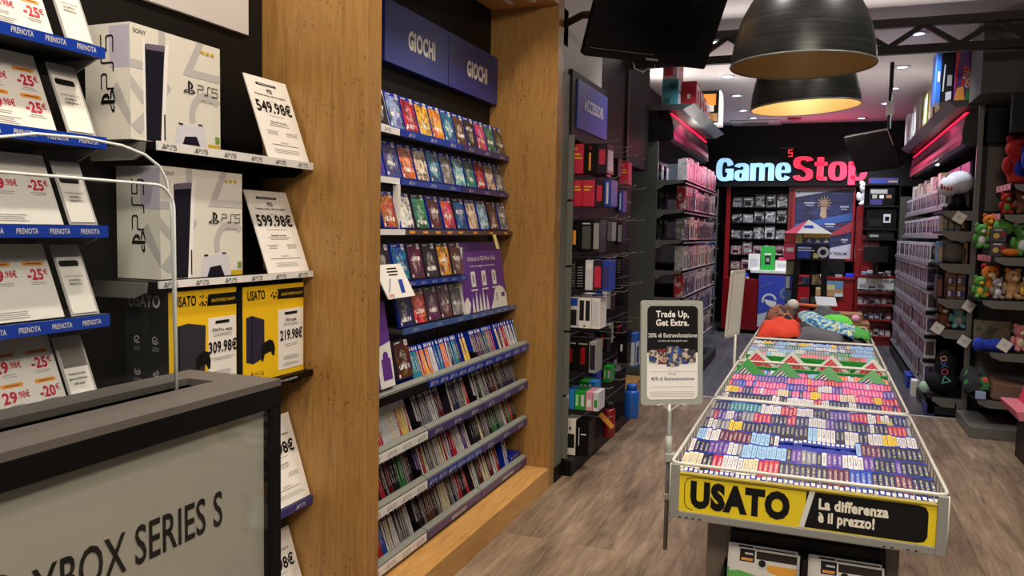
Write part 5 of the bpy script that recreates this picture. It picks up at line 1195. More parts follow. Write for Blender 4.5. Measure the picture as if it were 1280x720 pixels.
for k in range(4):
    for ri in (0, 1, 2):
        put(GM[1], 'boxed_goods', (-1.72, 8.1 + k * .3, LZ[ri] + .001), (0, 0, 0), 'dark boxed goods behind others, %s from near end, %s shelf of left back shelving' % (ordn(k + 1), rowname[ri]), 'box', 'second rank of boxed goods', 'black')
# overhead shelf on the left with large boxes
osf = thing('overhead_shelf', (-1.5, 9.0, 2.74), 'dark overhead shelf carrying large boxes above the left canopy', 'shelf', 'overhead shelves')
m = MB(); m.hexa([(-1.95, 7.95, 2.80), (-1.30, 7.95, 2.80), (-1.30, 10.5, 2.80), (-1.95, 10.5, 2.80), (-1.95, 7.95, 2.855), (-1.19, 7.95, 2.855), (-1.19, 10.5, 2.855), (-1.95, 10.5, 2.855)], mat('overhead_grey', (58, 60, 60), .45)); m.build('shelf_board', osf)
OG = 'large boxes on the left overhead shelf'
TEAL = mat('teal_carton', (64, 140, 150), .4); REDC = mat('red_carton', (196, 24, 40), .4)
carton('large_box', -1.52, -1.36, 8.02, 8.2, 2.858, 2.985, TEAL, 'teal box at the near end of the left overhead shelf, lower of two', OG, art(('n', .1, .1, .5, .5, mat('teal_dark', (40, 90, 100), .4)), ('a', .1, .1, .9, .9, LGREY)))
carton('large_box', -1.52, -1.36, 8.02, 8.2, 2.987, 3.11, TEAL, 'teal box stacked second at the near end of the left overhead shelf', OG, art(('n', .4, .2, .9, .8, mat('teal_dark', (40, 90, 100), .4)), ('a', .1, .1, .9, .9, LGREY)))
carton('large_box', -1.52, -1.38, 8.03, 8.18, 3.112, 3.27, mat('pale_pink_carton', (206, 170, 172), .4), 'pale pink box topping the teal stack on the left overhead shelf', OG, art(('n', .1, .2, .7, .7, REDP)))
carton('large_box', -1.37, -1.22, 8.24, 8.52, 2.858, 3.12, REDC, 'red box with small white emblem on the left overhead shelf', OG, art(('n', .42, .35, .62, .52, WHITE), ('a', .1, .1, .9, .9, LGREY), ('a', .3, .2, .7, .7, REDP)))
carton('large_box', -1.47, -1.385, 8.24, 8.44, 2.858, 3.32, REDC, 'tall red box behind the teal stack on the left overhead shelf', OG, art(('n', .5, .1, .95, .95, LGREY)))
for k in range(3): carton('large_box', -1.34 + .01 * k, -1.22, 8.56 + k * .27, 8.80 + k * .27, 2.858, 3.08 - .03 * k, [REDC, REDP, WHITE][k], '%s box farther along the left overhead shelf' % ['glossy red', 'pinkish red', 'white'][k], OG, art(('a', .1, .1, .9, .9, LGREY), ('a', .2, .3, .8, .6, REDP)))
carton('large_box', -1.33, -1.13, 9.42, 9.85, 2.858, 3.22, WHITE, 'large white and black box at the far end of the left overhead shelf', OG, art(('n', .0, .0, .96, 1, BLACK), ('n', .1, .55, .8, .9, ORAN), ('n', .2, .35, .7, .55, WHITE), ('n', .05, .05, .9, .3, KRAFT)))

# ------------------------------------------------------------------ back of the shop
t = thing('illuminated_sign', (-.6, 13.8, 2.45), 'illuminated white and red shop name letters on the dark back fascia', 'sign')
LW = mat('letter_white', (160, 212, 255), .4, emit=.62); LR = mat('letter_red', (255, 48, 84), .4, emit=.62)
F = FNY(0, 13.80, 0)
def glyph(mb, ch, x, z, h, mm, wx):
    # heavy condensed letters drawn as thick rings and stems; unit height h, widths scaled by wx
    D = .045
    def P(pts): mb.prism(F, [(x + a * h * wx, z + b * h) for a, b in pts], D, mm)
    def box(x0, y0, x1, y1): P([(x0, y0), (x1, y0), (x1, y1), (x0, y1)])
    def ring(cx, cy, w, hh, sx, sy, a0, a1, n=22):
        q = lambda a, rx, ry: (cx + rx * math.copysign(abs(math.cos(a)) ** .72, math.cos(a)), cy + ry * math.copysign(abs(math.sin(a)) ** .72, math.sin(a)))
        for i in range(n):
            t0 = math.radians(a0 + (a1 - a0) * i / n); t1 = math.radians(a0 + (a1 - a0) * (i + 1) / n)
            P([q(t0, w / 2, hh / 2), q(t1, w / 2, hh / 2), q(t1, w / 2 - sx, hh / 2 - sy), q(t0, w / 2 - sx, hh / 2 - sy)])
    if ch == 'G': ring(.37, .5, .74, 1.04, .25, .17, 18, 345); box(.40, .38, .74, .54); box(.52, .02, .74, .5); return .78
    if ch == 'a': box(.38, 0, .62, .55); ring(.31, .55, .62, .46, .23, .14, 0, 165); ring(.27, .235, .54, .49, .21, .13, 0, 360); return .67
    if ch == 'm':
        box(0, 0, .24, .77); box(.385, 0, .615, .6); box(.76, 0, 1.0, .6); ring(.37, .57, .49, .42, .23, .16, 0, 120); ring(.755, .57, .49, .42, .23, .16, 0, 120); box(.2, .6, .34, .73); box(.58, .6, .72, .73); return 1.05
    if ch == 'e': ring(.32, .39, .64, .80, .24, .13, 0, 330); box(.1, .34, .60, .46); box(.40, .40, .64, .46); return .67
    if ch == 'S': ring(.36, .755, .72, .54, .25, .15, 15, 262); ring(.36, .255, .72, .54, .25, .15, -172, 82); P([(.16, .60), (.34, .44), (.56, .40), (.38, .58)]); P([(.2, .58), (.5, .38), (.55, .46), (.25, .66)]); return .76
    if ch == 't': box(.09, .08, .33, .98); box(0, .62, .46, .77); ring(.3, .16, .42, .34, .24, .16, 180, 280); box(.28, -.01, .46, .14); return .49
    if ch == 'o': ring(.33, .385, .66, .80, .24, .13, 0, 360); return .70
    if ch == 'p': box(0, -.2, .24, .77); ring(.34, .385, .62, .80, .23, .13, -150, 150); return .68
def word(mb, s, x0, x1, z, h, mm):
    W = {'G': .78, 'a': .67, 'm': 1.05, 'e': .67, 'S': .76, 't': .49, 'o': .70, 'p': .68}
    wx = (x1 - x0) / (sum(W[c] for c in s) * h); x = x0
    for c in s: glyph(mb, c, x, z, h, mm, wx); x += W[c] * h * wx
m = MB(); word(m, 'Game', -1.67, -.475, 2.485, .365, LW); m.build('white_lettering', t, 0, 'white letters')
m = MB(); word(m, 'Stop', -.455, .66, 2.485, .375, LR); m.build('red_lettering', t, 0, 'red letters')
m = MB(); m.box(-1.66, .6, 13.845, 13.852, 2.60, 2.63, BLACK); m.build('letter_rail', t)
area('shop_name_glow', (-.05, 13.6, 2.65), (-.05, 12.0, 3.2), 5, (1, .1, .25), .9, .3); area('shop_name_glow', (-1.1, 13.6, 2.65), (-1.1, 12.0, 2.6), 3, (.7, .87, 1), .9, .3)
t = thing('queue_display', (-.555, 13.75, 2.84), 'small black display with red digit 5 above the shop name', 'display')
m = MB(); m.box(-.655, -.455, 13.74, 13.80, 2.842, 3.0, BLACK); m.box(-.655, -.455, 13.73, 13.80, 2.99, 3.01, GREYD); m.build('housing', t)
LD = mat('led_digit', (255, 40, 60), .4, emit=1.0); m = MB(); m.stroke(FNY(-.53, 13.739, 2.865), [(.055, .1), (0, .1), (0, .052), (.055, .052), (.055, 0), (0, 0)], .013, LD, .002); m.build('digit', t)
# red framed back counter wall: shelves with boxes and a poster
RL = RED
bs = thing('back_shelves', (-.95, 14.4, .9), 'black shelves with red uprights behind the counter, filled with boxes', 'shelving unit')
for x in (-1.47, -.475):
    m = MB(); m.box(x - .035, x + .035, 14.0, 14.08, 0, 2.385, RL if x < -1 else mat('dark_red_lacquer', (110, 16, 24), .35)); m.build('upright', bs)
m = MB(); m.box(-1.44, -.51, 14.42, 14.45, .8, 2.385, mat('back_black', (26, 26, 27), .5)); m.build('back_panel', bs)
BSZ = [2.06, 1.80, 1.53, 1.26, 1.0]
for z in BSZ:
    m = MB(); m.box(-1.44, -.51, 14.05, 14.42, z - .02, z, BLACK); m.build('shelf_board', bs)
gi = 0
for ri, z in enumerate(BSZ):
    for k in range(5):
        w = .16; x = -1.41 + k * .18; h = random.uniform(.13, .22); c = random.choice([(96, 98, 104), (70, 72, 78), (130, 132, 138), (52, 54, 60), (86, 96, 104)]) if ri < 3 else random.choice([(140, 76, 84), (120, 60, 72), (150, 90, 96)])
        m = MB(); m.box(x, x + w, 14.12, 14.3, z + .001, z + h, CARTON); FF = FNY(x, 14.12, z); m.rect(FF, .02, h * .7, w * .8, h * .85, LGREY if k % 2 else MGREY, .002); m.rect(FF, .03, h * .15, w - .04, h * .5, CHAR if (k + ri) % 2 else MGREY, .002)
        o = m.build('boxed_goods', None); o.color = (*lin(c), 1); tag(o, '%s box, %s from the left on the %s shelf behind the counter' % ('grey' if ri < 3 else 'dull red', ordn(k + 1), ordn(ri + 1)), 'box', 'boxes on the shelves behind the counter')
POST = make_poster('space_poster', [(.2, (18, 18, 36)), (.4, (30, 30, 58)), (.47, (46, 52, 100)), (.52, (28, 26, 46)), (.6, (54, 66, 116)), (.66, (40, 30, 50)), (.75, (120, 60, 60))], 1.6, (.7, 1, 3.2), (0, .35, 0), 5)
t = thing('framed_poster', (.02, 14.0, 1.2), 'blue and red space-themed poster in a red frame behind the counter', 'poster')
m = MB(); F = FNY(0, 13.97, 0)
for (a, b_, c, d) in ((-.44, -.405, 1.2, 2.385), (.47, .505, 1.2, 2.385), (-.405, .47, 2.35, 2.385), (-.405, .47, 1.2, 1.235)): m.box(a, b_, 13.97, 14.03, c, d, mat('frame_red', (150, 24, 36), .35))
m.build('red_frame', t)
m = MB(); m.box(-.405, .47, 14.0, 14.02, 1.235, 2.35, POST); F = FNY(0, 14.0, 0)
PB_ = mat('poster_pale', (178, 180, 190), .5); PBL = mat('poster_blue', (52, 84, 150), .5)
m.flat(F, [(-.405, 2.35), (-.405, 2.22), (.28, 2.35)], PB_, .002); m.flat(F, [(-.405, 1.78), (.47, 1.98), (.47, 1.86), (-.2, 1.72), (-.405, 1.66)], PBL, .002); m.flat(F, [(.1, 1.60), (.47, 1.84), (.47, 1.68), (.3, 1.62)], mat('poster_red', (150, 44, 60), .5), .003)
m.flat(F, [(.0, 1.36), (.47, 1.48), (.47, 1.235), (-.405, 1.235), (-.405, 1.26)], PB_, .002); m.text(F, 'A NEW REALM', .2, 1.29, .05, INK, w=.42, off=.004)
m.flat(F, arc(.04, 2.13, 0, .055, 0, 360), mat('poster_gold', (170, 140, 110), .5), .003)
for k in range(12): a = 2 * PI * k / 12; m.stroke(F, [(.04 + .05 * math.cos(a), 2.13 + .05 * math.sin(a)), (.04 + .10 * math.cos(a), 2.13 + .10 * math.sin(a))], .016, mat('poster_gold', (170, 140, 110), .5), .003)
m.flat(F, [(.0, 2.06), (.07, 2.06), (.085, 1.9), (.03, 1.88), (-.02, 1.92)], mat('poster_gold', (170, 140, 110), .5), .004)
emblem(m, F, -.36, 2.29, .04, INK, .004); m.rect(F, -.33, 2.295, -.14, 2.315, MGREY, .004)
for (x, z, w) in ((-.26, 2.12, .16), (.28, 2.06, .13), (.06, 1.78, .16), (.32, 1.53, .1)): m.rect(F, x, z, x + w, z + .022, PB_, .004); m.rect(F, x + .02, z - .035, x + w - .02, z - .02, PB_, .004)
m.build('poster_print', t)
m = MB(); m.box(.52, .74, 13.5, 13.95, 0, 2.06, RED); m.box(.60, .84, 13.25, 13.5, .0, 1.62, RED); m.box(.55, .68, 13.24, 13.25, 1.4, 1.405, PLAST); tag(m.build('red_column', None, .004), 'glossy red column beside the framed poster', 'column')
# small white soft figure at the top of the red column
def plush(name, x, y, z, s, body, label, yaw=0.0, lie=False, hat=None, group='soft toys on the right shelves', belly=None):
    t = thing(name, (x, y, z), label, 'soft toy', group); t.rotation_euler = (0, 0, yaw)
    b = MB(); O = Vector((x, y, z))
    for c, r in (((0, 0, .30), (.19, .16, .24)), ((0, -.02, .70), (.22, .2, .21)), ((-.24, -.06, .38), (.08, .09, .17)), ((.24, -.06, .38), (.08, .09, .17)), ((-.13, -.16, .09), (.10, .17, .09)), ((.13, -.16, .09), (.10, .17, .09))):
        b.ball(O + Vector(c) * s, Vector(r) * s, body, 14, 9)
    o = b.build('body', t); r = o.modifiers.new('fuse', 'REMESH'); r.mode = 'VOXEL'; r.voxel_size = max(.007, .035 * s); r.use_smooth_shade = True
    for sx in (-1, 1):
        b = MB(); b.ball(O + Vector((.15 * sx, 0, .88)) * s, Vector((.08, .05, .08)) * s, hat or body, 12, 7); b.build('ear', t)
        b = MB(); b.ball(O + Vector((.08 * sx, -.205, .75)) * s, Vector((.025, .02, .03)) * s, INK, 8, 6); b.build('eye', t)
    b = MB(); b.ball(O + Vector((0, -.2, .64)) * s, Vector((.09, .07, .07)) * s, belly or mat('plush_cream', (226, 206, 170), .95), 12, 7); b.build('muzzle', t)
    if belly:
        b = MB(); b.ball(O + Vector((0, -.09, .30)) * s, Vector((.14, .1, .17)) * s, belly, 12, 8); b.build('belly', t)
    if lie: t.rotation_euler = (PI / 2 * .95, 0, yaw); 
    return t
PW = mat('plush_white', (216, 216, 222), .95)
plush('soft_toy', .63, 13.62, 2.062, .42, PW, 'small white soft toy sitting on top of the red column', group='soft toys at the back')
# black shelves right of the column
t = thing('dark_shelves', (.9, 13.0, 0), 'black shelves holding large dark boxes right of the red column', 'shelving unit')
m = MB(); m.box(.60, 1.10, 13.30, 13.33, 1.2, 2.45, BLACK); m.build('back_panel', t)
for z in (2.35, 2.03, 1.70, 1.55):
    m = MB(); m.box(.60, 1.06, 12.82, 13.3, z, z + .02, CHAR); m.build('shelf_board', t)
m = MB(); m.box(1.04, 1.06, 12.8, 13.3, 0, 2.45, BLACK); m.build('side_panel', t)
DG = 'dark boxes on the black shelves'
def backbox(x0, x1, z0, z1, body, label, ops, y=12.84):
    m = MB(); m.box(x0, x1, y, y + .3, z0, z1, body); FF = FNY(x0, y, z0); w = x1 - x0; h = z1 - z0
    for k, (a, b_, c, d, mm) in enumerate(ops): m.rect(FF, a * w, b_ * h, c * w, d * h, mm, .002 + .0008 * k)
    return tag(m.build('large_box', None, .002), label, 'box', DG)
backbox(.64, 1.02, 2.372, 2.45, NAVY, 'dark blue box on the highest black shelf right of the red column', [(.05, .2, .6, .5, BLUE), (.65, .2, .98, .5, KRAFT)])
backbox(.66, .98, 2.052, 2.30, BLACK, 'black box with three pale creatures pictured, on the upper black shelf', [(.0, .70, .7, .95, MGREY), (.08, .42, .28, .64, mat('pale_creature', (150, 150, 130), .5)), (.38, .42, .56, .62, LGREY), (.66, .44, .88, .62, mat('pale_creature2', (150, 110, 90), .5)), (.0, .05, .5, .36, NAVY)])
backbox(.64, 1.02, 1.722, 2.0, BLACK, 'black box with a pale round emblem, on the middle black shelf', [(.55, .3, .8, .75, LGREY), (.6, .4, .75, .62, BLACK), (.05, .1, .5, .5, CHAR)])
backbox(.66, 1.0, 1.572, 1.69, CHAR, 'flat charcoal box on the lower black shelf', [(.05, .2, .4, .5, MGREY)])
m = MB(); m.box(.60, .93, 12.75, 12.78, 1.23, 1.46, BLKGL); m.box(.74, .8, 12.77, 12.8, 1.06, 1.25, BLACK); m.box(.66, .88, 12.72, 12.86, 1.045, 1.06, BLACK); tag(m.build('counter_monitor', None, .003), 'black monitor on the right part of the counter', 'monitor')
# right counter with stocked red shelves
rc = thing('red_counter', (.8, 12.95, 0), 'red counter unit with open shelves of small boxes at the right', 'counter')
m = MB(); m.box(.53, 1.036, 12.9, 13.2, 1.0, 1.03, RED); m.build('counter_top', rc)
m = MB(); m.box(.53, 1.036, 13.18, 13.2, 0, 1.0, RED); m.build('back_panel', rc)
for z in (.76, .58, .36, .12):
    m = MB(); m.box(.56, 1.036, 12.86, 13.18, z, z + .02, RED); m.build('shelf_board', rc)
m = MB(); m.box(.56, 1.036, 12.9, 13.18, 0, .12, RED); m.build('base', rc)
m = MB(); m.box(.55, 1.036, 12.84, 12.86, .83, .99, PLAST); m.text(FNY(0, 12.84, 0), 'POP', .97, .93, .04, INK, w=.13, off=.003); m.rect(FNY(.57, 12.84, .85), 0, 0, .1, .05, MGREY, .002); m.rect(FNY(.69, 12.84, .85), 0, 0, .1, .03, NAVY, .002); m.rect(FNY(.82, 12.84, .85), 0, 0, .1, .05, MGREY, .002); m.build('white_panel', rc, 0, 'white panel lettered POP')
for ri, z in enumerate((.78, .60, .38, .14)):
    for k in range(6):
        c = random.choice([(150, 140, 140), (110, 100, 110), (180, 170, 160), (90, 80, 96), (140, 100, 80)]); 
        if ri == 2: c = random.choice([(40, 48, 90), (160, 30, 44), (60, 90, 96), (40, 40, 60)])
        h = random.uniform(.07, .12); m = MB(); x = .565 + k * .078; m.box(x, x + .068, 12.9, 13.02, z + .001, z + h, CARTON); m.rect(FNY(x, 12.9, z), .008, .02, .06, h * .6, LGREY if (k + ri) % 3 else CHAR, .002)
        o = m.build('small_box', None); o.color = (*lin(c), 1); tag(o, 'small box, %s from left on the %s shelf of the red counter unit' % (ordn(k + 1), ordn(ri + 1)), 'box', 'small boxes in the red counter unit')
for k, (x, c) in enumerate(((.6, (90, 140, 190)), (.68, (200, 204, 210)), (.83, (80, 70, 80)), (.92, (90, 76, 84)))):
    m = MB(); m.box(x, x + .075, 12.9, 13.05, 1.031, 1.08 + .02 * (k % 2), CARTON); o = m.build('small_box', None, .004); o.color = (*lin(c), 1); tag(o, '%s small packet on top of the red counter unit' % ['light blue', 'white', 'dark', 'brownish'][k], 'packet', 'packets on the red counter unit')
# middle counter
mc = thing('red_counter', (.0, 13.5, 0), 'low red counter in the middle below the framed poster', 'counter')
m = MB(); m.box(-.40, .52, 13.45, 13.9, 0, .93, RED); m.build('counter_body', mc, .004)
m = MB(); m.box(-.405, .53, 13.42, 13.92, .93, .96, RED); m.build('counter_top', mc, .002)
m = MB(); m.box(-.05, .37, 13.41, 13.44, .66, .90, KRAFT); FF = FNY(-.05, 13.41, .66); m.rect(FF, .0, .12, .42, .24, mat('pic_sky', (90, 130, 160), .5), .002); m.rect(FF, .03, .10, .3, .18, mat('pic_gold', (196, 180, 120), .5), .003); m.rect(FF, .3, .0, .42, .05, LGREY, .003); tag(m.build('picture_carton'), 'landscape picture box standing against the middle red counter', 'box')
m = MB(); m.box(.12, .38, 13.6, 13.63, 1.0, 1.24, BLKGL); m.box(.22, .28, 13.63, 13.66, .96, 1.02, BLACK); tag(m.build('counter_monitor', None, .003), 'black monitor on the middle counter below the framed poster', 'monitor')
m = MB(); m.box(.40, .52, 13.5, 13.6, .961, 1.02, mat('bright_blue', (30, 50, 220), .4)); tag(m.build('blue_device', None, .004), 'bright blue device on the middle counter near the red column', 'device')
for k in range(4): 
    m = MB(); m.box(-.08 + k * .11, .02 + k * .11, 13.46, 13.58, .961, .985 + .01 * (k % 2), [GREYD, LGREY, CHAR, MGREY][k]); tag(m.build('desk_tray', None, .002), '%s flat item on the front edge of the middle counter' % ['dark grey', 'pale grey', 'charcoal', 'mid grey'][k], 'desk item', 'flat items on the middle counter')
# red desk with blue panel
dk = thing('red_desk', (-1.1, 13.6, 0), 'glossy red service desk with a blue poster panel and white top at the left back', 'desk')
m = MB(); m.box(-1.45, -.90, 13.36, 13.9, .06, .885, mat('deep_red_lacquer', (112, 6, 16), .22)); m.build('desk_body', dk, .006)
m = MB(); m.box(-1.43, -.42, 13.42, 13.9, 0, .06, BLACK); m.build('plinth', dk)
m = MB(); m.box(-.89, -.43, 13.38, 13.85, .06, .97, mat('red_side', (150, 14, 26), .3)); m.build('counter_block', dk)
m = MB(); m.box(-.885, -.435, 13.365, 13.38, .12, .955, mat('panel_blue', (52, 66, 160), .4)); FF = FNY(-.885, 13.365, .12)
m.flat(FF, [(0, 0), (.45, 0), (.45, .34), (.2, .26), (0, .2)], PB_, .002); m.flat(FF, arc(.17, .43, .085, .115, 10, 200), LGREY, .003); m.flat(FF, [(.09, .45), (.28, .42), (.27, .34), (.2, .33), (.13, .37)], PLAST, .003); m.flat(FF, arc(.42, .55, .05, .10, 60, 300), mat('panel_grey', (96, 106, 140), .4), .003); m.stroke(FF, [(.03, .64), (.2, .72)], .014, mat('panel_grey', (96, 106, 140), .4), .003)
m.build('poster_panel', dk, 0, 'blue poster panel showing a white headset')
m = MB(); m.box(-1.02, -.42, 13.36, 13.9, .985, 1.03, PLAST); m.build('white_top', dk, .004)
m = MB(); m.box(-1.335, -1.315, 13.35, 13.359, .25, .86, mat('pale_blue_strip', (170, 190, 235), .3)); m.build('light_strip', dk, 0, 'pale vertical strip')
CG = 'things on the service desk'
def dbox(x0, x1, z0, z1, mm, label, ops=(), nm='carton', y=13.45, d=.14):
    m = MB(); m.box(x0, x1, y, y + d, z0, z1, mm); FF = FNY(x0, y, z0); w = x1 - x0; h = z1 - z0
    for k, (a, b_, c, dd, c2) in enumerate(ops): m.rect(FF, a * w, b_ * h, c * w, dd * h, c2, .002 + .0008 * k)
    return tag(m.build(nm, None, .002), label, 'box', CG)
dbox(-1.065, -.885, 1.031, 1.285, WHITE, 'white box with faint picture on the service desk', [(.2, .2, .8, .7, LGREY)])
dbox(-.875, -.66, 1.031, 1.41, mat('bright_green', (46, 170, 70), .4), 'green packaged gadget standing on the service desk', [(.3, .25, .7, .6, CHAR), (.25, .65, .75, .72, WHITE), (.38, .36, .62, .52, MGREY)])
dbox(-.65, -.45, 1.031, 1.19, WHITE, 'low white box at the right end of the service desk', [(.2, .3, .8, .7, LGREY)])
dbox(-.60, -.50, 1.192, 1.24, mat('pink_red', (220, 70, 100), .5), 'small pinkish packet on the low white box', [], 'packet')
dbox(-1.2, -1.06, .887, .97, mat('bright_blue', (30, 50, 220), .4), 'small bright blue item on the red part of the desk', [], 'blue_item')
dbox(-1.14, -1.03, .887, .93, CHAR, 'dark card reader on the red part of the desk', [(.5, .1, .9, .8, LGREY)], 'card_reader', 13.38, .05)
# wire stand and blue boxes at the far left
ws = thing('wire_stand', (-1.75, 13.2, 0), 'wire shelf stand in the dark corner left of the red desk', 'stand')
for x in (-2.0, -1.53):
    m = MB(); m.box(x - .01, x + .01, 12.98, 13.02, 0, 2.3, GREYD); m.build('upright', ws)
for k in range(8):
    m = MB(); z = .3 + k * .27; m.tube([(-2.0, 13.0, z), (-1.53, 13.0, z)], .008, PLAST if k < 5 else GREY, 6); m.build('rail', ws)
for k in range(8):
    x = -1.98 + (k % 2) * .22; z = .58 + (k // 2) * .40 - .01 * (k % 2); c = [(30, 80, 150), (24, 60, 130), (60, 70, 80), (30, 100, 160), (120, 30, 40), (24, 60, 130), (30, 70, 140), (50, 52, 56)][k]
    m = MB(); m.box(x, x + .2, 13.06, 13.3, z, z + .26, CARTON); o = m.build('stored_box', None, .004); o.color = (*lin(c), 1); tag(o, '%s box in the wire stand, %s level from the floor, %s side' % (['blue', 'dark blue', 'grey', 'bright blue', 'dark red', 'navy blue', 'mid blue', 'dark grey'][k], ordn(k // 2 + 1), ['left', 'right'][k % 2]), 'box', 'boxes in the wire stand')
for k in range(4):
    m = MB(); z = .57 + k * .40; m.box(-2.0, -1.53, 13.04, 13.32, z - .02, z - .002, GREYD); m.build('shelf_board', ws)

# tower-shaped display with a roof, behind the clothes bin
tw = thing('display_tower', (-.11, 8.7, 0), 'tower shaped card display with pitched roof on black legs behind the clothes bin', 'display stand')
x0, x1, yy, yb = -.225, .095, 8.55, 8.87
m = MB(); m.box(x0, x1, yy, yb, 1.355, 1.62, mat('tower_dark', (26, 24, 44), .4)); FF = FNY(x0, yy, 1.355); w = x1 - x0
m.rect(FF, 0, .16, w, .225, NAVY, .001); m.rect(FF, .0, .165, .06, .255, mat('tower_cream', (196, 190, 120), .5), .002)
m.flat(FF, [(.07, .225), (w, .225), (w, .262), (.07, .262)], mat('tower_gold', (216, 176, 50), .5), .002)
for k in range(3): m.flat(FF, [(.10 + k * .08, .178), (.15 + k * .08, .178), (.125 + k * .08, .215)], LGREY, .002)
m.rect(FF, .02, .02, .14, .14, BLUE, .001); m.rect(FF, .02, .09, .18, .10, PLAST, .002); m.rect(FF, .02, .115, .15, .125, PLAST, .002); m.rect(FF, .17, .02, .22, .07, mat('tower_cream', (196, 190, 120), .5), .002); m.flat(FF, arc(.26, .08, .03, .055, 0, 360), LGREY, .002)
m.build('tower_body', tw)
m = MB(); m.box(x0 - .11, x0 - .002, yy + .01, yb, 1.355, 1.62, mat('tower_pink', (206, 50, 92), .4)); FF = FNY(x0 - .11, yy + .01, 1.355); m.rect(FF, .02, .08, .09, .12, PLAST, .001); m.rect(FF, 0, .175, .106, .255, mat('tower_red', (220, 60, 60), .4), .001); m.rect(FF, 0, .165, .106, .17, INK, .002); m.build('side_wing', tw, 0, 'pink side wing')
m = MB(); A = (-.115, 8.70, 1.76); m.face([(x0 - .12, yy - .02, 1.62), (x0 + .01, yy - .04, 1.62), A], mat('tower_pink', (206, 50, 92), .4)); m.face([(x0 + .01, yy - .04, 1.62), (x1 + .02, yy - .02, 1.62), A], PLAST); m.face([(x1 + .02, yy - .02, 1.62), (x1 + .02, yb, 1.62), A], LGREY); m.face([(x1 + .02, yb, 1.62), (x0 - .12, yb, 1.62), A], LGREY); m.face([(x0 - .12, yb, 1.62), (x0 - .12, yy - .02, 1.62), A], REDP); m.face([(x0 - .12, yy - .02, 1.62), (x0 - .12, yb, 1.62), (x1 + .02, yb, 1.62), (x1 + .02, yy - .02, 1.62), (x0 + .01, yy - .04, 1.62)], LGREY)
m.flat((Vector((-.11, 8.592, 1.665)), X.copy(), Vector((0, .7, .7)).normalized()), [(-.05, 0), (.05, 0), (.04, .04), (-.04, .04)], BLUE, .012); m.build('roof', tw)
for k, (a, b_) in enumerate((((-.20, 8.6, 1.355), (-.27, 8.5, 0)), ((-.05, 8.8, 1.355), (-.04, 8.85, 0)), ((.05, 8.6, 1.355), (.085, 8.52, 0)))):
    m = MB(); A_, B_ = Vector(a), Vector(b_); m.hexa([B_ + Vector((-.03, -.03, 0)), B_ + Vector((.03, -.03, 0)), B_ + Vector((.03, .03, 0)), B_ + Vector((-.03, .03, 0)), A_ + Vector((-.03, -.03, 0)), A_ + Vector((.03, -.03, 0)), A_ + Vector((.03, .03, 0)), A_ + Vector((-.03, .03, 0))], BLACK); m.build('leg', tw)
m = MB(); m.box(-.31, -.225, 8.62, 8.80, .0, 1.35, mat('tower_column', (40, 52, 70), .5)); FF = FNY(-.31, 8.62, 0)
for (a, b_, c, d, mm) in ((.005, 1.2, .08, 1.33, mat('tower_cards', (150, 160, 120), .5)), (.005, 1.06, .04, 1.18, LGREY), (.04, 1.06, .08, 1.18, BLUE), (.005, .92, .08, 1.04, mat('tower_teal', (70, 110, 140), .5)), (.005, .72, .04, .9, LGREY), (.045, .72, .08, .9, PLAST)): m.rect(FF, a, b_, c, d, mm, .001)
m.build('side_column', tw)
m = MB(); m.box(-.2, .06, 8.66, 8.84, 1.08, 1.10, CHAR); m.box(-.2, .06, 8.66, 8.84, .86, .88, CHAR); m.build('shelf_board', tw)
for k in range(4): 
    x = -.16 + (k % 2) * .10; z = 1.101 if k < 2 else .881
    m = MB(); m.box(x, x + .08, 8.68, 8.78, z, z + .08 + .02 * (k % 2), CARTON); o = m.build('small_box', None, .002); o.color = (*lin([(40, 80, 150), (200, 160, 60), (120, 120, 130), (60, 100, 60)][k]), 1); tag(o, '%s small box on a shelf inside the roofed display tower' % ['blue', 'yellow', 'grey', 'green'][k], 'box', 'boxes inside the display tower')
m = MB(); m.box(.20, .46, 8.0, 8.3, 0, .80, KRAFT); m.box(.325, .335, 7.998, 8.0, 0, .80, mat('carton_tape', (196, 164, 120), .5)); tag(m.build('tall_carton', None, .004), 'tall brown cardboard box behind the right corner of the clothes bin', 'box')
m = MB(); m.box(.14, .40, 8.02, 8.28, .801, .88, KRAFT); tag(m.build('flat_carton', None, .004), 'flat brown cardboard box lying on the tall one', 'box')
m = MB(); m.box(.02, .11, 7.9, 8.1, .0, .93, mat('bright_blue', (30, 50, 220), .4)); m.box(.03, .10, 7.9, 8.1, .93, .94, CHAR); tag(m.build('blue_carton', None, .004), 'bright blue upright box left of the cardboard boxes', 'box')
m = MB(); m.prism((Vector((.0, 8.12, .94)), X.copy(), Vector((0, .6, .5)).normalized()), [(0, 0), (.18, 0), (.16, .12), (-.02, .12)], .008, LGREY); tag(m.build('folded_paper'), 'pale striped folded paper above the bright blue box', 'paper')
# ------------------------------------------------------------------ shelving with collectibles along the right wall
SG = mat('shelf_bracket_grey', (104, 102, 96), .45)
ra = thing('wall_shelving', (1.4, 10.1, 0), 'tall right wall shelving stacked with boxed figures', 'shelving unit')
m = MB(); m.box(1.235, 1.275, 7.96, 8.0, 0, 2.75, SG); m.build('upright_post', ra)
m = MB(); m.box(1.32, 1.9, 8.02, 8.05, 0, 2.42, mat('panel_taupe', (92, 88, 82), .5)); m.box(1.275, 1.32, 7.98, 8.05, 0, 2.75, BLACK); m.build('end_panel', ra)
m = MB(); m.box(1.85, 1.9, 8.05, 12.3, 0, 2.42, BLACK); m.build('back_panel', ra)
m = MB(); m.box(1.02, 1.40, 12.3, 12.34, 0, 2.16, mat('far_panel_grey', (86, 84, 76), .5)); m.build('far_panel', ra)
m = MB(); m.box(1.30, 1.9, 7.94, 8.02, 2.42, 2.72, BLACK); m.build('top_end_panel', ra)
ASH = [1.84, 1.66, 1.375, 1.06, .79, .175]
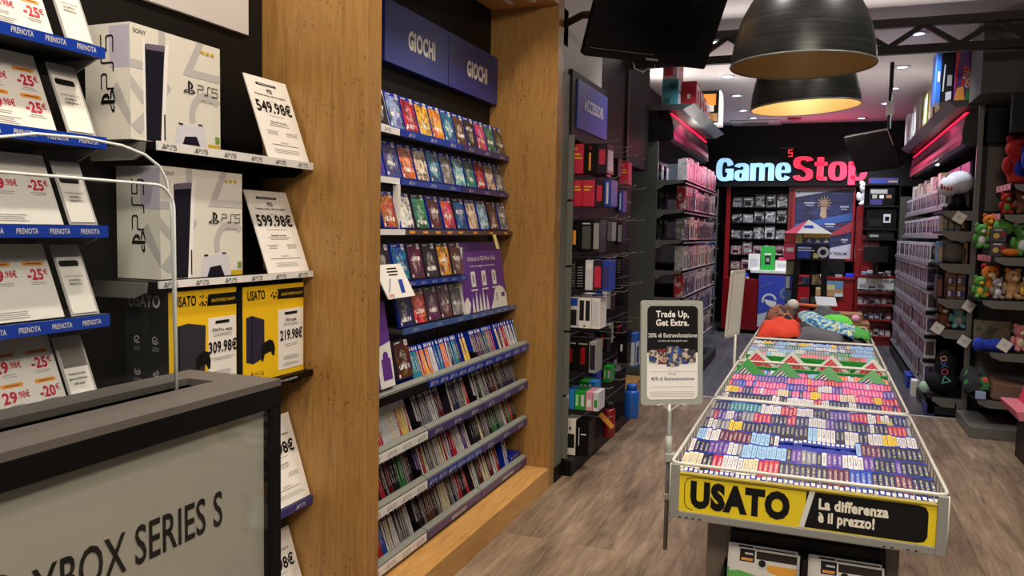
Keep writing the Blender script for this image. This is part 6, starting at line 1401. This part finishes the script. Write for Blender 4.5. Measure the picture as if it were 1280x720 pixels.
for z in ASH:
    m = MB(); m.box(1.0 if z > .3 else .98, 1.85, 8.0, 8.62, z - .02, z, CHAR); m.build('shelf_board', ra)
    m = MB(); m.prism((Vector((0, 7.985, 0)), X.copy(), Z.copy()), [(1.0, z - .0), (1.235, z), (1.235, z - .085), (1.08, z - .08), (1.03, z - .05), (1.0, z - .03)], -.012, SG); m.build('shelf_bracket', ra)
m = MB(); m.box(.97, 1.9, 8.0, 12.25, .02, .10, CHAR); m.build('base_board', ra)
PZ = [(1.90, 1.08), (1.625, 1.06), (1.36, .985), (1.13, .985), (.895, .985), (.66, .985), (.43, .985), (.19, .985)]
for z, x in PZ:
    m = MB(); m.box(x, 1.85, 8.64, 12.25, z - .015, z - .001, CHAR); m.box(x - .004, x, 8.64, 12.25, z - .03, z + .004, mat('label_rail', (150, 148, 156), .4)); m.build('shelf_board', ra)
# boxed figures: white framed carton, clear front with a small figure seen inside
def figure_mesh(c1, c2, w=.15, h=.19, d=.10):
    m = MB(); fr = mat('figure_box_white', (206, 204, 212), .4); m.box(0, d, 0, w, 0, h, fr)
    F = (Vector((0, w, 0)), -Y, Z.copy())
    m.rect(F, .012, .03, w - .012, h - .03, mat('figure_window_' + c1, {'dark': (60, 54, 60), 'brown': (96, 78, 72), 'violet': (84, 74, 110)}[c1], .2), .0008)
    m.flat(F, rrect(w * .32, h * .48, w * .68, h * .78, .02), mat('figure_skin_' + c2, {'tan': (176, 140, 116), 'grey': (140, 136, 140), 'red': (150, 60, 60)}[c2], .5), .0014); m.rect(F, w * .4, h * .2, w * .6, h * .48, mat('figure_dress_' + c1, {'dark': (34, 32, 40), 'brown': (70, 46, 40), 'violet': (60, 52, 90)}[c1], .5), .0014)
    m.rect(F, w * .1, .006, w * .6, .024, MGREY, .001)
    FE = FNY(0, 0, 0); m.rect(FE, .012, .03, d - .012, h - .03, mat('figure_window_' + c1, (60, 54, 60), .2), .0008)
    return m.data('figure_box', (0, 0, 0))
FM = [figure_mesh(a, b_) for a in ('dark', 'brown', 'violet') for b_ in ('tan', 'grey', 'red')]
rn = ['top', 'second', 'third', 'fourth', 'fifth', 'sixth', 'seventh', 'lowest']
for ri, (z, x) in enumerate(PZ):
    n = 20
    for k in range(n):
        y = 8.66 + k * .178
        if random.random() < .04: continue
        o = put(random.choice(FM), 'figure_box', (x + .006 + random.uniform(0, .008), y, z + .001), (0, 0, 0), 'boxed collectible figure, %s from near end, %s row of the right shelving' % (ordn(k + 1), rn[ri]), 'figure box', 'boxed figures on the right shelving', 'white')
# near part of the shelves: assorted goods seen from their ends
RG = 'goods on the near part of the right shelves'
def rgoods(name, x0, x1, z0, z1, mm, label, ops=(), y=8.1, d=.2):
    m = MB(); m.box(x0, x1, y, y + d, z0 + .001, z1, mm); FF = FNY(x0, y, z0); w = x1 - x0; h = z1 - z0
    for k, (a, b_, c, dd, c2) in enumerate(ops): m.rect(FF, a * w, b_ * h, c * w, dd * h, c2, .0012 + .0005 * k)
    return tag(m.build(name, None, .002), label, 'box', RG)
for k in range(3): rgoods('card_tin', 1.02 + k * .05, 1.062 + k * .05, 1.66, 1.80, mat('tin_gold', (140, 126, 80), .4), 'gold banded tin, %s from the left on the second right shelf' % ordn(k + 1), [(.1, .6, .9, .9, MGREY), (.1, .05, .9, .2, BLUE)])
rgoods('dark_box', 1.165, 1.232, 1.66, 1.80, BLACK, 'black box at the end of the second right shelf', [(.1, .2, .4, .8, KRAFT)])
for k in range(3):
    b_ = MB(); b_.lathe([(.0, 0), (.09, .02), (.105, .09), (.075, .18), (.02, .21), (0, .21)], (1.12 + .0 * k, 8.2 + k * .2, 1.376), mat('stone_grey', (120, 112, 104), .8), 16)
    tag(b_.build('stone_bust'), 'grey rounded bust on the third right shelf, %s from the front' % ordn(k + 1), 'figure', 'grey busts')
rgoods('figure_carton', 1.0, 1.035, 1.376, 1.57, mat('blue_window', (70, 110, 150), .3), 'slim blue windowed box at the aisle edge of the third right shelf', [(.1, .1, .9, .8, mat('tan_fig', (170, 140, 110), .5))])
rgoods('figure_carton', 1.20, 1.232, 1.376, 1.56, KRAFT, 'slim brown topped box at the end of the third right shelf', [(.1, .05, .5, .7, BLACK), (.55, .1, .9, .6, mat('pinkish', (180, 120, 110), .5))])
for k in range(2):
    for j in range(2): rgoods('mug_box', 1.09 + j * .075, 1.155 + j * .075, 1.061 + k * .115, 1.17 + k * .115, mat('mug_box_tan', (160, 112, 66), .5), '%s tan topped box on the fourth right shelf, %s of two' % (['lower', 'upper'][k], ['left', 'right'][j]), [(.05, .1, .95, .7, NAVY), (.1, .2, .4, .6, LGREY)])
rgoods('figure_carton', 1.005, 1.05, 1.061, 1.27, DARKP, 'dark windowed box at the aisle edge of the fourth right shelf', [(.1, .1, .9, .8, mat('dim_red', (120, 54, 54), .5))])
plush('soft_toy', 1.19, 7.99 + .1, .792, .26, mat('plush_teal', (96, 150, 150), .95), 'teal haired soft toy on the fifth right shelf', belly=mat('plush_grey', (150, 140, 140), .95))
plush('soft_toy', 1.08, 8.12, .792, .24, mat('plush_brown', (110, 64, 44), .95), 'brown soft toy on the fifth right shelf beside the teal one')
def wobbler(x, y, z, label):
    m = MB(); m.prism((Vector((x, y, z)), Vector((.85, 0, -.5)), Vector((.5, 0, .85))), [(-.045, -.045), (.045, -.045), (.045, .045), (-.045, .045)], .002, WHITE); FF = (Vector((x, y, z)), Vector((.85, 0, -.5)), Vector((.5, 0, .85))); m.rect(FF, -.02, -.01, .02, .012, LGREY, .001); tag(m.build('price_wobbler'), label, 'price tag', 'white price tags on the right shelves')
wobbler(1.13, 7.95, 1.78, 'white price tag hanging beside the white hat on the right shelves')
wobbler(1.24, 7.93, 1.01, 'white price tag tilted near the fourth right shelf')
wobbler(1.01, 7.96, .80, 'white price tag at the aisle edge of the fifth right shelf')
wobbler(1.22, 7.93, .70, 'white price tag below the fifth right shelf beside the post')
# white padded hat with red letters
t = thing('padded_hat', (1.13, 8.2, 1.99), 'big white padded hat on the top right shelf', 'hat')
m = MB(); m.ball((1.15, 8.2, 2.10), (.12, .13, .105), PW, 24, 14); m.ball((1.06, 8.16, 2.06), (.09, .11, .09), PW, 20, 12); o = m.build('crown', t); r_ = o.modifiers.new('fuse', 'REMESH'); r_.mode = 'VOXEL'; r_.voxel_size = .01; r_.use_smooth_shade = True
m = MB(); [m.ball((.995 + .024 * q, 8.085 - .010 * q, 2.06 - .008 * q), (.011, .012, .026 - .004 * (q % 2)), mat('hat_red', (170, 44, 40), .8), 10, 7) for q in range(4)]; m.build('front_marking', t, 0, 'red marks')
m = MB(); m.lathe([(.03, 0), (.09, 0), (.06, .12), (.05, .15), (0, .15)], (1.14, 8.2, 1.842), INK, 16); m.build('stand', t)
for k in range(4): rgoods('game_card', 1.24 - .0 * k, 1.262, 2.02 + .0 * k, 2.30, [PURP, BLUE, mat('poster_violet', (110, 70, 160), .4), REDP][k], '%s poster card behind the white hat, %s from the front' % (['purple', 'blue', 'violet', 'red'][k], ordn(k + 1)), [], 8.3 + k * .55, .5)
for k in range(10):
    m = MB(); y = 8.75 + k * .3; m.box(1.10, 1.2, y, y + .2, 2.095, 2.2 + .05 * (k % 2), CARTON); o = m.build('boxed_goods', None); o.color = LIN[['white', 'cream', 'grey'][k % 3]]; tag(o, '%s box stacked on the top row of figures, %s from the hat' % (['white', 'cream', 'grey'][k % 3], ordn(k + 1)), 'box', 'boxes stacked on the figure boxes')
# black drawstring bag with four coloured marks
t = thing('drawstring_bag', (1.08, 8.15, .176), 'black drawstring bag with four coloured shapes on the bottom right shelf', 'bag')
m = MB(); m.ball((1.12, 8.15, .43), (.095, .08, .16), mat('bag_black', (24, 23, 26), .8), 24, 14); m.ball((1.10, 8.15, .285), (.15, .11, .105), mat('bag_black', (24, 23, 26), .8), 20, 12); o = m.build('bag_body', t); r_ = o.modifiers.new('fuse', 'REMESH'); r_.mode = 'VOXEL'; r_.voxel_size = .01; r_.use_smooth_shade = True
FB = (Vector((1.105, 8.03, .34)), Vector((.94, 0, .34)), Vector((-.30, .15, .94)))
m = MB(); w = .0075
TQ, RC, BL_, PK = mat('mark_teal', (90, 190, 190), .6), mat('mark_red', (200, 80, 80), .6), mat('mark_blue', (70, 100, 200), .6), mat('mark_pink', (200, 150, 150), .6)
m.stroke(FB, [(-.035, -.03), (.035, -.03), (.0, .025), (-.035, -.03)], w, TQ, .001); m.flat(FB, arc(.012, .06, .02, .028, 0, 360, 20), RC, .001); m.stroke(FB, [(-.0, .1), (.045, .145)], w, BL_, .001); m.stroke(FB, [(.045, .1), (.0, .145)], w, BL_, .001); m.stroke(FB, [(.015, .16), (.055, .16), (.055, .195), (.015, .195), (.015, .16)], w, PK, .001); m.build('coloured_marks', t)
m = MB(); m.tube([(1.12, 8.06, .25), (1.17, 8.0, .20), (1.19, 7.97, .12), (1.185, 7.965, .05)], .006, BLACK, 6); m.build('cord', t)
m = MB(); m.ball((.955, 8.14, .235), (.05, .05, .055), mat('white_green', (170, 200, 176), .8), 14, 9); tag(m.build('white_ball'), 'white and green ball left of the drawstring bag', 'ball')
m = MB(); m.box(.93, 1.0, 8.9, 9.05, 0, .16, WHITE); tag(m.build('floor_box', None, .002), 'small white box on the floor below the right figure rows', 'box', 'boxes on the floor at the right shelving')
m = MB(); m.box(.93, 1.02, 9.4, 9.75, 0, .13, BLUE); tag(m.build('floor_box', None, .002), 'blue box on the floor below the right figure rows', 'box', 'boxes on the floor at the right shelving')
m = MB(); m.box(.95, 1.03, 8.0, 8.25, 0.0, .10, NAVY); tag(m.build('floor_box', None, .002), 'navy box at floor level under the drawstring bag', 'box', 'boxes on the floor at the right shelving')

# nearer bay with soft toys
rb = thing('wall_shelving', (1.6, 7.7, 0), 'nearer right wall bay of grey shelves crowded with soft toys', 'shelving unit')
BS = [(2.04, 1.40), (1.80, 1.34), (1.46, 1.29), (1.11, 1.225), (.69, 1.30), (.30, 1.23)]
PINKR = mat('pink_price_rail', (214, 120, 136), .5)
for k, (z, x) in enumerate(BS):
    m = MB(); m.box(x, 1.99, 7.40, 7.95, z - .02, z, CHAR); m.build('shelf_board', rb)
    m = MB(); m.prism((Vector((0, 7.385, 0)), X.copy(), Z.copy()), [(x + .02, z - .005), (1.98, z - .005), (1.98, z - .075), (x + .1, z - .07), (x + .03, z - .04)], -.012, SG); m.build('shelf_bracket', rb)
    if k < 3:
        m = MB(); m.hexa([(x - .006, 7.40, z - .045), (x, 7.40, z - .045), (x, 7.95, z - .045), (x - .006, 7.95, z - .045), (x - .006, 7.40, z + .005), (x, 7.40, z + .005), (x, 7.95, z + .005), (x - .006, 7.95, z + .005)], PINKR)
        for q in range(7): m.rect(FNX(x - .006, 7.47 + q * .07, z - .03), 0, 0, .04, .018, REDP if q % 2 else PLAST, .001)
        m.build('price_rail', rb, 0, 'pink price rail')
m = MB(); m.box(1.19, 1.98, 7.25, 7.95, -.0, .09, SG); m.build('base', rb, .004)
m = MB(); m.box(1.94, 1.99, 7.3, 7.97, 0, 2.4, mat('panel_taupe', (92, 88, 82), .5)); m.build('back_panel', rb)
m = MB(); m.box(1.36, 1.99, 7.30, 7.38, 2.44, 2.74, BLACK); m.build('top_end_panel', rb)
m = MB(); m.box(1.15, 1.99, 7.4, 7.96, 2.76, 3.35, mat('bulkhead_taupe', (66, 62, 60), .6)); struct(m.build('wall_bulkhead'))
PR, PBL2, PO, PG2, PT, PY = mat('plush_red', (170, 34, 30), .95), mat('plush_blue', (34, 60, 170), .95), mat('plush_orange', (206, 112, 32), .95), mat('plush_green', (86, 150, 66), .95), mat('plush_tan', (190, 150, 104), .95), mat('plush_yellow', (226, 190, 70), .95)
PGR, PSK = mat('plush_grey', (150, 140, 140), .95), mat('plush_cream', (226, 206, 170), .95)
plush('soft_toy', 1.475, 7.66, 2.041, .43, PR, 'large red soft toy at the left of the highest right shelf', .5, belly=PBL2)
plush('soft_toy', 1.60, 7.5, 2.041, .50, PBL2, 'large blue soft toy with red ears at the front of the highest right shelf', .4, hat=PR, belly=PR)
plush('soft_toy', 1.40, 7.55, 1.801, .19, PR, 'small red soft toy at the left of the second toy shelf', .3, belly=PG2)
plush('soft_toy', 1.50, 7.5, 1.801, .21, mat('plush_brown', (110, 64, 44), .95), 'small brown soft toy in the middle of the second toy shelf', .2)
plush('soft_toy', 1.60, 7.5, 1.801, .21, PT, 'small tan soft toy at the right of the second toy shelf', .1)
plush('soft_toy', 1.30, 7.62, 1.60, .22, PO, 'orange soft toy hanging above the third toy shelf', .2, belly=PY)
plush('soft_toy', 1.235, 7.55, 1.52, .22, PG2, 'green and white soft toy at the left end of the third toy shelf', .3, belly=PW)
m = MB(); m.ball((1.39, 7.52, 1.70), (.075, .075, .075), PG2, 20, 12); tag(m.build('round_soft_toy'), 'round green soft ball toy above the dark boxes', 'soft toy')
plush('soft_toy', 1.52, 7.5, 1.461, .30, PG2, 'green and white soft toy at the right of the third toy shelf', .2, belly=PW, hat=PW)
m = MB(); m.ball((1.43, 7.43, 1.495), (.065, .05, .033), PO, 16, 10); tag(m.build('orange_soft_shoe'), 'small orange soft cushion at the front of the third toy shelf', 'soft toy')
for k in range(2):
    m = MB(); z = 1.461 + k * .115; m.box(1.29, 1.40, 7.44, 7.52, z, z + .11, mat('toybox_dark', (58, 52, 56), .4)); FF = FNY(1.29, 7.44, z); m.rect(FF, .068, .045, .102, .085, RED, .001); m.flat(FF, arc(.038, .05, 0, .022, 0, 360), mat('toy_yellow', (210, 180, 70), .5), .001); m.rect(FF, .02, .092, .08, .102, LGREY, .001)
    tag(m.build('toy_box', None, .002), '%s dark toy box with a yellow and a red shape on the third toy shelf' % ['lower', 'upper'][k], 'box', 'dark toy boxes')
plush('soft_toy', 1.24, 7.5, 1.111, .20, PG2, 'green and yellow soft toy at the left of the fourth toy shelf', .2, belly=PY)
plush('soft_toy', 1.32, 7.56, 1.111, .30, PO, 'orange soft toy standing behind on the fourth toy shelf', .1, hat=PR)
plush('soft_toy', 1.36, 7.46, 1.111, .19, PGR, 'grey and white soft toy on the fourth toy shelf', .3, belly=PW)
plush('soft_toy', 1.47, 7.5, 1.111, .27, PT, 'tan soft toy with orange ears on the fourth toy shelf', .2, hat=PO)
plush('soft_toy', 1.58, 7.48, 1.111, .20, PY, 'yellow soft toy at the right of the fourth toy shelf', .2)
m = MB(); m.box(1.24, 1.50, 7.6, 7.66, .691, .92, make_poster('toy_picture', [(.3, (40, 60, 40)), (.45, (90, 80, 60)), (.55, (130, 110, 90)), (.65, (60, 90, 50))], 9)); tag(m.build('picture_toy_box', None, .003), 'wide toy box with a green forest picture on the fifth toy shelf', 'box')
m = MB(); m.ball((1.38, 7.46, .735), (.13, .07, .055), PBL2, 20, 12); m.ball((1.25, 7.46, .735), (.045, .06, .06), PT, 16, 10); o = m.build('lying_soft_toy'); r_ = o.modifiers.new('fuse', 'REMESH'); r_.mode = 'VOXEL'; r_.voxel_size = .009; r_.use_smooth_shade = True
tag(o, 'blue soft toy lying along the fifth toy shelf', 'soft toy', 'soft toys on the right shelves')
plush('soft_toy', 1.55, 7.5, .691, .24, mat('plush_pink', (210, 130, 130), .95), 'pink soft toy at the right of the fifth toy shelf', .2, belly=PSK)
wobbler(1.42, 7.37, .75, 'white price tag in front of the blue lying soft toy')
m = MB(); m.hexa([(1.35, 7.36, .301), (1.68, 7.36, .301), (1.68, 7.7, .301), (1.35, 7.7, .301), (1.36, 7.38, .45), (1.60, 7.38, .43), (1.6, 7.66, .43), (1.36, 7.66, .46)], mat('leather_brown', (112, 82, 66), .55)); tag(m.build('brown_bag', None, .02), 'brown boxy bag on the lowest toy shelf', 'bag')
cloth('folded_clothes', 'folded dark and green clothing left of the brown bag', [(1.16, 7.45, .36), (1.36, 7.42, .36), (1.38, 7.8, .42), (1.18, 7.8, .42)], .09, make_fabric('green_black_cloth', [(0, (30, 32, 32)), (.5, (40, 44, 42)), (.56, (50, 120, 56)), (.66, (190, 60, 50))], 9), 9, .02)
m = MB(); m.box(1.24, 1.31, 7.36, 7.40, .301, .36, mat('pale_blue_label', (150, 170, 210), .5)); tag(m.build('label_card', None, .001), 'pale blue label card in front of the brown bag', 'label')
# pink tray at the right edge
t = thing('pink_stand', (1.55, 6.7, 0), 'pink and black product stand at the right edge of the view', 'stand')
m = MB(); m.hexa([(1.33, 6.3, .36), (1.75, 6.3, .36), (1.75, 6.85, .36), (1.33, 6.85, .36), (1.31, 6.3, .42), (1.75, 6.3, .42), (1.75, 6.85, .42), (1.31, 6.85, .42)], PINKR)
for q in range(7): m.rect(FNX(1.318, 6.83 - q * .07, .375), 0, 0, .03, .025, REDP, .003)
m.build('tray', t)
m = MB(); m.hexa([(1.42, 6.35, .421), (1.74, 6.35, .421), (1.74, 6.8, .421), (1.42, 6.8, .421), (1.47, 6.38, .62), (1.72, 6.38, .62), (1.72, 6.78, .62), (1.47, 6.78, .62)], mat('pink_panel', (214, 60, 90), .45)); m.build('display_block', t)
m = MB(); m.box(1.42, 1.72, 6.4, 6.8, 0, .36, BLACK); m.build('base', t, .004)
# overhead shelf on the right with toys in large boxes
osr = thing('overhead_shelf', (1.15, 10, 2.74), 'dark overhead shelf carrying tall toy boxes above the right canopy', 'shelf', 'overhead shelves')
m = MB(); m.hexa([(1.06, 7.98, 2.74), (1.26, 7.98, 2.74), (1.26, 12.2, 2.74), (1.06, 12.2, 2.74), (.985, 7.98, 2.80), (1.26, 7.98, 2.80), (1.26, 12.2, 2.80), (.985, 12.2, 2.80)], mat('overhead_grey', (58, 60, 60), .45)); m.box(1.26, 1.9, 7.98, 12.2, 2.74, 2.80, mat('overhead_grey', (58, 60, 60), .45)); m.build('shelf_board', osr)
OR = 'tall toy boxes on the right overhead shelf'
def tall(x0, x1, y0, y1, z1, body, label, ops=(), txt=None):
    m = MB(); m.box(x0, x1, y0, y1, 2.801, z1, body); FF = FNY(x0, y0, 2.801); w = x1 - x0; h = z1 - 2.801
    for k, (pts, c) in enumerate(ops): m.flat(FF, [(a * w, b_ * h) for a, b_ in pts], c, .002 + .0006 * k)
    if txt:
        FT = (Vector((x0 + w * .62, y0, 2.801 + h * .5)), Vector((.25, 0, .97)), Vector((-.97, 0, .25)))
        for k, s in enumerate(txt): m.text(FT, s, 0, .012 - k * .042, .034, WHITE, off=.005, bold=.03)
    return tag(m.build('toy_box', None, .002), label, 'box', OR)
VIO = mat('toy_violet', (90, 40, 120), .4)
tall(1.045, 1.215, 8.05, 8.16, 3.24, VIO, 'purple and red toy box with white lettering, near end of the right overhead shelf', [([(0, 0), (.2, 1), (0, 1)], REDC), ([(.0, 0), (.5, .0), (.4, .3), (.1, .25)], ORAN), ([(.5, 0), (.9, 0), (.85, .3), (.6, .25)], GREENP), ([(.3, .3), (.75, .3), (.8, .65), (.35, .7)], REDC), ([(.75, .2), (1, .1), (1, .4)], YEL), ([(.7, .7), (1, .6), (1, 1), (.8, 1)], INK)], ['ALL', 'COMBAT', 'KIT'])
tall(1.04, 1.20, 8.05 + .13, 8.28, 3.34, REDC, 'red toy box with dark creature behind the purple one on the right overhead shelf', [([(.0, .85), (.3, .8), (.35, 1), (0, 1)], YEL), ([(.4, .8), (.8, .8), (.7, 1), (.4, 1)], CHAR)])
tall(.945, 1.035, 8.08, 8.26, 3.27, INK, 'black toy box with pale vertical lettering on the right overhead shelf', [([(.1, .2), (.2, .2), (.3, .7), (.2, .7)], LGREY), ([(.5, .3), (.9, .3), (.9, .5), (.5, .5)], MGREY), ([(.4, .02), (.9, .05), (.9, .2), (.4, .18)], LGREY)])
tall(.90, .94, 8.08, 8.36, 3.25, mat('toy_blue', (46, 110, 210), .4), 'bright blue slim toy box on the right overhead shelf', [([(.3, .4), (.8, .4), (.8, .6), (.3, .6)], PLAST)])
for k in range(7):
    y = 8.5 + k * .5; c = [mat('toy_lime', (176, 186, 110), .5), KRAFT, mat('toy_lime', (176, 186, 110), .5), mat('toy_olive', (110, 106, 80), .5), GREY, MGREY, LGREY][k]
    m = MB(); m.box(.99, 1.19, y, y + .34, 2.801, 3.18 - .03 * (k % 3), c); m.rect(FNX(.99, y + .32, 2.82), 0, 0, .1, .06, REDP if k == 3 else PLAST, .002); m.rect(FNX(.99, y + .2, 2.84), 0, 0, .16, .24, MGREY if k % 2 else LGREY, .001)
    tag(m.build('toy_box', None, .002), '%s toy box farther along the right overhead shelf, %s behind the blue one' % (['lime green', 'brown', 'pale lime', 'olive', 'dark grey', 'mid grey', 'pale grey'][k], ordn(k + 1)), 'box', OR)
m = MB(); m.hexa([(1.42, 7.32, 2.82), (1.62, 7.2, 2.90), (1.66, 7.32, 2.90), (1.46, 7.38, 2.82), (1.48, 7.32, 3.2), (1.72, 7.2, 3.24), (1.75, 7.32, 3.24), (1.5, 7.38, 3.2)], [GREYD, GREYD, mat('dim_red_box', (150, 40, 40), .45), REDP, GREYD, mat('dim_green_box', (80, 110, 90), .45)]); tag(m.build('toy_box', None, .002), 'green and red box leaning high against the right bulkhead', 'box')
